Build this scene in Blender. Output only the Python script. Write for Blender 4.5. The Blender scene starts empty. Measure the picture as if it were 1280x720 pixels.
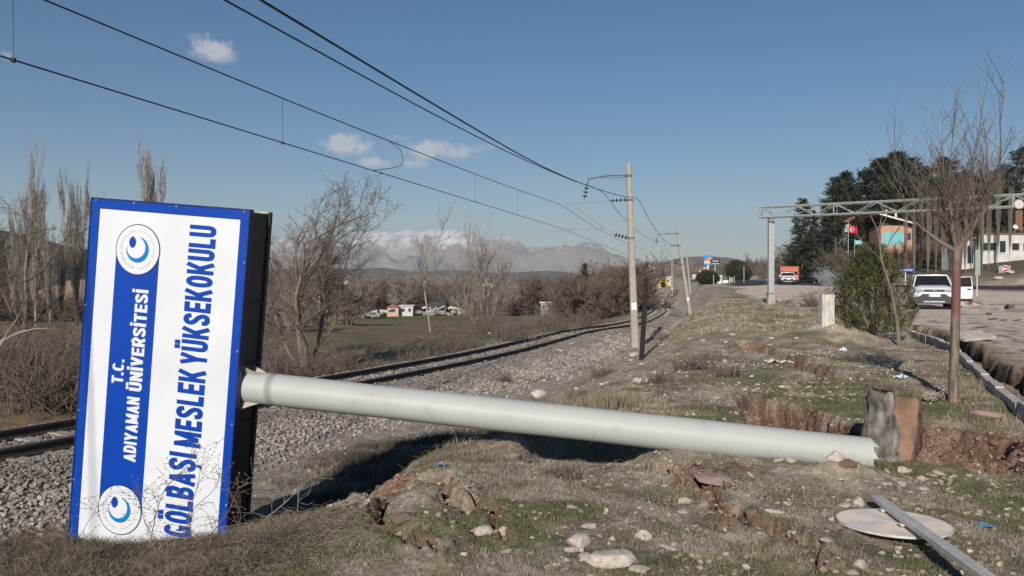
import bpy, bmesh, math, random
import numpy as np
from mathutils import Vector, Matrix
random.seed(7); RNG = np.random.default_rng(7)
SC = bpy.context.scene; COL = SC.collection
R = math.radians; PI = math.pi
# ------------------------------------------------------------------ camera, sky, sun, exposure
FPX = 1067.0; CZ = 1.6
cd = bpy.data.cameras.new('camera'); cam = bpy.data.objects.new('camera', cd); COL.objects.link(cam)
cd.lens = 30.0; cd.sensor_width = 36.0; cd.clip_start = 0.05; cd.clip_end = 40000
cam.location = (0, 0, CZ); cam.rotation_euler = (R(90 - 0.805), 0, 0)
SC.camera = cam
SUN_EL, SUN_AZ = 24.5, 14.5           # light travels towards +Y, turned SUN_AZ degrees to +X
w = bpy.data.worlds.new('World'); SC.world = w; w.use_nodes = True
nt = w.node_tree; N = nt.nodes; L = nt.links; N.clear()
sky = N.new('ShaderNodeTexSky'); sky.sky_type = 'NISHITA'; sky.sun_disc = False
sky.sun_elevation = R(SUN_EL); sky.sun_rotation = R(180 + SUN_AZ)
sky.altitude = 900; sky.air_density = 1.0; sky.dust_density = 0.3; sky.ozone_density = 3.2
bg = N.new('ShaderNodeBackground'); bg.inputs[1].default_value = 0.064
out = N.new('ShaderNodeOutputWorld')
hs = N.new('ShaderNodeHueSaturation'); hs.inputs['Saturation'].default_value = 1.27; hs.inputs['Hue'].default_value = 0.500
L.new(sky.outputs[0], hs.inputs['Color'])
# clouds: a few small cumulus puffs at set directions in the sky, shaped by noise
tc = N.new('ShaderNodeTexCoord')
nz = N.new('ShaderNodeTexNoise'); nz.inputs['Scale'].default_value = 42; nz.inputs['Detail'].default_value = 9; nz.inputs['Roughness'].default_value = 0.62
L.new(tc.outputs['Generated'], nz.inputs['Vector'])
def mth(op, a, b=None, clamp=False):
    n = N.new('ShaderNodeMath'); n.operation = op; n.use_clamp = clamp
    for i, v in enumerate((a, b)):
        if v is None: continue
        if isinstance(v, (int, float)): n.inputs[i].default_value = v
        else: L.new(v, n.inputs[i])
    return n.outputs[0]
def skydir(px, py):
    p = R(-0.805); x = (px - 640) / FPX; y = 1.0; z = -(py - 360) / FPX
    v = Vector((x, y * math.cos(p) - z * math.sin(p), y * math.sin(p) + z * math.cos(p))); return v.normalized()
total = None
for (px, py, rx, ry, am) in ((262, 60, 38, 24, 1.0), (436, 180, 56, 19, 1.0), (548, 188, 70, 18, 1.0), (470, 203, 30, 11, .9), (515, 204, 34, 10, .8), (16, 68, 18, 9, .6),
                         (430, 156, 22, 7, .45), (500, 172, 26, 6, .5), (855, 284, 34, 7, .45), (620, 182, 26, 8, .4)):
    c = skydir(px, py); right = Vector((c.y, -c.x, 0)).normalized(); up = right.cross(c)
    dp = []
    for ax, r_ in ((right, rx), (up, ry)):
        d = N.new('ShaderNodeVectorMath'); d.operation = 'DOT_PRODUCT'; d.inputs[1].default_value = ax
        L.new(tc.outputs['Generated'], d.inputs[0]); dp.append(mth('MULTIPLY', mth('SUBTRACT', d.outputs['Value'], float(ax.dot(c))), FPX / r_))
    r2 = mth('ADD', mth('MULTIPLY', dp[0], dp[0]), mth('MULTIPLY', dp[1], dp[1]))
    m = mth('MULTIPLY', mth('SUBTRACT', 1.0, r2, True), am)
    d = N.new('ShaderNodeVectorMath'); d.operation = 'DOT_PRODUCT'; d.inputs[1].default_value = c
    L.new(tc.outputs['Generated'], d.inputs[0]); m = mth('MULTIPLY', m, mth('GREATER_THAN', d.outputs['Value'], 0.5))
    total = m if total is None else mth('MAXIMUM', total, m)
dens = mth('MULTIPLY', mth('SUBTRACT', mth('ADD', mth('MULTIPLY', total, 1.1), mth('MULTIPLY', mth('SUBTRACT', nz.outputs[0], 0.5), 3.4)), 0.42), mth('MULTIPLY', total, 1.9), True)
mx = N.new('ShaderNodeMix'); mx.data_type = 'RGBA'
L.new(mth('MULTIPLY', dens, 0.85), mx.inputs[0]); L.new(hs.outputs[0], mx.inputs[6]); mx.inputs[7].default_value = (8.3, 8.6, 9.4, 1)
L.new(mx.outputs[2], bg.inputs[0]); L.new(bg.outputs[0], out.inputs[0])
sl = bpy.data.lights.new('sun', 'SUN'); sun = bpy.data.objects.new('sun', sl); COL.objects.link(sun)
sl.energy = 5.0; sl.angle = R(0.5); sl.color = (1.0, 0.93, 0.84)
sdir = Vector((math.sin(R(SUN_AZ)) * math.cos(R(SUN_EL)), math.cos(R(SUN_AZ)) * math.cos(R(SUN_EL)), -math.sin(R(SUN_EL))))
sun.rotation_euler = sdir.to_track_quat('-Z', 'Y').to_euler()
SC.view_settings.view_transform = 'Standard'; SC.view_settings.look = 'None'
SC.view_settings.exposure = 0.04; SC.view_settings.gamma = 1.0
SC.cycles.max_bounces = 6; SC.cycles.volume_bounces = 0

# ------------------------------------------------------------------ helpers
def unproj(px, py, Y):
    """world point seen at photo pixel px,py at distance Y ahead"""
    d = skydir(px, py); return Vector((d.x / d.y * Y, Y, CZ + d.z / d.y * Y))
def onground(px, py, z=0.0):
    d = skydir(px, py); t = (z - CZ) / d.z; return Vector((d.x * t, d.y * t, z))
def tag(o, label=None, cat=None, group=None, kind=None):
    if label: o['label'] = label
    if cat: o['category'] = cat
    if group: o['group'] = group
    if kind: o['kind'] = kind
    return o
def empty(name, loc=(0, 0, 0), rz=0, label=None, cat=None, group=None):
    o = bpy.data.objects.new(name, None); COL.objects.link(o); o.empty_display_size = .2
    o.location = loc; o.rotation_euler = (0, 0, rz); return tag(o, label, cat, group)
def link(name, me, parent=None):
    o = bpy.data.objects.new(name, me); COL.objects.link(o)
    if parent is not None: o.parent = parent
    return o
def children(o): return [c for c in bpy.data.objects if c.parent == o]
def copy_tree(o, parent=None, kids=None):
    c = o.copy(); COL.objects.link(c); c.parent = parent
    for ch in list(o.children): copy_tree(ch, c)
    return c
def dup(o, loc, rz=0, sc=1, label=None, group=None):
    c = copy_tree(o); c.location = loc; c.rotation_euler = (0, 0, rz)
    c.scale = (sc, sc, sc) if isinstance(sc, (int, float)) else sc
    if label: c['label'] = label
    if group: c['group'] = group
    return c
# --- numpy value noise
def _h(ix, iy, s):
    n = (ix.astype(np.int64) * 374761393 + iy.astype(np.int64) * 668265263 + s * 974634777) & 0x7fffffff
    n = ((n ^ (n >> 13)) * 1274126177) & 0x7fffffff
    return ((n ^ (n >> 16)) & 0xffff) / 65535.0
def vn(x, y, s=0):
    x = np.asarray(x, float); y = np.asarray(y, float)
    ix = np.floor(x); iy = np.floor(y); fx = x - ix; fy = y - iy
    fx = fx * fx * (3 - 2 * fx); fy = fy * fy * (3 - 2 * fy); ix = ix.astype(int); iy = iy.astype(int)
    a = _h(ix, iy, s); b = _h(ix + 1, iy, s); c = _h(ix, iy + 1, s); d = _h(ix + 1, iy + 1, s)
    return (a * (1 - fx) + b * fx) * (1 - fy) + (c * (1 - fx) + d * fx) * fy
def fbm(x, y, sc, oct=4, s=0, g=.5):
    x = np.asarray(x, float) * sc; y = np.asarray(y, float) * sc; t = 0; a = 1; n = 0
    for i in range(oct):
        t = t + a * vn(x + 17.3 * i, y - 9.1 * i, s + i); n += a; a *= g; x = x * 2.03; y = y * 2.03
    return t / n                                         # 0..1
def sst(a, b, x):
    t = np.clip((np.asarray(x, float) - a) / (b - a), 0, 1); return t * t * (3 - 2 * t)
# --- materials
MATS = {}
def pmat(name, c1, c2=None, scale=8, rough=.8, bump=0.0, bscale=None, metal=0, detail=5, ramp=(.35, .65), spec=None, attr=None, coord='Object', stretch=None):
    if name in MATS: return MATS[name]
    m = bpy.data.materials.new(name); MATS[name] = m; m.use_nodes = True; t = m.node_tree; b = t.nodes['Principled BSDF']
    b.inputs['Roughness'].default_value = rough; b.inputs['Metallic'].default_value = metal
    if spec is not None: b.inputs['Specular IOR Level'].default_value = spec
    c2 = c2 or tuple(v * .75 for v in c1)
    tcn = t.nodes.new('ShaderNodeTexCoord'); vec = tcn.outputs[coord]
    if stretch:
        mp = t.nodes.new('ShaderNodeMapping'); mp.inputs['Scale'].default_value = stretch; t.links.new(vec, mp.inputs[0]); vec = mp.outputs[0]
    n = t.nodes.new('ShaderNodeTexNoise'); n.inputs['Scale'].default_value = scale; n.inputs['Detail'].default_value = detail; t.links.new(vec, n.inputs['Vector'])
    r = t.nodes.new('ShaderNodeValToRGB'); r.color_ramp.elements[0].position = ramp[0]; r.color_ramp.elements[1].position = ramp[1]
    r.color_ramp.elements[0].color = (*c1, 1); r.color_ramp.elements[1].color = (*c2, 1); t.links.new(n.outputs[0], r.inputs[0])
    src = r.outputs[0]
    if attr:
        a = t.nodes.new('ShaderNodeAttribute'); a.attribute_name = attr
        mm = t.nodes.new('ShaderNodeMix'); mm.data_type = 'RGBA'; mm.blend_type = 'MULTIPLY'; mm.inputs[0].default_value = 1
        t.links.new(a.outputs[0], mm.inputs[6]); t.links.new(src, mm.inputs[7]); src = mm.outputs[2]
    t.links.new(src, b.inputs['Base Color'])
    if bump:
        n2 = t.nodes.new('ShaderNodeTexNoise'); n2.inputs['Scale'].default_value = bscale or scale * 4; n2.inputs['Detail'].default_value = 6; t.links.new(vec, n2.inputs['Vector'])
        bp = t.nodes.new('ShaderNodeBump'); bp.inputs['Strength'].default_value = 1; bp.inputs['Distance'].default_value = bump
        t.links.new(n2.outputs[0], bp.inputs['Height']); t.links.new(bp.outputs[0], b.inputs['Normal'])
    return m
# --- mesh from numpy
def npmesh(name, V, F, mat, col=None, smooth=False):
    """V (n,3); F (m,k) all faces the same size"""
    me = bpy.data.meshes.new(name); V = np.ascontiguousarray(V, dtype=np.float32); F = np.ascontiguousarray(F, dtype=np.int32)
    me.vertices.add(len(V)); me.vertices.foreach_set('co', V.ravel())
    k = F.shape[1]; me.loops.add(F.size); me.loops.foreach_set('vertex_index', F.ravel())
    me.polygons.add(len(F)); me.polygons.foreach_set('loop_start', np.arange(0, F.size, k, dtype=np.int32))
    me.polygons.foreach_set('loop_total', np.full(len(F), k, dtype=np.int32))
    me.polygons.foreach_set('use_smooth', np.full(len(F), smooth, dtype=bool))
    if col is not None:
        a = me.color_attributes.new('Col', 'FLOAT_COLOR', 'POINT')
        c = np.ones((len(V), 4), np.float32); c[:, :3] = col; a.data.foreach_set('color', c.ravel())
    me.materials.append(mat); me.update(calc_edges=True); return me
class MB:
    def __init__(s): s.v = []; s.f = []; s.m = Matrix.Identity(4)
    def add(s, vs, fs):
        b = len(s.v); s.v += [tuple(s.m @ Vector(v)) for v in vs]; s.f += [tuple(i + b for i in f) for f in fs]
    def box(s, c, d, rot=None):
        x, y, z = (q / 2 for q in d); c = Vector(c)
        vs = [Vector((a, b_, e)) for a in (-x, x) for b_ in (-y, y) for e in (-z, z)]
        if rot is not None: vs = [rot @ v for v in vs]
        s.add([v + c for v in vs], [(0, 1, 3, 2), (4, 6, 7, 5), (0, 4, 5, 1), (2, 3, 7, 6), (0, 2, 6, 4), (1, 5, 7, 3)]); return s
    def tube(s, pts, r, n=8, caps=True):
        pts = [Vector(p) for p in pts]; rs = r if isinstance(r, (list, tuple)) else [r] * len(pts)
        vs = []; fs = []; up = None
        for i, p in enumerate(pts):
            t = (pts[min(i + 1, len(pts) - 1)] - pts[max(i - 1, 0)]).normalized()
            if up is None: up = Vector((0, 0, 1)) if abs(t.z) < .9 else Vector((1, 0, 0))
            a = t.cross(up).normalized(); b = a.cross(t).normalized(); up = b
            for k in range(n):
                q = 2 * PI * k / n; vs.append(p + rs[i] * (a * math.cos(q) + b * math.sin(q)))
        for i in range(len(pts) - 1):
            for k in range(n):
                k2 = (k + 1) % n; fs.append((i * n + k, i * n + k2, (i + 1) * n + k2, (i + 1) * n + k))
        if caps: fs.append(tuple(range(n))[::-1]); fs.append(tuple((len(pts) - 1) * n + k for k in range(n)))
        s.add(vs, fs); return s
    def prism(s, poly, axis, a, b):
        """poly of 2d points extruded along axis 0/1/2 from a to b"""
        def mk(p, h): q = list(p); q.insert(axis, h); return q
        n = len(poly); vs = [mk(p, a) for p in poly] + [mk(p, b) for p in poly]
        fs = [tuple(range(n))[::-1], tuple(range(n, 2 * n))] + [(i, (i + 1) % n, n + (i + 1) % n, n + i) for i in range(n)]
        s.add(vs, fs); return s
    def loft(s, secs, cap=True):
        n = len(secs[0]); vs = [p for q in secs for p in q]; fs = []
        for i in range(len(secs) - 1):
            for k in range(n): fs.append((i * n + k, i * n + (k + 1) % n, (i + 1) * n + (k + 1) % n, (i + 1) * n + k))
        if cap: fs += [tuple(range(n))[::-1], tuple((len(secs) - 1) * n + k for k in range(n))]
        s.add(vs, fs); return s
    def mesh(s, name, mat, bevel=0, smooth=False, seg=2):
        me = bpy.data.meshes.new(name); me.from_pydata(s.v, [], s.f)
        bm = bmesh.new(); bm.from_mesh(me); bmesh.ops.recalc_face_normals(bm, faces=bm.faces)
        if bevel: bmesh.ops.bevel(bm, geom=bm.edges[:], offset=bevel, segments=seg, affect='EDGES', profile=.6)
        bm.to_mesh(me); bm.free(); me.materials.append(mat)
        if smooth:
            for p in me.polygons: p.use_smooth = True
            try: me.set_sharp_from_angle(angle=R(smooth if smooth is not True else 40))
            except Exception: pass
        me.update(); return me
    def build(s, name, mat, parent=None, bevel=0, smooth=False, seg=2): return link(name, s.mesh(name, mat, bevel, smooth, seg), parent)
def segmesh(name, S, mat, sides=4, col=None, smooth=True):
    """S: array (n,8) p0 p1 r0 r1 -> one mesh of tapered prisms"""
    S = np.asarray(S, float); p0 = S[:, :3]; p1 = S[:, 3:6]; d = p1 - p0; ln = np.linalg.norm(d, axis=1, keepdims=True); d = d / np.maximum(ln, 1e-6)
    up = np.where(np.abs(d[:, 2:3]) < .9, np.array([[0, 0, 1.]]), np.array([[1., 0, 0]])); a = np.cross(d, up); a /= np.linalg.norm(a, axis=1, keepdims=True); b = np.cross(a, d)
    n = len(S); V = np.zeros((n, 2 * sides, 3))
    for k in range(sides):
        q = 2 * PI * k / sides; o = a * math.cos(q) + b * math.sin(q)
        V[:, k] = p0 + o * S[:, 6:7]; V[:, sides + k] = p1 + o * S[:, 7:8]
    F = np.array([[k, (k + 1) % sides, sides + (k + 1) % sides, sides + k] for k in range(sides)])
    FF = (F[None] + (np.arange(n) * 2 * sides)[:, None, None]).reshape(-1, 4)
    return npmesh(name, V.reshape(-1, 3), FF, mat, col, smooth)
# ------------------------------------------------------------------ railway alignment
NR = [(-22, -9), (-16.6, -2), (-13.0, 4.2), (-10.2, 8.6), (-7.59, 12.64), (-3.83, 22.4), (-.59, 31.3), (1.72, 39.3), (4.07, 48.2), (5.9, 53.6), (7.7, 57.6), (11.0, 67.8), (16.6, 93),
      (19.7, 109), (24.6, 140), (27.4, 165), (27.6, 185), (25.5, 205), (19, 232), (8, 262), (-8, 290)]
def catmull(P, n=12):
    P = [Vector(p) for p in P]; P = [P[0] * 2 - P[1]] + P + [P[-1] * 2 - P[-2]]; o = []
    for i in range(1, len(P) - 2):
        for k in range(n):
            t = k / n; a, b, c, d = P[i - 1:i + 3]
            o.append(.5 * ((2 * b) + (c - a) * t + (2 * a - 5 * b + 4 * c - d) * t * t + (3 * b - a - 3 * c + d) * t ** 3))
    o.append(P[-2]); return o
_nr = catmull(NR); TR = []
for i, p in enumerate(_nr):
    t = (_nr[min(i + 1, len(_nr) - 1)] - _nr[max(i - 1, 0)]).normalized(); TR.append(p + Vector((-t.y, t.x)) * .7525)
def zrail(Y): return CZ - 2.60 - .017 * (np.maximum(Y, -5) - 15)
TRA = np.array([tuple(p) for p in TR])
ck = np.array([(-14, -5), (-12, 0), (-8, 3.5), (-6, 4.1), (-3.1, 5.1), (-1.8, 5.3), (-1.2, 5.8), (-.78, 6.9), (-.25, 7.9), (.9, 10.5), (2.9, 14), (4.7, 20), (7.6, 30), (10.2, 42), (14.2, 60), (21.3, 88), (28, 120), (38, 180), (50, 230), (63, 290), (86, 400), (155, 700)])
def crestx(Y): return np.interp(Y, ck[:, 1], ck[:, 0])
def nearoff(x, y):
    """signed distance right of the near rail"""
    yy = np.clip(y, -9, 284); order = np.argsort(TRA[:, 1]); A = TRA[order]
    cx = np.interp(yy, A[:, 1], A[:, 0]); g = np.gradient(A[:, 0]) / np.maximum(np.gradient(A[:, 1]), .05); sl_ = np.interp(yy, A[:, 1], np.clip(g, -1.2, 1.2))
    return (x - cx) / np.sqrt(1 + sl_ ** 2) - .75, sl_
# ------------------------------------------------------------------ cracks and pits: polylines from the picture of the ground
def gp(l): return [onground(a, b)[:2] for a, b in l]
CR = [  # points, half width, depth
    (gp([(762, 566), (790, 577), (812, 592), (842, 605), (872, 613)]), .095, .34, 1),
    (gp([(872, 613), (902, 632), (938, 652), (968, 668), (1000, 694), (1030, 722)]), .078, .32, 1),
    (gp([(842, 605), (880, 596), (920, 596)]), .06, .12, 1),
    (gp([(468, 596), (478, 618), (486, 642), (468, 668)]), .09, .30, .55),
    (gp([(530, 625), (548, 640), (566, 646), (577, 662), (572, 676)]), .075, .30, .7),
    (gp([(486, 690), (500, 698), (520, 706), (538, 692), (545, 720)]), .07, .26, .6),
    (gp([(566, 646), (590, 652), (612, 668), (618, 690)]), .04, .16, 1),
    (gp([(985, 680), (1010, 676), (1030, 668)]), .04, .16, 1),
    (gp([(902, 632), (890, 648), (905, 668)]), .035, .12, 1),
    (gp([(930, 428), (962, 440), (988, 446), (1004, 456), (1020, 464), (1046, 470)]), .30, .35, 1),
    (gp([(945, 497), (935, 512), (918, 520)]), .16, .25, 1),
    (gp([(1126, 406), (1145, 413), (1166, 420), (1192, 431), (1214, 441)]), .50, 1.1, 0),
    (gp([(1214, 441), (1236, 455), (1252, 463), (1272, 478), (1300, 498), (1340, 520)]), .22, .45, 0),
    (gp([(1248, 463), (1268, 474), (1290, 482)]), .42, 1.0, 0),
    (gp([(1196, 382), (1222, 384), (1250, 387), (1300, 389)]), .75, .7, 0),
    (gp([(972, 374), (990, 380), (1006, 383.5), (1018, 380)]), .45, .6, 0),
    (gp([(850, 392), (880, 382), (920, 378), (960, 377)]), .4, .25, 1),
]
LOTCR = [gp(l) for l in ([(1140, 396), (1180, 404), (1230, 408), (1290, 420)], [(1200, 390), (1216, 398), (1222, 412), (1250, 430)], [(1238, 424), (1260, 420), (1290, 428)], [(1000, 372), (1040, 366), (1080, 368)], [(1260, 440), (1280, 436), (1300, 440)])]
STEP = {0: .04, 1: .03, 2: .02, 3: -.03, 4: .05, 5: .03}
PITS = [(gp([(918, 528), (926, 510), (944, 500), (962, 504), (985, 503), (1008, 512), (1030, 520), (1055, 530), (1078, 534)]), gp([(1082, 562), (1040, 566), (985, 556), (940, 545)]), .66, .20, .7),
        (gp([(1132, 524), (1153, 522), (1175, 526), (1205, 527), (1236, 531), (1262, 535), (1300, 541)]), gp([(1300, 588), (1240, 584), (1180, 578), (1128, 574)]), .42, .5, 1.6)]
PA = None; PB = None
def segsigned(x, y, pts):
    best = np.full(x.shape, 1e9); sg = np.zeros(x.shape)
    for (ax, ay), (bx, by) in zip(pts[:-1], pts[1:]):
        dx, dy = bx - ax, by - ay; t = np.clip(((x - ax) * dx + (y - ay) * dy) / (dx * dx + dy * dy + 1e-9), 0, 1); d = np.hypot(x - ax - t * dx, y - ay - t * dy); k = d < best
        best = np.where(k, d, best); sg = np.where(k, np.sign(dx * (y - ay) - dy * (x - ax)), sg)
    return best, sg
def segdist(x, y, pts):
    best = np.full(x.shape, 1e9)
    for (ax, ay), (bx, by) in zip(pts[:-1], pts[1:]):
        dx, dy = bx - ax, by - ay; t = np.clip(((x - ax) * dx + (y - ay) * dy) / (dx * dx + dy * dy + 1e-9), 0, 1)
        best = np.minimum(best, np.hypot(x - ax - t * dx, y - ay - t * dy))
    return best
PIPE0 = Vector((-2.58, 8.06, .56)); PIPE1 = Vector((3.07, 7.32, .06))
ROAD = [(80, 400), (62, 260), (46, 160), (38, 115), (41, 95), (56, 75), (140, 38), (600, -150)]
ROADSIDE = ROAD + [(9000, -140), (9000, 9000), (80, 9000)]
LOT = [(g.x, g.y) for g in (onground(*p) for p in ((1420, 590), (1330, 543), (1283, 514), (1243, 481), (1210, 450), (1190, 433), (1156, 421), (1125, 412), (1112, 400), (1100, 388), (1060, 383), (1020, 381), (985, 379), (972, 374)))]
LOT += [(18.5, 64), (21, 80), (26, 96), (30, 118), (37, 160), (52, 240), (70, 380), (88, 380), (70, 240), (53, 160), (46, 118), (52, 98), (70, 86), (140, 58), (140, 4), (20, 4)]
def inpoly(x, y, P):
    c = np.zeros(x.shape, bool); n = len(P)
    for i in range(n):
        x1, y1 = P[i]; x2, y2 = P[(i + 1) % n]
        if y1 == y2: continue
        c ^= ((y1 > y) != (y2 > y)) & (x < (x2 - x1) * (y - y1) / (y2 - y1) + x1)
    return c
def terrain(x, y, color=False):
    """height (and colour) of the ground"""
    x = np.asarray(x, float); y = np.asarray(y, float); sh = x.shape; x = x.ravel(); y = y.ravel()
    o, slp = nearoff(x, y); zr = zrail(np.minimum(y, 290)); cx = crestx(y)
    # right hand side: from ballast toe to the crest of the bank
    xto = x - (o - 3.0) * np.sqrt(1 + slp ** 2); ztoe = np.minimum(zr - .62, -.1)
    xto = np.where(y > 190, np.maximum(xto, cx - 26), xto)
    t = np.clip((x - xto) / np.maximum(cx - xto, .5), 0, 1)
    near = 1 - sst(9, 24, y); sh_ = (1 - near) * (t * t * (3 - 2 * t)) + near * (.10 * t ** 2 + .90 * sst(.80, .98, t))
    zR = ztoe * (1 - sh_)
    # ballast bed
    zb = zr - .19 - .42 * sst(.35, 3.0, o)
    # left hand side: shoulder, shallow ditch, falling fields
    ol = -1.5 - o
    zl0 = zr - .19 - .55 * sst(.9, 2.8, ol)
    zf = -1.55 - 4.8 * sst(20, 190, y) - 6 * sst(190, 500, y) - .01 * np.clip(ol, 0, 60)
    bank = 1.5 * np.exp(-((ol - 9) / 5.0) ** 2) * (1 - sst(16, 30, y))
    zL = zl0 + (zf + bank * .55 - zl0) * sst(3.0, 7.5, ol)
    z = np.where(o > 3.0, zR, np.where(o > -1.5, zb, zL))
    far = sst(270, 330, y); z = np.where(y > 270, z * (1 - far) + zf * (1 - sst(-24, 0, x - cx)) * far, z)
    # plateau lifts gently; hillside on the right
    plat = sst(0, 8, x - cx)
    rdist = segdist(x, y, ROAD); beyond = inpoly(x, y, ROADSIDE)
    rise = .55 * sst(55, 95, y) + np.where(beyond, 1.8 * sst(9, 17, rdist) + .10 * np.maximum(rdist - 16, 0) * (1 - sst(200, 900, y)), 0)
    z = z + rise * plat
    # relief
    gr = sst(-.3, 1.2, o) * 0 + np.where(o > 3.0, 1, np.where(ol > 3, 1, 0.0))
    lot = inpoly(x + .12 * (fbm(x, y, 1.3, 3, 5) - .5), y, LOT)
    amp = np.where(lot, .25, 1.0) * gr
    z = z + amp * ((fbm(x, y, .22, 3, 1) - .5) * .30 * (1 + sst(15, 60, np.hypot(x, y)) * 1.2) + (fbm(x, y, 1.5, 3, 2) - .5) * .12 + (fbm(x, y, 6, 3, 3) - .5) * .05 + (fbm(x, y, 24, 2, 4) - .5) * .018 * (y < 30))
    # spoil bank: dirt mound beside the bush, small turf heap over the pipe end
    def bump(px, py, rx, ry, h): 
        g = onground(px, py); return h * np.exp(-(((x - g.x) / rx) ** 2 + ((y - g.y) / ry) ** 2))
    z += bump(1047, 426, .85, 1.1, .55) + bump(1020, 430, .9, 1.0, .15) + bump(1062, 600, .20, .10, .10) + bump(1030, 600, .2, .10, .05)
    z += bump(540, 650, .42, .5, .10) + bump(890, 606, .30, .2, .06)
    z += bump(1166, 548, .22, .34, .20) + bump(1188, 552, .2, .3, .10)
    # ground pressed down along the pipe
    px_ = np.clip((x - PIPE0.x) / (PIPE1.x - PIPE0.x), 0, 1); yc = PIPE0.y + px_ * (PIPE1.y - PIPE0.y); zc = PIPE0.z + px_ * (PIPE1.z - PIPE0.z)
    pd = np.abs(y - yc); inx = (x > -2.3) & (x < 3.05)
    lim = zc - .15 + .01 + .9 * np.maximum(pd - .13, 0); z = np.where(inx & (pd < .6), np.minimum(z, lim), z)
    z -= .085 * np.exp(-(((x + 2.0) / .60) ** 2 + ((y - 5.1) / .7) ** 2)) + .10 * np.exp(-(((x + 1.2) / .45) ** 2 + ((y - 6.3) / .7) ** 2))
    # hollow under the middle of the pipe
    z -= .34 * sst(0, .35, x - .0) * (1 - sst(.95, 1.35, x)) * sst(6.95, 7.35, y) * (1 - sst(8.3, 9.3, y))
    # scarps behind the pipe
    pit = np.zeros_like(x)
    for q_, (PP, FR, Dp, wl, am_) in enumerate(PITS):
        poly = [tuple(p) for p in PP + FR]; X0 = min(p[0] for p in poly) - .4; X1 = max(p[0] for p in poly) + .4; Y0 = min(p[1] for p in poly) - .4; Y1 = max(p[1] for p in poly) + .4
        m = (x > X0) & (x < X1) & (y > Y0) & (y < Y1)
        if not m.any(): continue
        xx = x[m]; yy = y[m]; wx_ = xx + (fbm(xx, yy, 3.2, 4, 211 + q_) - .5) * .42 + (fbm(xx, yy, 14, 2, 221) - .5) * .08; wy_ = yy + (fbm(xx, yy, 3.2, 4, 231 + q_) - .5) * .36 + (fbm(xx, yy, 14, 2, 241) - .5) * .08
        ins = inpoly(wx_, wy_, poly); dr = segdist(wx_, wy_, [tuple(p) for p in PP]); df = segdist(wx_, wy_, [tuple(PP[-1])] + [tuple(p) for p in FR] + [tuple(PP[0])])
        dd = Dp * sst(0, wl, dr) * sst(-.05, .45, df) * (1 + am_ * (fbm(xx, yy, 6, 4, 251) - .5)); pit[m] += np.where(ins, np.maximum(dd, 0), 0)
    z -= pit
    red = sst(.003, .04, pit)
    cw = np.zeros_like(x); dk = np.zeros_like(x)
    for i, (P, hw, dep, rd) in enumerate(CR):
        P = [tuple(p) for p in P]; X0 = min(p[0] for p in P) - 1.5; X1 = max(p[0] for p in P) + 1.5; Y0 = min(p[1] for p in P) - 1.5; Y1 = max(p[1] for p in P) + 1.5
        m = (x > X0) & (x < X1) & (y > Y0) & (y < Y1)
        if not m.any(): continue
        xx, yy = x[m], y[m]; s_ = 1 + hw
        d, sg = segsigned(xx + (fbm(xx, yy, 4.5 / s_, 4, 20 + i) - .5) * (.42 if hw < .12 else .26) * s_, yy + (fbm(xx, yy, 4.5 / s_, 4, 40 + i) - .5) * (.42 if hw < .12 else .26) * s_, P)
        if hw < .12: z[m] += (sg > 0) * STEP.get(i, 0) * np.exp(-d / .45) + .035 * (fbm(xx, yy, 5, 3, 80 + i) - .5) * np.exp(-d / .2)
        ww = hw * ((.35 + 1.3 * fbm(xx, yy, 1.8, 2, 60 + i)) if hw < .12 else (.6 + .8 * fbm(xx, yy, 1.1, 2, 60 + i)))
        c = np.where(hw > .1, 1 - sst(ww * .5, ww * 1.05, d), .75 * (1 - sst(0, ww * 1.15, d)) + .25 * (1 - sst(0, ww * .5, d))); z[m] -= dep * c * (.7 + .6 * fbm(xx, yy, 9, 2, 70 + i)); z[m] += .03 * np.exp(-((d - ww * 1.3) / (.5 * ww + .03)) ** 2)
        e = (1 - sst(ww * .8, ww * 1.25, d)) * .9
        if rd: red[m] = np.maximum(red[m], e * rd)
        else: dk[m] = np.maximum(dk[m], e)
    g = onground(1168, 550); red = np.maximum(red, sst(.25, .6, np.exp(-(((x - g.x) / .34) ** 2 + ((y - g.y) / .5) ** 2)) * (.5 + fbm(x, y, 7, 3, 95))))
    # bare red scarp on the corner of the bank
    g = onground(486, 600); rc = np.exp(-(((x - g.x) / .22) ** 2 + ((y - g.y + .05) / .55) ** 2)) ; z -= .25 * rc * (fbm(x, y, 8, 3, 90)); red = np.maximum(red, sst(.3, .6, rc))
    if not color: return z.reshape(sh)
    def c3(r, g_, b): return np.array([r, g_, b])[None]
    def mix(a, b, f): return a * (1 - f[:, None]) + b * f[:, None]
    n1 = fbm(x, y, .8, 4, 31); n2 = fbm(x, y, 3.1, 4, 32); n3 = fbm(x, y, 9, 3, 33); n4 = fbm(x, y, 30, 2, 34)
    C = mix(c3(.25, .215, .15) * np.ones((len(x), 1)), c3(.42, .355, .275), sst(.36, .62, n2))           # matted grass to straw
    C = mix(C, c3(.16, .16, .08), sst(.50, .64, n1) * .8)
    C = mix(C, c3(.50, .42, .34), sst(.56, .70, .5 * n2 + .5 * n3) * .85)                              # bare soil flecks
    C = mix(C, c3(.25, .20, .16), sst(.60, .72, fbm(x, y, .35, 3, 35)) * .6 * sst(9, 20, y))
    # dirt bank between plateau and railway beyond the pipe
    bk = sst(3.0, 4.2, o) * (1 - sst(-1.5, 2.5, x - cx)) * sst(9, 16, y); C = mix(C, c3(.40, .335, .265) * (0.7 + .6 * n3[:, None]), bk * .9 * sst(.2, .42, n1 + .25 * (1 - sst(4, 8, o))))
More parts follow.
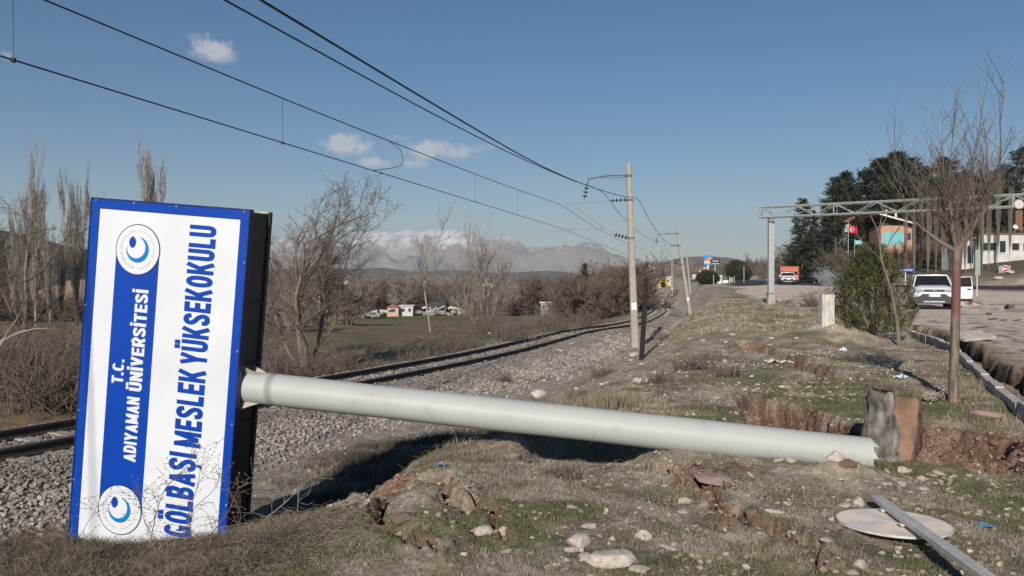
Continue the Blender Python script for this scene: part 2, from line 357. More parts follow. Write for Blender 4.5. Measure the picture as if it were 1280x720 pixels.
    dt = (1 - sst(1.0, 1.6, np.hypot((x + 2.2 - .1 * (y - 13)) / 1.3, (y - 13) / 3.2))) * (o > 2.2); C = mix(C, c3(.12, .10, .08) * (.6 + .8 * n3[:, None]), dt * .8)  # ditch floor darkened to deepen the sign's shadow; shade put into the colour
    # railside gravel margin
    pv = sst(75, 110, y); gm = (o > -2.6) & (o <= 3.3); edge = 1 - sst(2.6, 6.2, o + (n1 - .5) * 2.5)
    grav = c3(.20, .175, .16) * (1 + .75 * pv[:, None]) * (0.6 + .8 * n4[:, None]); pale = c3(.42, .36, .30) * (0.75 + .5 * n4[:, None])
    C = mix(C, pale, np.where(o > -2.4, edge, 0) * np.where(y < 12, .5, 1)); C = mix(C, grav, np.where((o > -2.6) & (o < 2.2 + (n1 - .5)), 1.0, 0) * (1 - .6 * sst(1.2, 2.4, o)))
    # fields on the left
    lf = sst(2.6, 4.5, ol); F = mix(c3(.19, .145, .10) * np.ones((len(x), 1)), c3(.145, .135, .070), sst(.42, .6, fbm(x, y, .12, 4, 36)))
    F = mix(F, c3(.27, .18, .12), sst(.5, .66, fbm(x * .3, y, .16, 4, 37)) * .7); F = mix(F, c3(.10, .15, .035), ((y > 140) & (y < 172) & (x < -8) & (x > -46)) * .9)
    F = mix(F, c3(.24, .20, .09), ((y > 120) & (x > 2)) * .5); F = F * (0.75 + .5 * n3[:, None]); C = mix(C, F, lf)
    # lot, kerb side soil and road
    lt = lot.astype(float); A = c3(.70, .575, .465) * (0.82 + .3 * n2[:, None]) * (0.9 + .2 * n4[:, None])
    A = mix(A, c3(.56, .46, .38), sst(.5, .6, n1) * .6); C = mix(C, A, lt)
    for P_ in LOTCR:
        dcr = segdist(x + (fbm(x, y, 1.1, 3, 301) - .5) * .9, y + (fbm(x, y, 1.1, 3, 302) - .5) * .9, [tuple(p) for p in P_]); C = mix(C, c3(.10, .085, .075), lt * (1 - sst(.02 + y * .0012, .05 + y * .002, dcr)) * .8)
    # beige dug soil next to the kerb
    ks = segdist(x, y, [tuple(p) for p in CR[11][0]] + [tuple(p) for p in CR[12][0]]); C = mix(C, c3(.42, .33, .24) * (0.7 + .6 * n3[:, None]), lt * (1 - sst(.5, 1.3, ks)) * (y > 6))
    C = mix(C, c3(.33, .225, .17) * (.7 + .6 * n3[:, None]), (1 - sst(9.5, 11.5, rdist + (n1 - .5) * 3)) * (y < 96) * (x > 32)); rd = 1 - sst(7.6, 8.0, rdist); C = mix(C, c3(.060, .060, .064) * (.85 + .3 * n3[:, None]), rd)
    # hillside
    hl = sst(.9, 2.0, rise) * plat; C = mix(C, mix(c3(.135, .105, .075) * np.ones((len(x), 1)), c3(.09, .085, .045), n1), hl)
    # red earth
    redc = mix(c3(.32, .20, .145) * np.ones((len(x), 1)), c3(.17, .10, .072), sst(.35, .65, n3)); redc = mix(redc, c3(.33, .23, .17), sst(.5, .7, n2) * .8) * (.65 + .7 * n4[:, None])
    C = mix(C, redc, np.clip(red, 0, 1)); C = mix(C, c3(.045, .034, .026) * (0.6 + .8 * n4[:, None]), dk)  # fissures by kerb and road painted near black, their inner shade in the colour
    g = onground(1047, 424); md = np.exp(-(((x - g.x) / 1.3) ** 2 + ((y - g.y) / 1.5) ** 2)); C = mix(C, c3(.52, .43, .345) * (.75 + .5 * n3[:, None]), sst(.15, .35, md))
    g = onground(890, 600); md = np.exp(-(((x - g.x) / .36) ** 2 + ((y - g.y) / .16) ** 2)) * (0.6 + .8 * n3); C = mix(C, c3(.30, .20, .155), sst(.35, .6, md))
    g = onground(1040, 700); md = np.exp(-(((x - g.x) / .4) ** 2 + ((y - g.y) / .4) ** 2)) * (0.4 + 1.2 * n3); C = mix(C, c3(.28, .22, .17), sst(.35, .6, md) * .7)
    # far country
    C = mix(C, c3(.14, .115, .08), sst(300, 420, y) * (x < cx - 10))
    return z.reshape(sh), C.reshape(sh + (3,)), dict(o=o, lot=lot, red=red, dk=dk, n2=n2, n1=n1, cx=cx, ol=ol)
def tz(x, y): return float(terrain(np.array([x]), np.array([y]))[0])
def axis(parts, lo, hi, grow=1.06, mx=60):
    a = []
    for s, e, st in parts: a += list(np.arange(s, e, st))
    a.append(parts[-1][1]); v = a[-1]; st = parts[-1][2]
    while v < hi: st = min(st * grow, mx); v += st; a.append(v)
    v = a[0]; st = parts[0][2]; b = []
    while v > lo: st = min(st * grow, mx); v -= st; b.append(v)
    return np.array(b[::-1] + a)
xs = axis([(-6, -4, .05), (-4, 5.2, .026), (5.2, 11.5, .06)], -9500, 9500, 1.075, 900)
ys = axis([(3.6, 4.2, .05), (4.2, 10.6, .026), (10.6, 14, .045), (14, 28, .10), (28, 60, .25)], -60, 11500, 1.05, 900)
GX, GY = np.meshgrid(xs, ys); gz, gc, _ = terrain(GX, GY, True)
farz = sst(1500, 3000, np.hypot(GX, GY)); gz = gz * (1 - farz) + (-14) * farz
ny, nx = GX.shape; idx = np.arange(nx * ny).reshape(ny, nx)
F = np.stack([idx[:-1, :-1], idx[:-1, 1:], idx[1:, 1:], idx[1:, :-1]], -1).reshape(-1, 4)
mg = bpy.data.materials.new('ground_soil_and_grass'); mg.use_nodes = True; t = mg.node_tree; b = t.nodes['Principled BSDF']; b.inputs['Roughness'].default_value = .95; b.inputs['Specular IOR Level'].default_value = .15
a = t.nodes.new('ShaderNodeAttribute'); a.attribute_name = 'Col'; geo = t.nodes.new('ShaderNodeNewGeometry')
n = t.nodes.new('ShaderNodeTexNoise'); n.inputs['Scale'].default_value = 26; n.inputs['Detail'].default_value = 8; n.inputs['Roughness'].default_value = .7; t.links.new(geo.outputs['Position'], n.inputs['Vector'])
nn = t.nodes.new('ShaderNodeTexNoise'); nn.inputs['Scale'].default_value = 2.2; nn.inputs['Detail'].default_value = 8; nn.inputs['Roughness'].default_value = .75; t.links.new(geo.outputs['Position'], nn.inputs['Vector'])
ad = t.nodes.new('ShaderNodeMath'); ad.operation = 'ADD'; t.links.new(n.outputs[0], ad.inputs[0]); t.links.new(nn.outputs[0], ad.inputs[1])
mr = t.nodes.new('ShaderNodeMapRange'); mr.inputs[1].default_value = .7; mr.inputs[2].default_value = 1.3; mr.inputs[3].default_value = .30; mr.inputs[4].default_value = 1.8; t.links.new(ad.outputs[0], mr.inputs[0])
mm = t.nodes.new('ShaderNodeVectorMath'); mm.operation = 'SCALE'; t.links.new(a.outputs[0], mm.inputs[0]); t.links.new(mr.outputs[0], mm.inputs['Scale']); t.links.new(mm.outputs[0], b.inputs['Base Color'])
bp = t.nodes.new('ShaderNodeBump'); bp.inputs['Distance'].default_value = .05; t.links.new(n.outputs[0], bp.inputs['Height']); n5 = t.nodes.new('ShaderNodeTexNoise'); n5.inputs['Scale'].default_value = 110; n5.inputs['Detail'].default_value = 5; t.links.new(geo.outputs['Position'], n5.inputs['Vector'])
bp2 = t.nodes.new('ShaderNodeBump'); bp2.inputs['Distance'].default_value = .014; t.links.new(n5.outputs[0], bp2.inputs['Height']); t.links.new(bp.outputs[0], bp2.inputs['Normal']); t.links.new(bp2.outputs[0], b.inputs['Normal'])
ground = link('ground', npmesh('ground', np.stack([GX, GY, gz], -1).reshape(-1, 3), F, mg, gc.reshape(-1, 3), True)); tag(ground, kind='structure')
# fast height lookup on the built grid
def gzv(x, y):
    x = np.asarray(x, float); y = np.asarray(y, float)
    i = np.clip(np.searchsorted(xs, x) - 1, 0, nx - 2); j = np.clip(np.searchsorted(ys, y) - 1, 0, ny - 2)
    fx = np.clip((x - xs[i]) / (xs[i + 1] - xs[i]), 0, 1); fy = np.clip((y - ys[j]) / (ys[j + 1] - ys[j]), 0, 1)
    return (gz[j, i] * (1 - fx) + gz[j, i + 1] * fx) * (1 - fy) + (gz[j + 1, i] * (1 - fx) + gz[j + 1, i + 1] * fx) * fy
def gh(x, y): return float(gzv(x, y))
def gnd(px, py, it=12):
    """point of the real ground under a photo pixel (ray march)"""
    d = skydir(px, py); t = 2.0
    for k in range(4000):
        p = Vector((0, 0, CZ)) + d * t
        if p.z <= gh(p.x, p.y): break
        t *= 1.004
    return Vector((p.x, p.y, gh(p.x, p.y)))
# ------------------------------------------------------------------ railway: rails, sleepers, ballast
m_steel = pmat('rail_steel', (.035, .026, .021), (.06, .042, .032), 14, .75, .001)
m_railtop = pmat('worn_rail_head', (.30, .27, .25), (.18, .15, .13), 20, .4, metal=.6)
m_conc = pmat('sleeper_concrete', (.36, .31, .26), (.27, .235, .20), 6, .9, .004, 60)
_d = [0]
for i in range(1, len(TR)): _d.append(_d[-1] + (TR[i] - TR[i - 1]).length)
_d = np.array(_d); TX = np.array([p.x for p in TR]); TY = np.array([p.y for p in TR])
def trk(s):
    x = float(np.interp(s, _d, TX)); y = float(np.interp(s, _d, TY)); x2 = float(np.interp(s + .5, _d, TX)); y2 = float(np.interp(s + .5, _d, TY))
    x1 = float(np.interp(s - .5, _d, TX)); y1 = float(np.interp(s - .5, _d, TY)); t = Vector((x2 - x1, y2 - y1)); t.normalize(); return Vector((x, y)), t
track = empty('railway_track', (TX[20], TY[20], float(zrail(TY[20]))), 0, 'single railway line on pale concrete sleepers curving away past the poles', 'railway track')
bpy.context.view_layer.update(); off = -track.location
prof = [(-.036, 0), (.036, 0), (.036, -.04), (.012, -.055), (.012, -.135), (.075, -.155), (.075, -.172), (-.075, -.172), (-.075, -.155), (-.012, -.135), (-.012, -.055), (-.036, -.04)]
def rail(side):
    secs = []; s = 6.0
    while s < _d[-1] - 1:
        p, t = trk(s); nrm = Vector((t.y, -t.x)); c = p + nrm * side * .7525
        z0 = float(zrail(p.y)) + .012 * math.sin(s * .9) * (s > 60)
        secs.append([Vector((c.x + nrm.x * a, c.y + nrm.y * a, z0 + h)) + off for a, h in prof]); s += .8
    mb = MB(); mb.loft(secs); me = mb.mesh('rail', m_steel); me.materials.append(m_railtop)
    for p in me.polygons:
        if p.normal.z > .8 and p.index % 12 == 0: p.material_index = 1
    return link('rail', me, track)
rail(1); rail(-1)
sm = MB(); sm.loft([[Vector((-a, y, z)) for a, z in ((-.12, 0), (.12, 0), (.15, -.2), (-.15, -.2))] for y, dz in ((-1.27, 0), (1.27, 0))])
sme = MB().loft([[Vector((a, y, z + dz)) for a, z in ((-.11, 0), (.11, 0), (.15, -.22), (-.15, -.22))] for y, dz in ((-1.28, -.02), (-1.2, 0), (-.45, 0), (-.3, -.035), (.3, -.035), (.45, 0), (1.2, 0), (1.28, -.02))]).mesh('sleeper', m_conc)
nsl = 0; clip = MB()
for k in range(288):
    s = 13.0 + k * .62; p, t = trk(s); o = link('sleeper', sme, track); z0 = float(zrail(p.y)) - .176
    o.location = Vector((p.x, p.y, z0 + .022 + random.uniform(-.008, .008))) + off; o.rotation_euler = (0, 0, math.atan2(t.y, t.x) + random.uniform(-.015, .015))
    if s < 75:
        nrm = Vector((t.y, -t.x))
        for side in (-1, 1):
            for e in (-1, 1):
                q = p + nrm * (side * .7525 + e * .11); rot = Matrix.Rotation(math.atan2(t.y, t.x), 4, 'Z')
                clip.box(Vector((q.x, q.y, z0 + .025)) + off, (.10, .07, .05), rot)
tag(clip.build('rail_clips', m_steel, track), kind='stuff')
def stones(name, P, S, mat, seed=1, flat=.75):
    """angular stones: squashed, skewed boxes with jittered corners, one mesh"""
    g = np.random.default_rng(seed); n = len(P); base = np.array([[a, b_, c] for a in (-1, 1) for b_ in (-1, 1) for c in (-1, 1)], float) * .5
    V = base[None] * (1 + g.uniform(-.45, .25, (n, 8, 3))); V[:, :, 2] *= flat; q = g.uniform(0, 2 * PI, (n, 3))
    ca, sa = np.cos(q[:, 0:1]), np.sin(q[:, 0:1]); x = V[:, :, 0] * ca - V[:, :, 1] * sa; y = V[:, :, 0] * sa + V[:, :, 1] * ca; V[:, :, 0] = x; V[:, :, 1] = y
    tl = g.uniform(-.9, .9, (n, 1)); ca, sa = np.cos(tl), np.sin(tl); y = V[:, :, 1] * ca - V[:, :, 2] * sa; z = V[:, :, 1] * sa + V[:, :, 2] * ca; V[:, :, 1] = y; V[:, :, 2] = z
    V = V * S[:, None, None] + P[:, None, :]; F = np.array([(0, 1, 3, 2), (4, 6, 7, 5), (0, 4, 5, 1), (2, 3, 7, 6), (0, 2, 6, 4), (1, 5, 7, 3)])
    c = np.repeat(g.uniform(.55, 1.35, (n, 1)) * (1 + g.uniform(-.07, .07, (n, 3))), 8, axis=0)
    return npmesh(name, V.reshape(-1, 3), (F[None] + (np.arange(n) * 8)[:, None, None]).reshape(-1, 4), mat, c)
m_bal = pmat('ballast_stone', (.255, .235, .22), (.19, .165, .15), 30, .9, attr='Col')
g = np.random.default_rng(3)
def balpts(s0, s1, o0, o1, n):
    s = g.uniform(s0, s1, n); oo = g.uniform(o0, o1, n); x = np.interp(s, _d, TX); y = np.interp(s, _d, TY); tx = np.gradient(TX, _d); ty = np.gradient(TY, _d)
    ax = np.interp(s, _d, tx); ay = np.interp(s, _d, ty); l = np.hypot(ax, ay); x = x + ay / l * oo; y = y - ax / l * oo
    return x, y
P = []; S = []
for s0, s1, o0, o1, n, a, b in ((12, 34, -1.9, 4.6, 56000, .028, .068), (34, 60, -1.8, 4.4, 26000, .05, .10), (60, 100, -1.8, 4.2, 12000, .08, .15)):
    x, y = balpts(s0, s1, o0, o1, n); keep = g.uniform(0, 1, n) > sst(1.3, 3.0, nearoff(x, y)[0] + (fbm(x, y, .5, 3, 88) - .5) * 1.6) * .97
    x = x[keep]; y = y[keep]; sz = g.uniform(a, b, len(x)); P.append(np.stack([x, y, gzv(x, y) + sz * .12], -1)); S.append(sz)
P = np.concatenate(P); S = np.concatenate(S)
o_, _s = nearoff(P[:, 0], P[:, 1]); on = (o_ > -1.5 - .2) & (o_ < .25); k = on & (g.uniform(0, 1, len(P)) < .72); P = P[~k]; S = S[~k]
bme = stones('ballast_stones', P, S, m_bal); bal = link('ballast_stones', bme); o_ = nearoff(P[:, 0], P[:, 1])[0] + (fbm(P[:, 0], P[:, 1], .7, 3, 93) - .5) * 1.6; tint = .80 + .50 * sst(.9, 2.2, o_)
ca_ = bme.color_attributes['Col']; cc_ = np.zeros(len(P) * 32); ca_.data.foreach_get('color', cc_); cc_ = cc_.reshape(-1, 4); cc_[:, :3] *= np.repeat(tint, 8)[:, None] * np.array([1.03, 1, .95]); ca_.data.foreach_set('color', cc_.astype(np.float32).ravel()); tag(bal, 'grey crushed stone ballast banked along the railway track', 'ballast', kind='stuff')

# ------------------------------------------------------------------ fallen sign
m_blue = pmat('sign_blue_film', (.003, .050, .35), (.003, .045, .32), 2, .32, spec=.4)
m_white = pmat('sign_white_panel', (.66, .68, .71), (.60, .62, .65), 1.4, .35, spec=.4)
m_navy = pmat('sign_edge_navy', (.012, .024, .12), (.008, .016, .08), 4, .4)
m_black = pmat('sign_black_side', (.017, .017, .018), (.028, .027, .026), 5, .45, .002, 20)
m_dirtyw = pmat('bare_metal_trim', (.42, .39, .34), (.25, .22, .18), 12, .5)
m_teal = pmat('emblem_teal', (.0, .20, .50), (.0, .15, .45), 3, .35)
m_grey = pmat('emblem_grey_text', (.33, .34, .38), (.30, .31, .34), 3, .5)
W_, H_, D_ = 1.68, 3.41, .42
TLc = unproj(115, 248, 8.2)
Mr = Matrix.Rotation(R(-13.5), 4, 'Z') @ Matrix.Rotation(R(5.0), 4, 'Y')      # local x right, y back, z up
uv = (Mr @ Vector((1, 0, 0))); vv = (Mr @ Vector((0, 0, 1)))
org = TLc - vv * H_                                                       # lower left front corner
sign = empty('sign_board', org, 0, 'toppled blue and white university sign box standing on its short side in the ditch', 'sign'); sign.rotation_euler = Mr.to_euler()
MB().box((W_ / 2, .035 + (D_ - .035) / 2, H_ / 2), (W_ - .02, D_ - .035, H_ - .02)).build('cabinet', m_black, sign, .006)
fr = .085
for (c, d) in (((fr / 2, .02, H_ / 2), (fr, .04, H_)), ((W_ - fr / 2, .02, H_ / 2), (fr, .04, H_)), ((W_ / 2, .02, H_ - fr / 2), (W_ - 2 * fr - .002, .04, fr)), ((W_ / 2, .02, fr / 2), (W_ - 2 * fr - .002, .04, fr))):
    MB().box(c, d).build('frame', m_blue, sign, .004)
MB().box((W_ / 2, .026, H_ / 2), (W_ - 2 * fr + .004, .02, H_ - 2 * fr + .004)).build('face_panel', m_white, sign)
for x_ in (-.006, W_ + .006): MB().box((x_, .03, H_ / 2), (.012, .07, H_ + .02)).build('edge_trim', m_navy, sign)
MB().box((W_ / 2, .03, H_ + .006), (W_, .07, .012)).build('edge_trim', m_navy, sign)
for x_ in (W_ - .03, .03): MB().box((x_, D_ - .03, H_ / 2), (.075, .05, H_ + .01)).build('corner_post', m_black, sign, .004)
MB().box((W_ / 2, D_ - .04, H_ + .004), (W_, .07, .018)).build('back_edge', m_dirtyw, sign)
for zz in np.linspace(.3, H_ - .3, 6):
    MB().box((W_ + .0015, D_ / 2 + .02, zz), (.022, D_ - .1, .012)).build('side_rib', m_black, sign)
for x_, zz in [(W_ * q, H_ - .012) for q in (.03, .28, .55, .97)] + [(W_ - .012, H_ * q) for q in (.86, .62, .42, .2)] + [(.012, H_ * q) for q in (.70, .40, .2)]:
    mb = MB(); mb.tube([(x_, -.006, zz), (x_, .004, zz)], .008, 8); mb.build('screw', m_dirtyw, sign)
# printed band and discs (thin film on the panel)
y0 = .0145
bu0, bu1 = .177 * W_, .457 * W_; cu = (bu0 + bu1) / 2; rr = (bu1 - bu0) / 2 + .003
ctop, cbot = H_ * (1 - .132), H_ * .135
MB().box((cu, y0, (ctop + cbot) / 2), (bu1 - bu0, .003, ctop - cbot)).build('blue_band', m_blue, sign)
def disc(name, c, r0, r1, y, th, mat, n=64):
    mb = MB(); P = []
    if r0 <= 0: mb.prism([(c[0] + r1 * math.cos(2 * PI * k / n), c[1] + r1 * math.sin(2 * PI * k / n)) for k in range(n)], 1, y - th, y)
    else:
        vs = []; fs = []
        for k in range(n):
            a_ = 2 * PI * k / n
            for r_ in (r0, r1): vs += [(c[0] + r_ * math.cos(a_), y - th, c[1] + r_ * math.sin(a_)), (c[0] + r_ * math.cos(a_), y, c[1] + r_ * math.sin(a_))]
        for k in range(n):
            i = 4 * k; j = 4 * ((k + 1) % n); fs += [(i, i + 2, j + 2, j), (i + 2, i + 3, j + 3, j + 2), (i, j, j + 1, i + 1), (i + 1, j + 1, j + 3, i + 3)]
        mb.add(vs, fs)
    return mb.build(name, mat, sign)
BEV = 0.0
def textmesh(s, bold=0.0, res=4, ext=0.0):
    cu_ = bpy.data.curves.new('txt', 'FONT'); cu_.body = s; cu_.size = 1; cu_.offset = bold; cu_.resolution_u = res; cu_.extrude = .01; cu_.bevel_depth = BEV; cu_.align_x = 'LEFT'
    ob = bpy.data.objects.new('txt', cu_); COL.objects.link(ob); dg = bpy.context.evaluated_depsgraph_get(); dg.update()
    me = bpy.data.meshes.new_from_object(ob.evaluated_get(dg)); bpy.data.objects.remove(ob); bpy.data.curves.remove(cu_); return me
def placetext(name, s, mat, u0, u1, v0, v1, parent, y=.0125, bold=.02, ref=None, reverse=False, up=True, th=.0025):
    """text reading upwards: cap height spans u1..u0 (left to right), run spans v0..v1"""
    me = textmesh(s, bold); co = np.zeros(len(me.vertices) * 3); me.vertices.foreach_get('co', co); co = co.reshape(-1, 3)
    capm = textmesh('E', bold); cc = np.zeros(len(capm.vertices) * 3); capm.vertices.foreach_get('co', cc); cc = cc.reshape(-1, 3); y_lo, y_hi = cc[:, 1].min(), cc[:, 1].max(); bpy.data.meshes.remove(capm)
    x_lo, x_hi = co[:, 0].min(), co[:, 0].max(); hh = (co[:, 1] - y_lo) / (y_hi - y_lo); rr_ = (co[:, 0] - x_lo) / (x_hi - x_lo); dz = (co[:, 2] - co[:, 2].min()) / (co[:, 2].max() - co[:, 2].min())
    new = np.zeros_like(co)
    if up: new[:, 0] = u1 + (u0 - u1) * hh; new[:, 2] = v0 + (v1 - v0) * rr_; new[:, 1] = y - th * dz
    else: new[:, 0] = u0 + (u1 - u0) * rr_; new[:, 2] = v0 + (v1 - v0) * hh; new[:, 1] = y - th * dz
    me.vertices.foreach_set('co', new.ravel().astype(np.float32)); me.materials.clear(); me.materials.append(mat)
    bm = bmesh.new(); bm.from_mesh(me); bmesh.ops.recalc_face_normals(bm, faces=bm.faces); bm.to_mesh(me); bm.free(); me.update()
    return link(name, me, parent)
# condensed bold capitals drawn as ribbons
TK = .205
def _ell(cx, cy, rx, ry, a0, a1, n=20, e=2.5):
    o = []
    for k in range(n + 1):
        a_ = R(a0 + (a1 - a0) * k / n); c_, s_ = math.cos(a_), math.sin(a_); o.append((cx + rx * math.copysign(abs(c_) ** (2 / e), c_), cy + ry * math.copysign(abs(s_) ** (2 / e), s_)))
    return o
def glyph(ch):
    """list of (polyline, closed) centre lines and the width"""
    t = TK / 2; w_ = .56; l, r, b_, u_ = t, w_ - t, t, 1 - t; m = w_ / 2
    dots = {'Ü': [(.17, 1.16), (.39, 1.16)], 'Ö': [(.17, 1.16), (.39, 1.16)], 'İ': [(t, 1.17)]}.get(ch, [])
    base = {'Ü': 'U', 'Ö': 'O', 'İ': 'I', 'Ş': 'S'}.get(ch, ch); P = []
    O = _ell(m, .5, m - t, .5 - t, 90, 450, 36)
    if base == 'I': w_ = TK; P = [[(t, 0), (t, 1)]]
    elif base == 'L': w_ = .47; P = [[(l, 0), (l, 1)], [(l + t, b_), (w_, b_)]]
    elif base == 'E': w_ = .50; P = [[(l, 0), (l, 1)], [(l + t, b_), (w_, b_)], [(l + t, .5), (w_ - .03, .5)], [(l + t, u_), (w_, u_)]]
    elif base == 'T': w_ = .54; P = [[(.27, 0), (.27, 1 - TK)], [(0, u_), (w_, u_)]]
    elif base == 'O': P = [O]
    elif base == 'U': P = [[(l, 1), (l, .35)] + _ell(m, .30, m - t, .30 - t, 180, 360, 16)[1:-1] + [(r, .35), (r, 1)]]
    elif base == 'C': P = [_ell(m, .5, m - t, .5 - t, 38, 322, 30)]
    elif base == 'G': P = [_ell(m, .5, m - t, .5 - t, 38, 300, 30), [(r, .03), (r, .46)], [(m, .44), (r - t, .44)]]
    elif base == 'S':
        P = [[tuple(v) for v in catmull([(r, .70), (r - .03, .84), (m, u_), (l + .03, .84), (l, .72), (l + .06, .60), (m, .51), (r - .06, .41), (r, .28), (r - .03, .15), (m, b_), (l + .03, .15), (l, .30)], 4)]]
    elif base == 'K': w_ = .60; P = [[(l, 0), (l, 1)], [(l + t, .34), (w_ - .10, 1)], [(l + t + .08, .50), (w_ - .08, 0)]]
    elif base == 'Y': w_ = .60; P = [[(w_ / 2, 0), (w_ / 2, .45)], [(w_ / 2, .38), (.09, 1)], [(w_ / 2, .38), (w_ - .09, 1)]]
    elif base == 'V': w_ = .58; P = [[(.09, 1), (w_ / 2, .06)], [(w_ - .09, 1), (w_ / 2, .06)]]
    elif base == 'A': w_ = .60; P = [[(.09, 0), (w_ / 2, .94)], [(w_ - .09, 0), (w_ / 2, .94)], [(.17, .26), (w_ - .17, .26)]]
    elif base == 'M': w_ = .72; P = [[(l, 0), (l, 1)], [(w_ - t, 0), (w_ - t, 1)], [(l, .98), (w_ / 2, .10)], [(w_ - t, .98), (w_ / 2, .10)]]
    elif base == 'N': w_ = .58; P = [[(l, 0), (l, 1)], [(w_ - t, 0), (w_ - t, 1)], [(l, .96), (w_ - t, .04)]]
    elif base == 'D': P = [[(l, 0), (l, 1)], [(l + t, u_), (m - .04, u_)] + _ell(m - .04, .5, r - m + .04, .5 - t, 90, -90, 18)[1:-1] + [(m - .04, b_), (l + t, b_)]]
    elif base == 'B':
        w_ = .56; P = [[(l, 0), (l, 1)], [(l + t, u_), (m, u_)] + _ell(m - .02, .745, r - m, .745 - .5 - t + .085, 90, -90, 12, 2.2)[1:-1] + [(m, .5), (l + t, .5)], [(l + t, .5), (m, .5)] + _ell(m - .01, .29, r - m + .01, .29 - t, 90, -90, 12, 2.2)[1:-1] + [(m, b_), (l + t, b_)]]
    elif base == 'R': P = [[(l, 0), (l, 1)], [(l + t, u_), (m, u_)] + _ell(m, .72, r - m, .72 - .44 - .015, 90, -90, 12, 2.2)[1:-1] + [(m, .44), (l + t, .44)], [(m + .01, .42), (w_ - .085, 0)]]
    elif base == '.': w_ = TK; P = [[(t, 0), (t, TK)]]
    if ch == 'Ş': P.append([(m, -.02), (m + .05, -.13), (m - .08, -.20)])
    for d in dots: P.append([(d[0], d[1] - TK / 2), (d[0], d[1] + TK / 2)])
    return P, w_
def ribbon_text(s):
    V = []; Fc = []; x_ = 0; li = 0
    for ch in s:
        if ch == ' ': x_ += .30; continue
        P, w_ = glyph(ch)
        for pl in P:
            pl = [Vector(p) for p in pl]; th = TK * (.55 if (ch == 'Ş' and pl[0].y < 0) else 1.0); closed = (pl[0] - pl[-1]).length < 1e-6 and len(pl) > 4; base = len(V); lay = li % 5; li += 1; n = len(pl)
            for i, p in enumerate(pl):
                if closed: a_ = (pl[i] - pl[i - 1 if i else n - 2]).normalized(); c_ = (pl[(i + 1) if i < n - 1 else 1] - pl[i]).normalized()
                else: a_ = (p - pl[i - 1]).normalized() if i else (pl[1] - p).normalized(); c_ = (pl[i + 1] - p).normalized() if i < n - 1 else a_
                tg = (a_ + c_).normalized(); nr = Vector((-tg.y, tg.x)); k_ = th / 2 / max(nr.dot(Vector((-a_.y, a_.x))), .5)
                V += [(x_ + p.x + nr.x * k_, p.y + nr.y * k_, lay), (x_ + p.x - nr.x * k_, p.y - nr.y * k_, lay)]
            for i in range(n - 1): Fc.append((base + 2 * i, base + 2 * i + 1, base + 2 * i + 3, base + 2 * i + 2))
        x_ += w_ + .075
    return V, Fc, x_ - .075
def sgn(px, py):
    """local (u, v) on the sign face under a photo pixel"""
    d = inv_ @ skydir(px, py); o_ = inv_ @ (Vector((0, 0, CZ)) - org); t_ = -o_.y / d.y; q = o_ + d * t_; return q.x, q.z
inv_ = Mr.inverted()
def signtext(name, s, mat, left, right, bot, top, y, xp):
    """left/right: pixels on the cap line and base line; bot/top: pixels at the ends of the run"""
    u0 = sgn(*left)[0]; u1 = sgn(*right)[0]; v0 = sgn(*bot)[1]; v1 = sgn(*top)[1]; V, Fc, tot = ribbon_text(s)
    mb = MB(); mb.add([(u1 + (u0 - u1) * b_, y - .0002 * l_, v0 + (v1 - v0) * a_ / tot) for a_, b_, l_ in V], Fc)
    me = bpy.data.meshes.new(name); me.from_pydata(mb.v, [], mb.f); me.materials.append(mat); me.update(); return link(name, me, sign)
L1 = ((221.5, 476), (256, 476))
m_blueT = m_blue
signtext('main_lettering', 'GÖLBAŞI', m_blueT, (206.5, 620), (241, 620), (220, 671.5), (232, 567), .0140, 0)
signtext('main_lettering', 'MESLEK', m_blueT, (219, 510), (253, 510), (236, 559.5), (246, 463), .0140, 0)
signtext('main_lettering', 'YÜKSEKOKULU', m_blueT, (230, 370), (263.5, 370), (244, 457), (262, 282.5), .0140, 0)
signtext('university_lettering', 'ADIYAMAN', m_white, (155.5, 530), (171.5, 530), (160, 577), (165, 496.5), .0110, 0)
signtext('university_lettering', 'ÜNİVERSİTESİ', m_white, (164, 430), (180, 430), (170, 489.5), (180, 362.5), .0110, 0)
signtext('initials_lettering', 'T.C.', m_white, (139, 465), (153.5, 465), (146, 479.5), (148, 449), .0110, 0)
BEV = 0.0
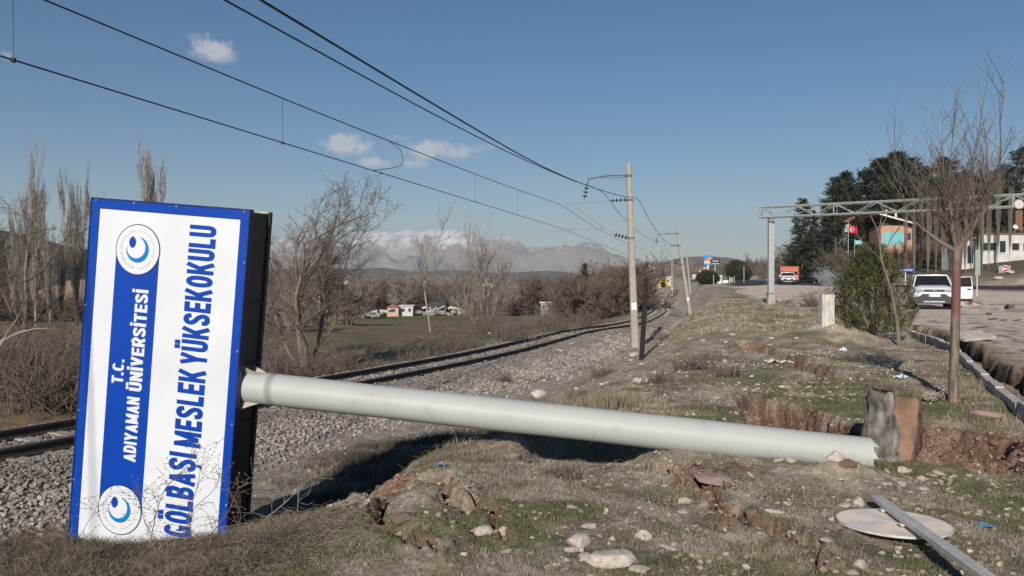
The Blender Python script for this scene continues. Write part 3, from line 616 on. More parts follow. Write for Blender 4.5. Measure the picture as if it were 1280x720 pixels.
for cz_ in (ctop, cbot):
    disc('emblem_outline', (cu, cz_), 0, rr + .004, y0 - .0015, .002, m_navy)
    disc('emblem_disc', (cu, cz_), 0, rr - .005, y0 - .0035, .002, m_white)
    yb = y0 - .0055; s1 = rr
    # crescent open to the upper left
    c1 = (cu, cz_); R1 = .515 * rr; c2 = (cu - .072 * rr, cz_ + .078 * rr); R2 = .425 * rr
    vs = []; nn_ = 48; a0, a1 = R(-193), R(78)
    for k in range(nn_ + 1):
        a_ = a0 + (a1 - a0) * k / nn_; po = (c1[0] + R1 * math.cos(a_), c1[1] + R1 * math.sin(a_))
        dx = c1[0] - c2[0]; dz_ = c1[1] - c2[1]; ux, uz = math.cos(a_), math.sin(a_); bq = dx * ux + dz_ * uz; rad = -bq + math.sqrt(max(bq * bq - (dx * dx + dz_ * dz_ - R2 * R2), 0)); rad = min(rad, R1 * .985)
        pi_ = (c1[0] + rad * ux, c1[1] + rad * uz); vs += [(po[0], yb - .002, po[1]), (pi_[0], yb - .002, pi_[1]), (po[0], yb, po[1]), (pi_[0], yb, pi_[1])]
    fs = []
    for k in range(nn_): i = 4 * k; fs += [(i, i + 1, i + 5, i + 4), (i, i + 4, i + 6, i + 2), (i + 1, i + 3, i + 7, i + 5)]
    mb = MB(); mb.add(vs, fs); mb.build('emblem_crescent', m_teal, sign)
    hx, hz = cu - .25 * rr, cz_ + .28 * rr
    pts = []
    for k in range(26):
        a_ = 2 * PI * k / 26; q = .185 * rr * (1 + (.16 if k % 2 else -.04) * (math.cos(a_) > -.2)); pts.append((hx + q * math.cos(a_) * .82, hz + q * math.sin(a_) * 1.15))
    MB().prism(pts, 1, yb - .002, yb).build('emblem_leaf', m_blue, sign)
    def ring_text(s, a_start, a_end, hgt):
        ms = []; wd = [1.0 if c not in 'Iİ ' else .55 for c in s]; tot = sum(wd); acc = 0; V = []; Fc = []
        for c, wdt in zip(s, wd):
            a_ = a_start + (a_end - a_start) * (acc + wdt / 2) / tot; acc += wdt
            if c == ' ': continue
            me = textmesh(c, .01, 1); bm = bmesh.new(); bm.from_mesh(me); bpy.data.meshes.remove(me)
            xs_ = [v.co.x for v in bm.verts]; xm_ = (min(xs_) + max(xs_)) / 2; base = len(V); ra = .70 * rr
            for v in bm.verts:
                lx = (v.co.x - xm_) * hgt * 1.35 * .8; lz = v.co.y * hgt * 1.35
                rad = ra + lz; aa = a_ - lx / ra; V.append((cu + rad * math.cos(aa), yb - (.0015 if v.co.z > 0 else 0), cz_ + rad * math.sin(aa)))
            bm.verts.index_update(); Fc += [tuple(v.index + base for v in f.verts) for f in bm.faces]; bm.free()
        mb = MB(); mb.add(V, Fc); mb.build('emblem_lettering', m_grey, sign)
    ring_text('ADIYAMAN ÜNİVERSİTESİ', R(-98), R(-98 - 178), .105 * rr)
    ring_text('2006', R(12), R(-24), .105 * rr)
    for b0, b1 in ((82, 18), (-30, -82)):
        mb = MB(); vs = []; n_ = 16
        for k in range(n_ + 1):
            a_ = R(b0 + (b1 - b0) * k / n_)
            for r_ in (.745 * rr, .765 * rr): vs += [(cu + r_ * math.cos(a_), yb - .0015, cz_ + r_ * math.sin(a_)), (cu + r_ * math.cos(a_), yb, cz_ + r_ * math.sin(a_))]
        mb.add(vs, [(4 * k, 4 * k + 2, 4 * k + 6, 4 * k + 4) for k in range(n_)]); mb.build('emblem_line', m_grey, sign)
# pole, still welded to the cabinet: a part of the sign, in world axes
m_pole = pmat('cream_painted_steel', (.44, .45, .425), (.40, .41, .385), 1.6, .5, .0012, 9, ramp=(.3, .7), spec=.3)
def stain(mat, rust=(.16, .085, .045), dirt=(.20, .165, .125), sc=1.0, amt=1.0):
    t = mat.node_tree; b = t.nodes['Principled BSDF']; src = b.inputs['Base Color'].links[0].from_socket; tcn = t.nodes.new('ShaderNodeTexCoord')
    for k, (scl, th, col, st) in enumerate(((3.2 * sc, .585, dirt, (1, 1, 1)), (16 * sc, .665, rust, (1, 1, 1)), (6 * sc, .64, dirt, (.25, 3.5, 3.5)))):
        mp = t.nodes.new('ShaderNodeMapping'); mp.inputs['Scale'].default_value = st; mp.inputs['Location'].default_value = (k * 3.7, 1.3 * k, 0); t.links.new(tcn.outputs['Object'], mp.inputs[0])
        n = t.nodes.new('ShaderNodeTexNoise'); n.inputs['Scale'].default_value = scl; n.inputs['Detail'].default_value = 9; n.inputs['Roughness'].default_value = .68; t.links.new(mp.outputs[0], n.inputs['Vector'])
        r = t.nodes.new('ShaderNodeMapRange'); r.inputs[1].default_value = th; r.inputs[2].default_value = th + .09; r.inputs[4].default_value = (.45, .8, .35)[k] * amt; t.links.new(n.outputs[0], r.inputs[0])
        m = t.nodes.new('ShaderNodeMix'); m.data_type = 'RGBA'; t.links.new(r.outputs[0], m.inputs[0]); t.links.new(src, m.inputs[6]); m.inputs[7].default_value = (*col, 1); src = m.outputs[2]
    t.links.new(src, b.inputs['Base Color'])
stain(m_pole, amt=.45)
stain(m_white, (.45, .43, .40), (.55, .54, .52), .8, .5)
inv = Mr.inverted()
def toloc(p): return inv @ (Vector(p) - org)
ax = (PIPE1 - PIPE0).normalized(); st = PIPE0 - ax * .02
mb = MB(); Lp = (PIPE1 - PIPE0).length; pts = []; rs = []
for k in range(25):
    f = k / 24; pts.append(toloc(PIPE0 + ax * Lp * f - ax * .04 * (k == 0))); rs.append(.150 + .0015 * math.sin(f * 19))
mb.tube(pts, rs, 40, True); pole = mb.build('pole', m_pole, sign, smooth=50)
for f in (.42, .985 - .4):
    mb = MB(); c = PIPE0 + ax * Lp * f; mb.tube([toloc(c - ax * .006), toloc(c + ax * .006)], .1530, 40, False); mb.build('weld_seam', m_pole, sign, smooth=50)
# torn rim at the broken foot of the pole
mb = MB(); sdv = ax.cross(Vector((0, 0, 1))).normalized(); upv = sdv.cross(ax)
for k in range(9):
    a_ = 2 * PI * k / 9; q = PIPE1 + (sdv * math.cos(a_) + upv * math.sin(a_)) * .142; q2 = q + ax * random.uniform(.015, .05) + (q - PIPE1) * random.uniform(-.1, .15)
    a2 = a_ + .5; r2 = PIPE1 + (sdv * math.cos(a2) + upv * math.sin(a2)) * .142
    mb.add([toloc(v) for v in (q, r2, q2, q * .97 + PIPE1 * .03, r2 * .97 + PIPE1 * .03)], [(0, 1, 2), (3, 4, 2), (0, 2, 3), (1, 4, 2)])
mb.build('torn_rim', m_pole, sign)
for a_ in (R(62), R(115), R(-62)):
    d = sdv * math.cos(a_) + upv * math.sin(a_); q = PIPE0 + ax * .0; tn = ax.cross(d) * .006
    A_ = [q + d * .14, q + d * .27 - ax * .02, q + ax * .26 + d * .14]
    mb = MB(); mb.add([toloc(v + tn) for v in A_] + [toloc(v - tn) for v in A_], [(0, 1, 2), (3, 5, 4), (0, 3, 4, 1), (1, 4, 5, 2), (2, 5, 3, 0)]); mb.build('gusset_plate', m_dirtyw, sign)

# ------------------------------------------------------------------ torn-out footing and clay block
m_foot = pmat('weathered_grey_concrete', (.24, .22, .195), (.05, .042, .035), 6.5, .95, .02, 14, stretch=(2.2, 2.2, .7), ramp=(.38, .66))
m_clay = pmat('orange_clay', (.29, .18, .115), (.125, .078, .053), 4.2, .95, .012, 26)
def rough_block(name, corners, mat, amp, seed, sub=4, parent=None):
    """corners: 8 points, bottom ring then top ring"""
    bm = bmesh.new(); vs = [bm.verts.new(c) for c in corners]
    for f in ((0, 3, 2, 1), (4, 5, 6, 7), (0, 1, 5, 4), (1, 2, 6, 5), (2, 3, 7, 6), (3, 0, 4, 7)): bm.faces.new([vs[i] for i in f])
    bmesh.ops.subdivide_edges(bm, edges=bm.edges[:], cuts=11, use_grid_fill=True); bm.normal_update()
    P = np.array([v.co[:] for v in bm.verts]); d = (fbm(P[:, 0] * 1.7 + P[:, 1] * 2.1, P[:, 2] * .5, 9, 3, seed) - .5) * amp * 1.6 + (fbm(P[:, 0] + P[:, 1], P[:, 2], 26, 2, seed + 5) - .5) * amp * .5
    ed = (fbm(P[:, 0] * 3 + P[:, 1] * 2, P[:, 1], 8, 2, seed + 9) - .5) * amp * 2.2; zt = P[:, 2] > np.percentile(P[:, 2], 86)
    for v, q, e, tt in zip(bm.verts, d, ed, zt):
        v.co += v.normal * float(q)
        if tt: v.co.z += float(e)
    me = bpy.data.meshes.new(name); bm.to_mesh(me); bm.free(); me.materials.append(mat)
    for p in me.polygons: p.use_smooth = True
    return link(name, me, parent)
Yf = 7.55
def U(px, py, Y): return unproj(px, py, Y)
fl = [U(1079, 560, Yf + .05), U(1121, 600, Yf - .25), U(1126, 590, Yf + .35), U(1090, 560, Yf + .5), U(1087, 487, Yf - .02), U(1119, 491, Yf - .1), U(1128, 489, Yf + .45), U(1094, 486, Yf + .5)]
fo = rough_block('concrete_footing', fl, m_foot, .075, 3); tag(fo, 'grey weathered concrete footing torn up at the foot of the fallen pole', 'concrete footing')
cl = [U(1116, 590, Yf - .2), U(1140, 582, Yf - .22), U(1152, 560, Yf + .35), U(1127, 560, Yf + .4), U(1118, 495, Yf - .1), U(1150, 500, Yf - .12), U(1152, 494, Yf + .5), U(1128, 494, Yf + .5)]
co_ = empty('clay_block', (0, 0, 0), 0, 'upright block of orange clay with turf on top beside the grey footing', 'soil block')
rough_block('clay', cl, m_clay, .04, 8, parent=co_)

# ------------------------------------------------------------------ round sign lying on the grass
m_alu = pmat('weathered_sign_aluminium', (.66, .64, .62), (.92, .76, .60), 3.6, .8, ramp=(.42, .56), spec=.35)
m_galv = pmat('galvanised_steel', (.62, .585, .54), (.48, .455, .42), 18, .5, metal=.1)
c = gnd(1117, 664); nrm = Vector((0.02, -.02, 1)).normalized()
rs_ = empty('round_road_sign', (c.x, c.y, c.z + .05), 0, 'round pale traffic sign lying face down on the grass with its pole', 'road sign'); rs_.rotation_euler = (R(-1.5), R(1.0), 0)
mb = MB(); mb.tube([(0, 0, -.003), (0, 0, .003)], .335, 64); mb.build('sign_plate', m_alu, rs_)
mb = MB()
vs = []; fs = []
for k in range(64):
    a_ = 2 * PI * k / 64
    for r_, h in ((.335, .003), (.342, .003), (.342, -.012), (.335, -.012)): vs.append((r_ * math.cos(a_), r_ * math.sin(a_), h))
for k in range(64):
    i, j = 4 * k, 4 * ((k + 1) % 64); fs += [(i + q, i + (q + 1) % 4, j + (q + 1) % 4, j + q) for q in range(4)]
mb.add(vs, fs); mb.build('rolled_edge', m_galv, rs_)
pa = gnd(1096, 640); pb = gnd(1188, 722); A_ = Vector((pa.x - c.x, pa.y - c.y, .045)); B_ = Vector((pb.x - c.x, pb.y - c.y, .06)); B_ = A_ + (B_ - A_) * 1.9
mb = MB(); d = (B_ - A_).normalized(); sd = d.cross(Vector((0, 0, 1))).normalized()
pr = [(-.036, -.02), (-.036, .008), (-.028, .014), (.028, .014), (.036, .008), (.036, -.02), (.026, -.02), (.026, .004), (-.026, .004), (-.026, -.02)]
mb.loft([[p + sd * a + Vector((0, 0, h)) for a, h in pr] for p in (A_, A_ + (B_ - A_) * .5, B_)]); mb.build('post', m_galv, rs_)
for q in (.25, .62):
    p = A_.lerp(A_ + (B_ - A_) * .42, q); mb = MB(); mb.box(p - Vector((0, 0, .028)), (.11, .05, .012), Matrix.Rotation(math.atan2(d.y, d.x) + PI / 2, 4, 'Z')); mb.build('clamp', m_galv, rs_)

# ------------------------------------------------------------------ kerb stones round the turf
m_kerb = pmat('kerb_concrete', (.50, .46, .40), (.36, .33, .285), 9, .9, .006, 50)
kerb = tag(empty('kerb', (0, 0, 0)), kind='structure')
kp = catmull([onground(*p)[:2] for p in ((1420, 590), (1330, 543), (1283, 516), (1243, 484), (1210, 453), (1190, 436), (1156, 424), (1125, 416))], 10)
acc = [0]
for i in range(1, len(kp)): acc.append(acc[-1] + (kp[i] - kp[i - 1]).length)
kme = MB().box((0, 0, -.06), (.72, .11, .34)).mesh('kerb_stone', m_kerb, .012)
s = 0; KX = [p.x for p in kp]; KY = [p.y for p in kp]
while s < acc[-1] - .8:
    x1, y1, x2, y2 = np.interp(s, acc, KX), np.interp(s, acc, KY), np.interp(s + .74, acc, KX), np.interp(s + .74, acc, KY)
    o = link('kerb_stone', kme, kerb); xm_, ym_ = (x1 + x2) / 2 - .08, (y1 + y2) / 2 + .02
    o.location = (xm_, ym_, .03 + random.uniform(-.02, .02)); o.rotation_euler = (random.uniform(-.04, .04), random.uniform(-.02, .02), math.atan2(y2 - y1, x2 - x1) + random.uniform(-.02, .02)); s += .745
# ------------------------------------------------------------------ stones
m_lime = pmat('pale_limestone', (.60, .525, .45), (.42, .355, .29), 9, .9, .006, 40)
m_pink = pmat('pinkish_stone', (.33, .22, .19), (.27, .19, .165), 7, .9, .005, 40)
m_brownrock = pmat('brown_clod', (.26, .16, .115), (.18, .115, .085), 9, .95, .01, 30)
def rockmesh(seed, flat=.6):
    bm = bmesh.new(); bmesh.ops.create_icosphere(bm, subdivisions=3, radius=.5); g_ = random.Random(seed)
    pl = [(Vector((g_.uniform(-1, 1), g_.uniform(-1, 1), g_.uniform(-.6, 1))).normalized(), g_.uniform(.28, .42)) for _ in range(9)]
    for v in bm.verts:
        for nn_, dd in pl:
            e = v.co.dot(nn_) - dd
            if e > 0: v.co -= nn_ * e * .85
        q = v.co * 5; v.co *= 1 + .10 * (float(fbm(np.array([q.x + q.z]), np.array([q.y - q.z * .7]), 1, 3, seed)[0]) - .5) * 2
        v.co.z *= flat
    me = bpy.data.meshes.new('rock'); bm.to_mesh(me); bm.free(); me.materials.append(m_lime)
    for p in me.polygons: p.use_smooth = True
    me.set_sharp_from_angle(angle=R(32)); return me
RK = [rockmesh(k, f) for k, f in enumerate((.55, .7, .45, .6, .8, .5))]; RKP = []
for m_, l_ in ((m_pink, RKP),):
    for r_ in RK[:3]: q = r_.copy(); q.materials[0] = m_; l_.append(q)
RKB = []
for r_ in RK[3:5]: q = r_.copy(); q.materials[0] = m_brownrock; RKB.append(q)
def rock(px, py, wpx, me, label=None, hs_=1.0, group=None, sink=.3):
    p = gnd(px, py); sz = wpx / FPX * p.y; o = link('rock', me); o.scale = (sz, sz * random.uniform(.7, 1), sz * hs_); o.rotation_euler = (random.uniform(-.15, .15), random.uniform(-.15, .15), random.uniform(0, 6) if label is None else random.uniform(-.4, .4))
    hgt = sz * hs_ * .55; o.location = (p.x, p.y + sz * .2, p.z + hgt * (.5 - sink)); tag(o, label, 'rock', group); return o
BIG = [
 (765, 708, 66, 0, 'largest pale flat rock at the bottom edge of the grass', .75), (722, 684, 38, 1, 'chalky rock up the slope from the largest flat rock', .9), (716, 691, 22, 2, 'small chalky rock tucked under its bigger pale neighbour', .8),
 (735, 702, 26, 3, 'rounded pale rock left of the largest flat rock', .8), (783, 704, 34, 4, 'pale rock leaning on the right side of the largest flat rock', .8), (800, 716, 30, 5, 'low pale rock at the very bottom right of the flat rock', .6),
 (602, 669, 30, 1, 'whitish angular rock in green grass right of the crack', .85), (629, 668, 17, 4, 'small whitish rock right of the angular rock by the crack', 1.1), (632, 692, 18, 0, 'lone low stone in green grass below the whitish angular rock', .6),
 (857, 629, 21, 3, 'rounded pale rock in the middle of the grass below the pole', .85), (853, 642, 16, 0, 'dull stone just below the rounded pale rock', .6), (737, 661, 21, 2, 'oval pale rock lying alone between the cracks', .8),
 (716, 636, 16, 5, 'small heart shaped pale stone below the fallen pole', .7), (805, 675, 24, 4, 'pointed pale rock above the bottom rock pile', .9), (839, 689, 24, 2, 'long sliver of white rock right of the rock pile', .5),
 (1075, 633, 17, 4, 'cube shaped pinkish rock touching the round sign post', 1.2), (1056, 634, 18, 0, 'flat white rock left of the cube shaped rock', .6), (1060, 641, 14, 2, 'flat chip of white rock below the cube shaped rock', .4),
 (1075, 711, 20, 1, 'upright pale rock at the bottom edge under the round sign', 1.3), (1067, 719, 18, 3, 'half cut pale rock at the bottom edge by the upright one', .8), (1035, 678, 18, 5, 'pale stone on the lip of the long crack', .7),
 (970, 643, 26, 2, 'flat white rock above the long crack', .5), (1131, 592, 18, 3, 'chalky rock beside the foot of the clay block', 1.1), (1155, 613, 15, 0, 'white pebble rock in the grass right of the footing', .8),
 (1129, 607, 10, 1, 'little white stone in front of the footing', 1.0), (1153, 601, 12, 4, 'dull stone between the clay block and the white pebble rock', .9), (1176, 594, 18, 5, 'pale grey stone at the edge of the red soil', .7),
 (672, 497, 26, 1, 'big rounded tan rock on the ballast edge behind the pole', .95), (806, 478, 30, 0, 'tan boulder on the dirt bank behind the pole', .7), (793, 446, 16, 3, 'tan rock at the foot of the rusty post', .8),
 (974, 577, 14, 0, 'small tan stone against the pole', .8), (990, 578, 18, 3, 'tan stone against the pole beside the turf heap', .8), (1047, 577, 24, 4, 'buff rock poking out of the turf heap over the pole', .9),
 (832, 611, 10, 2, 'little white stone inside the long crack', .7), (700, 440, 12, 3, 'white stone at the edge of the ballast', .7)]
for px, py, wp, k, lab, h_ in BIG:
    if py < 720: rock(px, py, wp, RK[k], lab, h_)
rock(1238, 522, 42, RKP[0], 'pink slab of stone lying by the kerb', .55)
rock(890, 602, 62, RKP[1], 'broad low lump of pinkish caked soil beside the long crack', .38, sink=.55)
rock(640, 573, 26, RKP[2], 'rounded pinkish stone under the shadow of the pole', .6)
rock(1160, 497, 26, RKP[1], 'grey pink stone behind the clay block', .7)
for px, py, wp, lab in ((1062, 585, 26, 'brown clod on the turf heap over the pole'), (1246, 560, 16, 'brown clod in the red soil at the right edge'), (505, 655, 34, 'brown clod hanging on the edge of the left crack'), (540, 684, 30, 'brown clod at the mouth of the bottom crack')):
    rock(px, py, wp, RKB[random.randint(0, 1)], lab, .8)
gr_ = 'small pale stones scattered over the grass'
g2 = random.Random(11)
for k in range(130):
    px = g2.uniform(520, 1270); py = g2.uniform(600, 715)
    if g2.random() < .35: px = g2.gauss(1160, 40); py = g2.gauss(603, 9)
    if 1040 < px < 1190 and 640 < py < 690: continue
    rock(px, py, g2.uniform(4, 9.5), RK[g2.randint(0, 5)], 'small pale stone among many scattered over the short grass', g2.uniform(.5, 1), gr_)
for k in range(100):
    px = g2.uniform(600, 1100); py = g2.uniform(400, 500)
    if 1000 < px < 1100 and py < 450: continue
    rock(px, py, g2.uniform(3.5, 9), RK[g2.randint(0, 5)], 'small pale stone among many on the bank behind the pole', g2.uniform(.4, .8), 'small pale stones on the bank')
# pebbles nobody could count
n = 5200; x = g.uniform(-3.5, 7.5, n); y = 4.3 + 14 * g.uniform(0, 1, n) ** 1.5; P = np.stack([x, y, gzv(x, y) + .003], -1)
o_, _s = nearoff(x, y); k = (o_ > 3.2) & (fbm(x, y, 1.2, 3, 55) > .47); P = P[k]; S = g.uniform(.008, .026, len(P)) * (1 + P[:, 1] / 18)
tag(link('pebbles', stones('pebbles', P, S, pmat('pebble_stone', (.40, .34, .28), (.30, .24, .19), 20, .9, attr='Col'), 5, .6)), 'loose pebbles and soil crumbs spread over the rough grass', 'pebbles', kind='stuff')
# crumbs of red earth along scarps and cracks
n = 42000; x = g.uniform(-3, 8, n); y = g.uniform(4.3, 22, n); _z, _c, inf = terrain(x, y, True); k = (inf['red'] > .35) | ((inf['dk'] > .5) & (g.uniform(0, 1, n) < .5))
x = x[k]; y = y[k]; gg_ = [(g.uniform(2.4, 4.3, 5000), g.uniform(7.9, 11, 5000)), (g.uniform(4.2, 6.6, 9000), g.uniform(7.4, 9.6, 9000)), (g.uniform(-1.8, 2.6, 26000), g.uniform(4.3, 8, 26000))]
for a_, b_ in gg_:
    _z, _c, inf = terrain(a_, b_, True); k = (inf['red'] > .5) & (fbm(a_, b_, 5, 2, 401) > .45); x = np.concatenate([x, a_[k]]); y = np.concatenate([y, b_[k]])
P = np.stack([x, y, gzv(x, y) + .008], -1); S = .009 + .03 * g.uniform(0, 1, len(P)) ** 4
tag(link('earth_clods', stones('earth_clods', P, S, pmat('red_earth_clod', (.30, .20, .15), (.17, .11, .08), 18, .95, attr='Col'), 9, .8)), 'crumbled red earth along the cracks and scarps in the ground', 'earth', kind='stuff')
print('near rocks ok')
# ------------------------------------------------------------------ grass and dry weeds
def blades(name, x, y, ln, wd, mat, seed, lean=.9, cols=None, z0=None):
    g_ = np.random.default_rng(seed); n = len(x); z = gzv(x, y) - .004 if z0 is None else z0
    a = g_.uniform(0, 2 * PI, n); le = np.minimum(g_.uniform(.15 if lean < 1 else .62, 1, n) * lean, 1.05); dx = np.cos(a) * le; dy = np.sin(a) * le
    b = g_.uniform(0, 2 * PI, n); wx = np.cos(b) * wd / 2; wy = np.sin(b) * wd / 2; up = ln * np.sqrt(np.clip(1.15 - le ** 2, .05, 1))
    V = np.zeros((n, 3, 3)); V[:, 0] = np.stack([x - wx, y - wy, z], -1); V[:, 1] = np.stack([x + wx, y + wy, z], -1); V[:, 2] = np.stack([x + dx * ln, y + dy * ln, z + up], -1)
    c = np.repeat(cols, 3, axis=0); return npmesh(name, V.reshape(-1, 3), np.arange(3 * n).reshape(n, 3), mat, c)
m_gr = bpy.data.materials.new('grass_blade'); m_gr.use_nodes = True; t = m_gr.node_tree; b = t.nodes['Principled BSDF']; b.inputs['Roughness'].default_value = .8; b.inputs['Specular IOR Level'].default_value = .2
a = t.nodes.new('ShaderNodeAttribute'); a.attribute_name = 'Col'; t.links.new(a.outputs[0], b.inputs['Base Color'])
g = np.random.default_rng(21)
def gcols(x, y, n, green=.48):
    n1 = fbm(x, y, .8, 4, 31); n2 = fbm(x, y, 3.1, 4, 32)
    p = np.clip(green + (n1 - .5) * 3.8 - (n2 - .5) * 2.2, .04, .96) > g.uniform(0, 1, n)
    G_ = np.array([.155, .160, .075]) * g.uniform(.6, 1.35, (n, 1)); S_ = np.array([.40, .335, .25]) * g.uniform(.45, 1.2, (n, 1)); return np.where(p[:, None], G_, S_), p
def scatter(n, x0, x1, y0, y1, pw=1.0):
    x = g.uniform(x0, x1, n); y = y0 + (y1 - y0) * g.uniform(0, 1, n) ** pw; _, _, inf = terrain(x, y, True)
    cover = fbm(x, y, 2.4, 4, 77); k = (inf['o'] > 4.0 + 1.6 * (y > 10)) & (~inf['lot']) & (inf['red'] < .08) & (inf['dk'] < .3) & (g.uniform(0, 1, n) < .15 + 1.5 * sst(.36, .56, cover)) & (np.abs(x) < y * .64 + .6)
    gm = onground(1047, 424); k &= np.hypot((x - gm.x) / 1.1, (y - gm.y) / 1.2) > 1
    pf = onground(890, 600); k &= np.hypot((x - pf.x) / .33, (y - pf.y) / .14) > 1
    # keep the ballast edge and the stretch right under the sign bare
    return x[k], y[k]
x, y = scatter(330000, -4.5, 6.5, 4.2, 9.5, 1.15); c, p = gcols(x, y, len(x)); ln = g.uniform(.012, .038, len(x)); tag(link('short_grass', blades('short_grass', x, y, ln, .0042, m_gr, 1, .95, c)), 'short matted grass over the cracked ground', 'grass', kind='stuff')
x, y = scatter(150000, -2, 11, 9.5, 24, 1.4); c, p = gcols(x, y, len(x)); ln = g.uniform(.015, .045, len(x)); tag(link('bank_grass', blades('bank_grass', x, y, ln, .009, m_gr, 2, .95, c)), 'thin worn grass on the ground behind the pole', 'grass', kind='stuff')
x, y = scatter(60000, 0, 22, 24, 60, 1.3); c, p = gcols(x, y, len(x), .32); ln = g.uniform(.05, .13, len(x)); tag(link('far_grass', blades('far_grass', x, y, ln, .028, m_gr, 3, .9, c)), 'sparse grass towards the pylon of the gantry', 'grass', kind='stuff')
# dry straw tufts
def tufts(name, centers, n_per, rad, ln, wd, label, seed, dark=1.0, lean=.75, tone=(.27, .225, .165)):
    g_ = np.random.default_rng(seed); X = []; Y = []; LN = []
    for cx_, cy_ in centers:
        m = int(n_per * g_.uniform(.6, 1.4)); r_ = rad * g_.uniform(.6, 1.4); X.append(cx_ + g_.normal(0, r_ * .5, m)); Y.append(cy_ + g_.normal(0, r_ * .5, m)); LN.append(g_.uniform(ln * .4, ln * 1.2, m))
    X = np.concatenate(X); Y = np.concatenate(Y); LN = np.concatenate(LN); _, _, inf = terrain(X, Y, True); k_ = (inf['red'] < .12) & (inf['dk'] < .3) & ~inf['lot']; X, Y, LN = X[k_], Y[k_], LN[k_]; c = np.array(tone) * g_.uniform(.25, 1.25, (len(X), 1)) * dark * (.35 + 1.25 * fbm(X, Y, 2.8, 3, 91))[:, None]
    o = link(name, blades(name, X, Y, LN, wd, m_gr, seed + 1, lean, c)); tag(o, label, 'dry grass', kind='stuff'); return o
g3 = random.Random(5)
def onscr(x0, x1, y0, y1, n):
    return [tuple(gnd(g3.uniform(x0, x1), g3.uniform(y0, y1))[:2]) for _ in range(n)]
tufts('dry_grass_tufts', onscr(0, 330, 665, 719, 70), 420, .24, .085, .0040, 'grey brown tangle of dry grass along the foot of the sign', 31, .85, 1.06)
tufts('dry_grass_tufts', onscr(0, 100, 650, 680, 20) + onscr(240, 420, 640, 690, 22), 260, .18, .075, .0040, 'dry grass fringe on the crest in front of the sign and track', 33, .85, 1.0)
cen = []
for k in range(26):
    f = k / 25; cen.append((-.9 + 2.3 * f + g3.uniform(-.15, .15), 8.5 + 1.5 * f + g3.uniform(-.5, .9)))
tufts('dry_grass_tufts', cen, 260, .30, .17, .006, 'pale dry grass on the slope seen under the pole', 35, 1.0, .8, (.34, .285, .20))
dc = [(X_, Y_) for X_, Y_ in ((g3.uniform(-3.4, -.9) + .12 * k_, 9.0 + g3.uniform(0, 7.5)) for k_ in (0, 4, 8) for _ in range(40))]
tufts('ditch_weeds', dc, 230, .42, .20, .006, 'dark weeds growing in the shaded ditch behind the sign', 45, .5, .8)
tufts('dry_grass_tufts', onscr(480, 800, 560, 592, 14), 150, .16, .07, .0045, 'low dry grass fringe in front of the pole', 37, .8)
tufts('dry_grass_tufts', onscr(620, 900, 455, 520, 12) + onscr(700, 1000, 400, 450, 9), 130, .45, .12, .010, 'dry weeds on the bank behind the pole', 39, .75, .8, (.25, .20, .155))
tufts('dry_grass_tufts', onscr(1180, 1240, 478, 520, 12) + onscr(1190, 1270, 520, 545, 6), 80, .20, .13, .005, 'straw tufts round the red painted tree', 41, 1.0, .7, (.36, .30, .22))
# turf still growing on top of the torn blocks
g = np.random.default_rng(66)
for (pp, zz, nm) in ((fl[4:8], .015, 'footing'), (cl[4:8], .0, 'clay block')):
    n = 900; a_, b_ = g.uniform(0, 1, n), g.uniform(0, 1, n); P4 = [np.array(p) for p in pp]; Q = (P4[0][None] * (1 - a_)[:, None] + P4[1][None] * a_[:, None]) * (1 - b_)[:, None] + (P4[3][None] * (1 - a_)[:, None] + P4[2][None] * a_[:, None]) * b_[:, None]
    c = np.array([.22, .185, .12]) * g.uniform(.3, 1.2, (n, 1)); tag(link('turf_cap', blades('turf_cap', Q[:, 0], Q[:, 1], g.uniform(.03, .09, n), .005, m_gr, 5, .98, c, Q[:, 2] + zz)), 'matted turf left on top of the torn out ' + nm, 'turf', kind='stuff')
# bent straws lying over the matted grass
g = np.random.default_rng(61); n = 5200; x = g.uniform(-4, 7, n); y = g.uniform(4.3, 9, n); x[:2600] = g.uniform(-4, -.8, 2600); y[:2600] = g.uniform(4.3, 5.6, 2600); _, _, inf = terrain(x, y, True); k = (inf['red'] < .3) & (inf['o'] > 3.7); x = x[k]; y = y[k]; n = len(x)
a_ = g.uniform(0, 2 * PI, n); L_ = g.uniform(.05, .20, n); z = gzv(x, y); S = []; px_, py_, pz_ = x, y, z + .002; el = g.uniform(.1, .9, n)
for j in range(3):
    qx = px_ + np.cos(a_) * np.cos(el) * L_ / 3; qy = py_ + np.sin(a_) * np.cos(el) * L_ / 3; qz = np.maximum(pz_ + np.sin(el) * L_ / 3, gzv(qx, qy) + .004); S.append(np.stack([px_, py_, pz_, qx, qy, qz, np.full(n, .0011), np.full(n, .0009)], -1)); px_, py_, pz_ = qx, qy, qz; el = el - .45; a_ = a_ + g.normal(0, .35, n)
tag(link('loose_straws', segmesh('loose_straws', np.concatenate(S), pmat('dry_straw', (.38, .32, .23), (.20, .165, .12), 6, .9), 3)), 'thin bent straws lying over the matted grass', 'straw', kind='stuff')
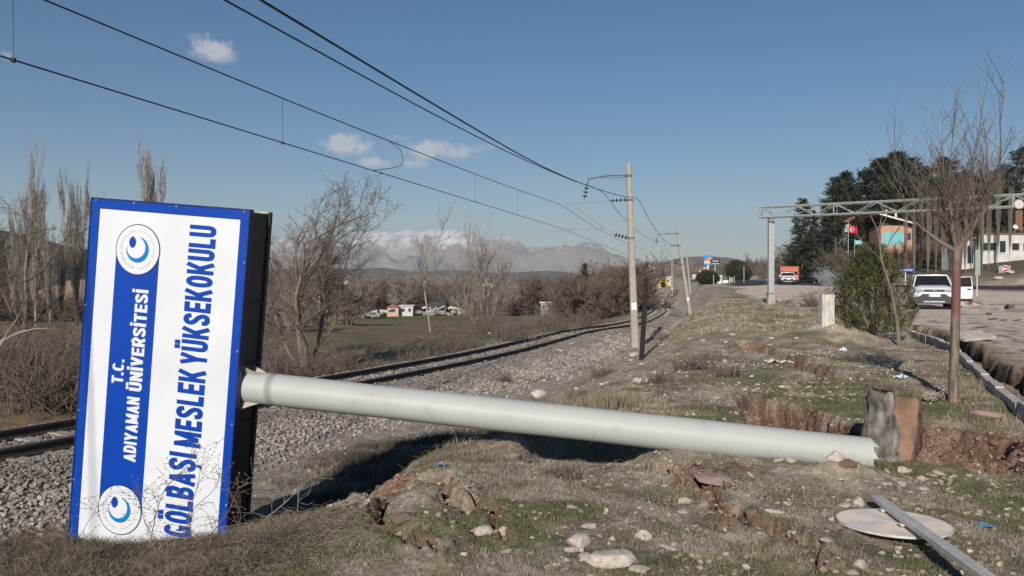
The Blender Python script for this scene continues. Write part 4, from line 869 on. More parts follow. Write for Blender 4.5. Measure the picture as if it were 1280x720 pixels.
# ------------------------------------------------------------------ trees
m_bark = pmat('grey_brown_bark', (.20, .165, .13), (.13, .105, .085), 9, .9, .008, 30, stretch=(1, 1, .3))
m_twig = pmat('bare_twigs', (.18, .14, .112), (.12, .092, .075), 3, .9)
m_pale = pmat('pale_poplar_bark', (.34, .315, .27), (.20, .18, .155), 5, .9)
m_ptwig = pmat('pale_poplar_twigs', (.31, .275, .235), (.21, .185, .155), 2, .9)
m_redwig = pmat('reddish_twigs', (.19, .135, .105), (.125, .09, .072), 2, .9)
def grow(rs, p, d, ln, r, lev, maxlev, prm, S0, S1, first=True):
    """recursive bare branch: S0 trunk segments, S1 branch segments"""
    ns = prm.get('seg', 4); q = p; dd = d; rad = r
    for k in range(ns):
        dd = (dd + Vector((rs.gauss(0, 1), rs.gauss(0, 1), rs.gauss(0, .6))) * prm['wig'] + Vector((0, 0, 1)) * prm['up'] * (lev > 0)).normalized()
        q2 = q + dd * ln / ns; r2 = r * (1 - (1 - prm['taper']) * (k + 1) / ns)
        (S0 if lev == 0 else S1).append((*q, *q2, rad, r2)); 
        if lev < maxlev and (k >= prm.get('from', 1) or lev > 0):
            for _ in range(prm['kids'][min(lev, len(prm['kids']) - 1)]):
                if rs.random() < prm.get('prob', .85):
                    az = rs.uniform(0, 2 * PI); sp = prm['spread'][min(lev, len(prm['spread']) - 1)] * rs.uniform(.7, 1.3)
                    a_ = dd.orthogonal().normalized(); b_ = dd.cross(a_); nd = (dd * math.cos(sp) + (a_ * math.cos(az) + b_ * math.sin(az)) * math.sin(sp)).normalized()
                    f = rs.random(); grow(rs, q.lerp(q2, f), nd, ln * prm['len'][min(lev, len(prm['len']) - 1)] * rs.uniform(.6, 1.15), max(rad * (1 - f) + r2 * f, .001) * prm['thin'], lev + 1, maxlev, prm, S0, S1, False)
        q = q2; rad = r2
def bare_tree(name, seed, hgt, r, maxlev, prm, mt, mc, sides=3, starts=None):
    rs = random.Random(seed); S0 = []; S1 = []
    for (o_, d_, l_, rr_) in (starts or [((0, 0, -.1), (0, 0, 1), 1, 1)]):
        grow(rs, Vector(o_), Vector(d_).normalized(), hgt * l_, r * rr_, 0, maxlev, prm, S0, S1)
    S0 = np.array(S0); S1 = np.array(S1); mr_ = prm.get('minr', .003); S1[:, 6:8] = np.maximum(S1[:, 6:8], mr_)
    root = empty(name); link('trunk', segmesh('trunk', S0, mt, 7), root); link('crown', segmesh('crown', S1, mc, sides), root); return root
def put(o, p, rz, label, cat, group=None, sc=1):
    o.location = (p[0], p[1], gh(p[0], p[1]) - .03) if len(p) == 2 else p; o.rotation_euler = (0, 0, rz); o.scale = (sc, sc, sc) if isinstance(sc, (int, float)) else sc; return tag(o, label, cat, group)
def at(px, Y): return ((px - 640) / FPX * Y, Y)
# tree behind the sign: many crooked stems
prm = dict(seg=5, wig=.20, up=.05, taper=.55, kids=[2, 2, 2, 1], spread=[.65, .7, .7], len=[.62, .55, .5], thin=.55, minr=.006, prob=.71)
st_ = [((0, 0, 0), (-.16, 0, 1), .60, 1), ((.08, .05, 0), (.46, .1, 1), .62, .8), ((-.08, 0, 0), (-.55, .1, 1), .5, .7), ((.05, -.08, 0), (.12, -.3, 1), .68, .9)]
tree_a = bare_tree('bare_tree', 4, 7.6, .11, 4, prm, m_bark, m_twig, 3, st_); put(tree_a, at(380, 31), .3, 'large crooked bare tree with several stems right behind the sign', 'tree', None, .95)
prm2 = dict(seg=5, wig=.12, up=.14, taper=.5, kids=[2, 2, 1], spread=[.55, .6, .6], len=[.45, .5, .5], thin=.5, minr=.012, **{'from': 2})
tree_b = bare_tree('bare_tree', 9, 6.0, .09, 3, prm2, m_pale, m_ptwig, 3, [((0, 0, 0), (-.12, 0, 1), 1, 1)]); put(tree_b, at(538, 58), 1.2, 'slender pale bare tree standing alone in the field', 'tree', None, .92)
prm3 = dict(seg=5, wig=.09, up=.12, taper=.4, kids=[3, 3, 1], spread=[.5, .5, .5], len=[.6, .5, .5], thin=.45, minr=.012)
tree_c = bare_tree('bare_tree', 12, 6.4, .12, 3, prm3, m_bark, m_ptwig, 3, [((0, 0, 0), (a_, b_, 1), l_, .7) for a_, b_, l_ in ((-.45, 0, .8), (.4, .1, .85), (-.15, .2, 1), (.15, -.1, 1), (-.8, 0, .6), (.85, .1, .6))])
put(tree_c, at(600, 62), 0, 'bushy bare tree with fanned pale twigs beside the track', 'tree', None, .74)
put(dup(tree_a, (0, 0, 0)), at(-6, 26), 2.2, 'tangled bare tree cut by the left edge of the picture', 'tree', sc=.8)
# leaning pale branch on the left
mb = MB(); 
def bend(px, py, Y): return unproj(px, py, Y)
pts = [bend(-14, 452, 17), bend(4, 425, 17), bend(24, 416, 17.2), bend(44, 411, 17.3), bend(62, 411, 17.5)]
fb = empty('fallen_branch', pts[0], 0, 'pale bent branch leaning out at the left edge above the track', 'branch'); mb.tube([p - pts[0] for p in pts], [.05, .035, .028, .02, .008], 7); mb.build('limb', m_pale, fb, smooth=True)
mb = MB(); mb.tube([p - pts[0] for p in (pts[1], bend(20, 400, 17.2), bend(28, 385, 17.3))], [.03, .018, .006], 6); mb.build('side_branch', m_bark, fb, smooth=True)
# poplars (bare, columnar)
prmp = dict(seg=8, wig=.022, up=.26, taper=.2, kids=[4, 3, 2], spread=[.42, .35, .3], len=[.24, .42, .5], thin=.4, minr=.013, prob=.9, **{'from': 1})
pop = []
for k in range(3):
    r_ = random.Random(90 + k); sts = [((0, 0, -.1), (0, 0, 1), 1, 1)] + [((r_.uniform(-.05, .05), r_.uniform(-.05, .05), .2 + r_.uniform(0, .3)), (r_.uniform(-.07, .07), r_.uniform(-.07, .07), 1), r_.uniform(.72, .95), .55) for _ in range(4)]
    p_ = bare_tree('poplar', 40 + k, 18, .12, 2, prmp, m_pale, m_ptwig, 3, sts); pop.append(p_)
put(pop[0], at(44, 105), 0, 'tall bare poplar nearest the left edge of the picture', 'poplar', 'bare poplars on the left', 1.02); 
put(pop[1], at(97, 104), 1, 'tall bare poplar touching the left edge of the sign', 'poplar', 'bare poplars on the left', .93)
put(pop[2], at(193, 112), 2, 'bare poplar rising above the top edge of the sign', 'poplar', 'bare poplars on the left', 1.08)
for k, (px, Y, s_, lab) in enumerate(((18, 100, .62, 'short pale poplar left of the tallest poplar'), (31, 96, .66, 'thin pale poplar close in front of the tallest poplar'), (62, 118, .6, 'small poplar between the two tall poplars on the left'), (76, 120, .55, 'smallest poplar left of the one touching the sign'))):
    put(dup(pop[k % 3], (0, 0, 0)), at(px, Y), k * 1.3, lab, 'poplar', 'bare poplars on the left', s_)
# brush thicket, light prototypes for the brown woods
def brush(seed, h_, n, w_, mt, mc, minr=.03, up=.10):
    rs = random.Random(seed); S0 = []; S1 = []
    for k in range(n):
        o_ = Vector((rs.gauss(0, .12), rs.gauss(0, .12), -.2)); d_ = Vector((rs.gauss(0, .42), rs.gauss(0, .42), 1)).normalized()
        grow(rs, o_, d_, h_ * rs.uniform(.45, .78), .011 * h_, 0, 3, dict(seg=4, wig=.14, up=up, taper=.4, kids=[3, 3, 2], spread=[.75, .7, .7], len=[.5, .5, .5], thin=.42, minr=minr, prob=.85), S0, S1)
    S0 = np.array(S0); S1 = np.array(S1); S1[:, 6:8] = np.maximum(S1[:, 6:8], minr); S0[:, 6:8] = np.maximum(S0[:, 6:8], minr)
    root = empty('brown_tree'); link('trunk', segmesh('trunk', S0, mt, 4), root); link('crown', segmesh('crown', S1, mc, 3), root); return root
BR = [brush(60, 9, 5, 6, m_bark, m_redwig, .026), brush(61, 9, 6, 8, m_bark, m_twig, .026), brush(62, 9, 4, 5, m_bark, m_ptwig, .024), brush(63, 9, 6, 10, m_bark, m_redwig, .028)]
for k, b_ in enumerate(BR): b_.location = (-160 + k * 12, 420, gh(-160 + k * 12, 420)); tag(b_, 'brown bare tree in the far belt of trees beyond the field', 'tree', 'brown bare trees beyond the field')
g4 = random.Random(8)
def belt(n, x0, x1, Y0, Y1, s0, s1, label, group, kinds=(0, 1, 2, 3)):
    for k in range(n):
        Y = g4.uniform(Y0, Y1); X, Y = at(g4.uniform(x0, x1), Y); s_ = g4.uniform(s0, s1)
        o = dup(BR[g4.choice(kinds)], (X, Y, gh(X, Y) - .3), g4.uniform(0, 6), (s_ * g4.uniform(.9, 1.3), s_ * g4.uniform(.9, 1.3), s_)); tag(o, label, 'tree', group)
belt(58, 330, 600, 200, 260, .75, 1.25, 'brown bare tree in the far belt of trees beyond the field', 'brown bare trees beyond the field')
belt(34, 560, 800, 170, 235, .7, 1.15, 'brown bare tree in the thicket left of the track bend', 'brown bare trees left of the bend', (0, 1, 3))
belt(22, 715, 792, 105, 150, .6, .95, 'reddish brown bare tree crowding the inside of the track bend', 'trees at the track bend', (0, 3))
belt(20, -20, 110, 130, 175, .5, .8, 'dark brown bare tree under the poplars on the left', 'brown trees under the poplars', (0, 1, 3))
belt(14, 330, 440, 60, 110, .35, .6, 'thin bare tree in the scrub behind the tree by the sign', 'scrub trees behind the sign', (1, 2))
belt(26, 900, 1036, 210, 330, .5, .85, 'bare tree along the far side of the road', 'bare trees along the far road')
belt(16, 1000, 1045, 135, 160, .75, 1.1, 'dark bare tree at the foot of the conifers by the truck', 'bare trees by the truck', (0, 1, 3))
belt(16, 1040, 1290, 118, 150, .5, .8, 'bare tree on the slope below the hillside houses', 'bare trees below the houses', (1, 2, 3))
# low scrub by the track
def shrub(px, Y, h_, w_, label, seed, n=60, mat=None, wd=.004):
    rs = np.random.default_rng(seed); X, Y_ = at(px, Y) if Y else gnd(px, 0)[:2]; S = []
    for k in range(n):
        p = np.array([rs.normal(0, w_ * .2), rs.normal(0, w_ * .2), 0]); d = np.array([rs.normal(0, .55), rs.normal(0, .55), 1.]); d /= np.linalg.norm(d); L_ = h_ * rs.uniform(.5, 1.1)
        for j in range(4):
            d = d + rs.normal(0, .22, 3); d /= np.linalg.norm(d); q = p + d * L_ / 4; S.append((*p, *q, wd * (1 - j * .2), wd * (.8 - j * .2)))
            for e in range(2):
                d2 = d + rs.normal(0, .6, 3); d2 /= np.linalg.norm(d2); q2 = q + d2 * L_ * rs.uniform(.1, .3); S.append((*q, *q2, wd * .6, wd * .4))
            p = q
    o = link('dry_shrub', segmesh('dry_shrub', np.array(S), mat or m_twig, 3)); o.location = (X, Y_, gh(X, Y_) - .02); tag(o, label, 'shrub'); return o
for k, (px, Y, h_, w_, lab) in enumerate(((640, 42, 1.1, 2.6, 'purplish brown bramble on the far side of the rails left of the bushy tree'), (575, 38, 1.0, 2.4, 'low dark bramble beyond the rails in front of the slender tree'), (690, 52, 1.6, 3.2, 'dark scrub beyond the rails right of the bushy tree'), (735, 66, 1.8, 3.5, 'brown scrub beyond the rails near the track kink'),
      (610, 58, 1.8, 3.2, 'tangled undergrowth round the stem of the bushy tree'), (350, 27, 1.3, 2.2, 'grey undergrowth at the foot of the tree behind the sign'), (410, 29, 1.4, 2.0, 'dense dark bush right of the stems behind the sign'), (330, 25, 1.4, 2, 'scrubby undergrowth showing past the edge of the sign'), (470, 30, .5, 2, 'low weeds beyond the rails near the fallen pole'),
      (525, 33, .6, 2.4, 'olive weeds beyond the rails in the middle of the field edge'), (10, 21, 1.7, 2.6, 'shadowy bramble beyond the rails at the left edge'), (50, 20.5, 1.5, 2.4, 'shadowy bramble beyond the rails left of the sign'), (90, 21.5, 1.6, 2.4, 'bramble beyond the rails half hidden by the sign'), (30, 26, 1.9, 3, 'taller bramble behind the leaning pale branch'), (75, 27, 1.7, 3, 'taller bramble behind the one beside the sign'))):
    shrub(px, Y, h_, w_, lab, 100 + k, 150 if w_ > 2 else 110, m_twig if k % 2 else m_bark, .012)
for k, (px, py, h_, w_, lab) in enumerate(((700, 596, .10, .34, 'flat grey thorny shrublet lying in front of the pole'), (866, 463, .32, .9, 'rounded dry shrublet on the bank behind the pole'), (722, 497, .22, .6, 'dry shrublet touching the top of the pole'), (628, 478, .3, .7, 'dark shrublet growing in the ballast'), (820, 480, .2, .5, 'small dry bush right of the tan boulder'), (755, 470, .25, .8, 'straggly weeds at the edge of the ballast by the pole'), (912, 470, .2, .6, 'low twiggy weed by the torn ground'), (830, 425, .35, .7, 'dark weed clump at the foot of the ballast bank'))):
    p = gnd(px, py); shrub(640 + p.x / p.y * FPX, p.y, h_, w_, lab, 140 + k, 70, m_twig, .0045 if p.y < 12 else .008)
# thorny stems in front of the sign
def stem(pts, r, name, label, seed, mat, leaf=True, tw=26):
    rs = random.Random(seed); P = catmull(pts, 6); S = []; Lf = []
    for i in range(len(P) - 1): S.append((*P[i], *P[i + 1], r * (1 - .7 * i / len(P)), r * (1 - .7 * (i + 1) / len(P))))
    for k in range(tw):
        p = P[rs.randint(1, len(P) - 1)]; d = Vector((rs.uniform(-1, 1), rs.uniform(-.4, .4), rs.uniform(-.2, 1))).normalized(); 
        for j in range(3):
            q = p + d * rs.uniform(.03, .07); S.append((*p, *q, r * .4, r * .3)); p = q; d = (d + Vector((rs.gauss(0, .4), rs.gauss(0, .3), rs.gauss(0, .4)))).normalized(); Lf.append(p.copy())
    root = empty(name, P[0], 0, label, 'weed'); A = np.array(S); o3 = np.array(P[0]); A[:, :3] -= o3; A[:, 3:6] -= o3; link('stem', segmesh('stem', A, mat, 4), root)
    if leaf:
        mb = MB()
        for p in Lf:
            u = Vector((rs.uniform(-1, 1), rs.uniform(-1, 1), rs.uniform(-1, 1))).normalized() * .007; v = u.orthogonal().normalized() * .005; c_ = p - P[0]; mb.add([c_ - u, c_ + v, c_ + u, c_ - v], [(0, 1, 2, 3)])
        tag(mb.build('dry_leaves', m_drl, root), kind='stuff')
m_drl = pmat('dry_leaf', (.20, .17, .10), (.12, .11, .06), 9, .9)
def ups(l, Y): return [unproj(a, b_, Y) for a, b_ in l]
for k, (l, Y, r, lab) in enumerate(((((188, 676), (196, 640), (206, 612), (222, 596), (236, 580)), 6.0, .0035, 'thorny stem curling over the letter G at the foot of the sign'), (((240, 676), (236, 640), (246, 610), (252, 580), (258, 558)), 6.0, .003, 'upright thorny stem in front of the second letter of the sign'),
      (((200, 680), (180, 650), (176, 620), (168, 612)), 5.9, .0025, 'short thorny stem right of the lower emblem'), (((255, 680), (285, 640), (300, 610), (330, 600), (340, 596)), 6.0, .004, 'dry branching weed before the black side of the sign'), (((330, 650), (360, 625), (385, 600), (404, 592)), 6.1, .004, 'pale dry weed leaning over the shadow behind the sign'),
      (((296, 668), (300, 640), (285, 612), (272, 590)), 6.0, .003, 'dry weed stem crossing the lower right corner of the sign'), (((100, 690), (106, 660), (118, 640), (122, 628)), 5.8, .0022, 'small dry stem by the lower left corner of the sign'), (((372, 640), (374, 600), (382, 572), (386, 566)), 6.3, .0035, 'single upright dry stalk in the dark ditch'),
      (((40, 690), (60, 660), (86, 640), (60, 664)), 5.5, .002, 'thin straw arching over the grass at bottom left'), (((225, 690), (240, 640), (262, 618), (276, 600)), 6.0, .003, 'leafy thorn twig crossing the blue frame'))):
    stem(ups(l, Y), r, 'thorn_weed', lab, 200 + k, m_twig if k not in (4, 7) else m_ptwig, True, 34 if k < 4 else 20)
# ------------------------------------------------------------------ red painted roadside tree with cropped crown
m_red = bpy.data.materials.new('bark_with_red_paint'); m_red.use_nodes = True; t = m_red.node_tree; b = t.nodes['Principled BSDF']; b.inputs['Roughness'].default_value = .8
tcn = t.nodes.new('ShaderNodeTexCoord'); sp = t.nodes.new('ShaderNodeSeparateXYZ'); t.links.new(tcn.outputs['Object'], sp.inputs[0])
nz_ = t.nodes.new('ShaderNodeTexNoise'); nz_.inputs['Scale'].default_value = 9; nz_.inputs['Detail'].default_value = 6; mp = t.nodes.new('ShaderNodeMapping'); mp.inputs['Scale'].default_value = (3, 3, .5); t.links.new(tcn.outputs['Object'], mp.inputs[0]); t.links.new(mp.outputs[0], nz_.inputs['Vector'])
rp = t.nodes.new('ShaderNodeValToRGB'); rp.color_ramp.elements[0].color = (.22, .165, .125, 1); rp.color_ramp.elements[1].color = (.10, .072, .054, 1); rp.color_ramp.elements[0].position = .4; rp.color_ramp.elements[1].position = .62; t.links.new(nz_.outputs[0], rp.inputs[0])
def tm(op, a_, b_): 
    n_ = t.nodes.new('ShaderNodeMath'); n_.operation = op; n_.use_clamp = True
    for i, v in enumerate((a_, b_)):
        if isinstance(v, (int, float)): n_.inputs[i].default_value = v
        else: t.links.new(v, n_.inputs[i])
    return n_.outputs[0]
r1 = t.nodes.new('ShaderNodeMapRange'); r1.inputs[1].default_value = 1.02; r1.inputs[2].default_value = 1.14; t.links.new(sp.outputs[2], r1.inputs[0]); r2 = t.nodes.new('ShaderNodeMapRange'); r2.inputs[1].default_value = 1.70; r2.inputs[2].default_value = 1.62; t.links.new(sp.outputs[2], r2.inputs[0])
pmask = tm('MULTIPLY', tm('MULTIPLY', r1.outputs[0], r2.outputs[0]), tm('MULTIPLY', tm('SUBTRACT', .78, nz_.outputs[0]), 2.6))
mx_ = t.nodes.new('ShaderNodeMix'); mx_.data_type = 'RGBA'; t.links.new(pmask, mx_.inputs[0]); t.links.new(rp.outputs[0], mx_.inputs[6]); mx_.inputs[7].default_value = (.17, .055, .045, 1); t.links.new(mx_.outputs[2], b.inputs['Base Color'])
bp = t.nodes.new('ShaderNodeBump'); bp.inputs['Distance'].default_value = .012; t.links.new(nz_.outputs[0], bp.inputs['Height']); t.links.new(bp.outputs[0], b.inputs['Normal'])
tp = gnd(1193, 502); pt = empty('painted_tree', (tp.x, tp.y, tp.z), 0, 'cropped bare tree with a red painted band round its trunk', 'tree')
mb = MB(); mb.tube([(.0, 0, -.1), (-.01, 0, .08), (-.005, 0, .5), (.01, 0, 1.1), (.015, 0, 1.6), (.03, 0, 1.95)], [.09, .066, .058, .054, .053, .066], 14); mb.build('trunk', m_red, pt, smooth=60)
f0 = Vector((.03, 0, 1.88)); rs = random.Random(78); S = []; SL = []
limbs = [((-.75, .1, .30), .55, .030), ((-.42, -.1, .7), .6, .032), ((.45, .1, .85), .7, .036), ((.9, -.1, .75), .85, .034), ((-.1, .3, .9), .6, .030), ((.12, -.2, 1), .6, .030), ((-.25, .1, 1), .5, .026)]
def shoot(p, d, L_, r0, ns, lev):
    q = p
    for j in range(ns):
        d = (d + Vector((rs.gauss(0, .085), rs.gauss(0, .085), .09))).normalized(); q2 = q + d * L_ / ns; S.append((*q, *q2, r0 * (1 - j / ns * .7), r0 * (1 - (j + 1) / ns * .7)))
        if lev < 2 and rs.random() < (.8 if lev == 0 else .45): shoot(q2, (d + Vector((rs.gauss(0, .55), rs.gauss(0, .55), rs.uniform(-.2, .3)))).normalized(), L_ * rs.uniform(.25, .55), r0 * .5, max(3, ns - 2), lev + 1)
        q = q2
for d, L_, r_ in limbs:
    d = Vector(d).normalized(); p = f0; ns = 5
    for j in range(ns):
        d = (d + Vector((rs.gauss(0, .16), rs.gauss(0, .16), .10))).normalized(); q = p + d * L_ / ns * 1.25; SL.append((*p, *q, r_ * (1 - j * .13), r_ * (1 - (j + 1) * .13)))
        for k in range(4 if j > 0 else 1):
            sd = Vector((rs.gauss(0, .55), rs.gauss(0, .45), rs.uniform(.35, 1))).normalized(); sc_ = rs.choice((.5, .6, .8, .9, 1.25)); shoot(p.lerp(q, rs.random()), sd, sc_ * rs.uniform(.55, .85), rs.uniform(.0035, .007), 7, 0)
        p = q
    shoot(p, (d + Vector((0, 0, .8))).normalized(), 1.1, r_ * .35, 7, 0)
link('limbs', segmesh('limbs', np.array(SL), m_bark, 7), pt)
S = [(a0, a1, a2, b0, b1, b2, max(c0, .0022), max(c1, .0022)) for a0, a1, a2, b0, b1, b2, c0, c1 in S]
link('crown', segmesh('crown', np.array(S), m_twig, 3), pt)
# sapling, bent
pts = [gnd(1124, 432)] ; Ys = pts[0].y; pts += [unproj(1121, 400, Ys), unproj(1114, 362, Ys), unproj(1102, 325, Ys), unproj(1098, 290, Ys), unproj(1085, 262, Ys + .3)]
sp_ = empty('sapling', pts[0], 0, 'thin bent sapling leaning in front of the evergreen bush', 'tree'); mb = MB(); mb.tube([p - pts[0] for p in pts], [.05, .035, .03, .024, .016, .006], 8); mb.build('trunk', m_bark, sp_, smooth=60)
S = []
for (a_, b_) in ((pts[3], unproj(1128, 280, Ys)), (pts[4], unproj(1112, 262, Ys)), (pts[3], unproj(1072, 296, Ys)), (pts[4], unproj(1104, 255, Ys)), (pts[2], unproj(1140, 330, Ys))):
    a_ = a_ - pts[0]; b_ = b_ - pts[0]; c_ = a_.lerp(b_, .5) + Vector((rs.gauss(0, .05), 0, .05)); S += [(*a_, *c_, .014, .010), (*c_, *b_, .010, .005)]
    for k in range(5): q = c_.lerp(b_, rs.random()); S.append((*q, *(q + Vector((rs.gauss(0, .12), 0, rs.uniform(.05, .3)))), .006, .004))
link('crown', segmesh('crown', np.array(S), m_twig, 4), sp_)
# little tree and dry bush by the far crack
for px, py, h_, lab in ((1013, 384, .9, 'tiny dark bare bush on the lot edge right of the gantry column'), (1040, 352, 2.4, 'greyish leafless bush in front of the conifers')):
    p = gnd(px, py); shrub(px, p.y, h_, h_ * .8, lab, int(px), 50, m_twig, .018)
# ------------------------------------------------------------------ evergreens
def leafcloud(P, Nn, size, mat, seed, asp=.5, colr=(.6, 1.4), name='crown', fac=3, tilt=.6):
    g_ = np.random.default_rng(seed); n = len(P); d = Nn + g_.normal(0, tilt, (n, 3)); d /= np.linalg.norm(d, axis=1, keepdims=True); u = np.cross(d, g_.normal(0, 1, (n, 3))); u /= np.linalg.norm(u, axis=1, keepdims=True)
    s = size * g_.uniform(.6, 1.4, (n, 1)); V = np.stack([P - u * s * asp, P + u * s * asp, P + d * s * 2], 1); c = np.repeat(g_.uniform(colr[0], colr[1], (n, 1)) * (1 + g_.normal(0, .05, (n, 3))), 3, axis=0)
    return npmesh(name, V.reshape(-1, 3), np.arange(3 * n).reshape(n, 3), mat, c)
m_olive = pmat('olive_evergreen', (.115, .105, .036), (.045, .054, .021), 5, .8, attr='Col', ramp=(.4, .6))
m_pine = pmat('dark_pine_needles', (.024, .036, .018), (.014, .022, .012), .6, .85, attr='Col')
m_spruce = pmat('green_spruce_needles', (.040, .052, .028), (.020, .030, .018), .5, .85, attr='Col')
# the bush: upright sprays of scale leaves
bpz = gnd(1092, 418); bush = empty('evergreen_bush', tuple(bpz), 0, 'dense olive green evergreen bush beside the dirt mound', 'bush'); bY = bpz.y; s_ = bY / FPX
g = np.random.default_rng(50); P = []; D = []
for k in range(440):
    a_ = g.uniform(0, 2 * PI); h_ = g.uniform(.02, 1) ** .8; prof_ = np.interp(h_, [0, .15, .35, .6, .8, .93, 1], [26, 44, 50, 43, 29, 14, 3]); r_ = prof_ * s_ * g.uniform(.4, 1.08); c_ = np.array([math.cos(a_) * r_ - h_ * .05, math.sin(a_) * r_, h_ * 104 * s_]); ax_ = np.array([math.cos(a_) * .45, math.sin(a_) * .45, 1.0]); ax_ /= np.linalg.norm(ax_)
    m = 66; q = c_ + ax_ * g.uniform(-.14, .20, (m, 1)) + g.normal(0, .035, (m, 3)); P.append(q); D.append(np.tile(ax_, (m, 1)) + (q - c_) * 3)
P = np.concatenate(P); D = np.concatenate(D); link('crown', leafcloud(P, D, .026, m_olive, 3, .42, (.45, 1.45)), bush)
mb = MB()
for k in range(6): a_ = k; mb.tube([(0, 0, -.1), (math.cos(a_) * .15, math.sin(a_) * .15, .6), (math.cos(a_) * .35, math.sin(a_) * .35, 1.3)], [.05, .035, .02], 6)
mb.build('trunk', m_bark, bush)
def conifer(seed, h_, rw, mat, n_wh=34, dens=1.0, droop=.25, bare=.08, rag=.25, top=.25):
    g_ = np.random.default_rng(seed); P = []; D = []; S = [(0, 0, 0, 0, 0, h_ * .97, .02 * h_, .01)]
    for k in range(n_wh):
        f = bare + (1 - bare) * (k / n_wh) ** .9; z = f * h_; R_ = rw * (1 - f) ** .75 * g_.uniform(1 - rag, 1 + rag) + rw * .06
        nb = int(g_.integers(5, 9))
        for j in range(nb):
            a_ = g_.uniform(0, 2 * PI); L_ = R_ * g_.uniform(.65, 1.15); dr = droop * (1 - f) - .1 * f; e = np.array([math.cos(a_), math.sin(a_), -dr + .15 * g_.normal()])
            m = int(30 * dens * (0.3 + L_ / rw)) + 5; tpos = g_.uniform(.15, 1, m) ** .7; q = np.array([0, 0, z]) + e * (tpos * L_)[:, None] + g_.normal(0, .06 * rw, (m, 3)) * np.array([1, 1, .55]); q[:, 2] += .18 * L_ * tpos ** 2
            P.append(q); D.append(np.tile(e + np.array([0, 0, .35]), (m, 1))); S.append((0, 0, z, *(np.array([0, 0, z]) + e * L_ * .8), .03, .012))
    P = np.concatenate(P); D = np.concatenate(D); root = empty('conifer'); link('trunk', segmesh('trunk', np.array(S), m_bark, 4), root); link('crown', leafcloud(P, D, .20 * (h_ / 14) ** .5, mat, seed + 1, .32, (.45, 1.5)), root); return root
CN = [conifer(70, 14, 3.0, m_spruce), conifer(71, 16, 3.6, m_pine, 30, 1.2, .1, .12, .4), conifer(72, 12, 2.2, m_pine, 30, .9), conifer(73, 15, 4.4, m_pine, 24, 1.5, -.1, .15, .5)]
def putc(k, px, Y, topy, lab, first=[True] * 4, sx=1.0):
    o = CN[k] if first[k] else dup(CN[k], (0, 0, 0)); first[k] = False; X, Y = at(px, Y); z = gh(X, Y) - .2; h0 = (14, 16, 12, 15)[k]; ht = CZ + (345 - topy) / FPX * Y - z; s_ = ht / h0
    o.location = (X, Y, z); o.rotation_euler = (0, 0, random.uniform(0, 6)); o.scale = (s_ * sx, s_ * sx, s_); tag(o, lab, 'conifer', 'conifers on the right'); return o
for k, px, Y, ty, lab, sx in ((0, 1003, 135, 248, 'tall loose spruce just right of the gantry column', 1.2), (2, 1018, 130, 263, 'small narrow spruce beside the tall loose spruce', .8), (0, 1044, 128, 222, 'feathery green spruce left of the dark pine group', 1.3), (0, 1062, 131, 226, 'green spruce second in the row behind the red flag', 1.4),
    (1, 1082, 134, 212, 'dark pine just left of the orange house', 1.5), (1, 1100, 140, 198, 'dark pine behind the orange house with its left crown edge free', 1.6), (1, 1120, 146, 190, 'tallest dark pine on the skyline above the orange house', 1.7), (3, 1138, 142, 198, 'broad dark pine right of the tallest pine', 1.5), (1, 1156, 150, 208, 'dark pine behind the left half of the painted tree', 1.6),
    (3, 1183, 152, 197, 'dark pine straight behind the painted tree', 1.5), (1, 1205, 150, 215, 'dark pine behind the right half of the painted tree', 1.6), (3, 1228, 148, 222, 'dark pine above the white house', 1.5), (1, 1253, 140, 206, 'dark pine near the right edge behind the gantry lamp', 1.1), (3, 1276, 128, 184, 'big dark pine cut by the right edge', 1.3),
    (2, 1070, 124, 270, 'low dark conifer under the teal banner', 1.5), (2, 1086, 128, 262, 'low dark conifer hiding the left wall of the orange house', 1.3), (3, 1170, 160, 225, 'shaded pine low in the gap behind the painted tree', 1.2), (1, 1300, 135, 190, 'dark pine just outside the right edge', 1.2), (2, 1033, 150, 252, 'thin conifer between the spruces', 1.0),
    (1, 1152, 165, 236, 'back row pine low behind the gantry beam left of the painted tree', 1.9), (3, 1190, 168, 232, 'back row pine directly behind the crown of the painted tree', 1.9), (1, 1215, 166, 238, 'back row pine right of the painted tree crown', 1.9), (3, 1262, 166, 228, 'back row pine behind the satellite dish', 1.9), (2, 1053, 145, 215, 'narrow dark conifer between the feathery spruce and the flag', 1.6), (1, 1110, 155, 214, 'dark pine filling the gap behind the orange house', 1.6), (3, 1148, 160, 226, 'dark pine low behind the gantry beam', 1.4), (1, 1240, 158, 214, 'dark pine in the back row above the white house', 1.4),
    (1, 731, 178, 329, 'single dark conifer sticking out of the brown thicket', .9)):
    putc(k, px, Y, ty, lab, sx=sx)
g = np.random.default_rng(52)
def roundbush(px, Y, rx, rz_, mat, lab, n=9000, size=.16):
    X, Y = at(px, Y); P = g.normal(0, 1, (n, 3)); P /= np.linalg.norm(P, axis=1, keepdims=True); k_ = fbm(P[:, 0] * 3 + 5, P[:, 1] * 3 + P[:, 2] * 4, 1.4, 3, 5); P = P * (g.uniform(.3, 1, n) ** .5 * (.75 + .5 * k_))[:, None] * np.array([rx, rx, rz_]); P[:, 2] += rz_ * .95; k2 = P[:, 2] > -.1; P = P[k2]
    o = empty('evergreen_bush', (X, Y, gh(X, Y)), 0, lab, 'bush'); link('crown', leafcloud(P, P / rx, size, mat, 8, .5, (.5, 1.4)), o); mb = MB(); mb.tube([(0, 0, -.3), (0, 0, rz_)], [.12, .06], 6); mb.build('trunk', m_bark, o)
roundbush(884, 150, 1.9, 1.25, m_spruce, 'round dark green tree below the tall filling station sign', 7000, .15)
roundbush(920, 230, 2.7, 2.6, m_spruce, 'dark green tree on the rise right of the filling station sign', 9000, .3)
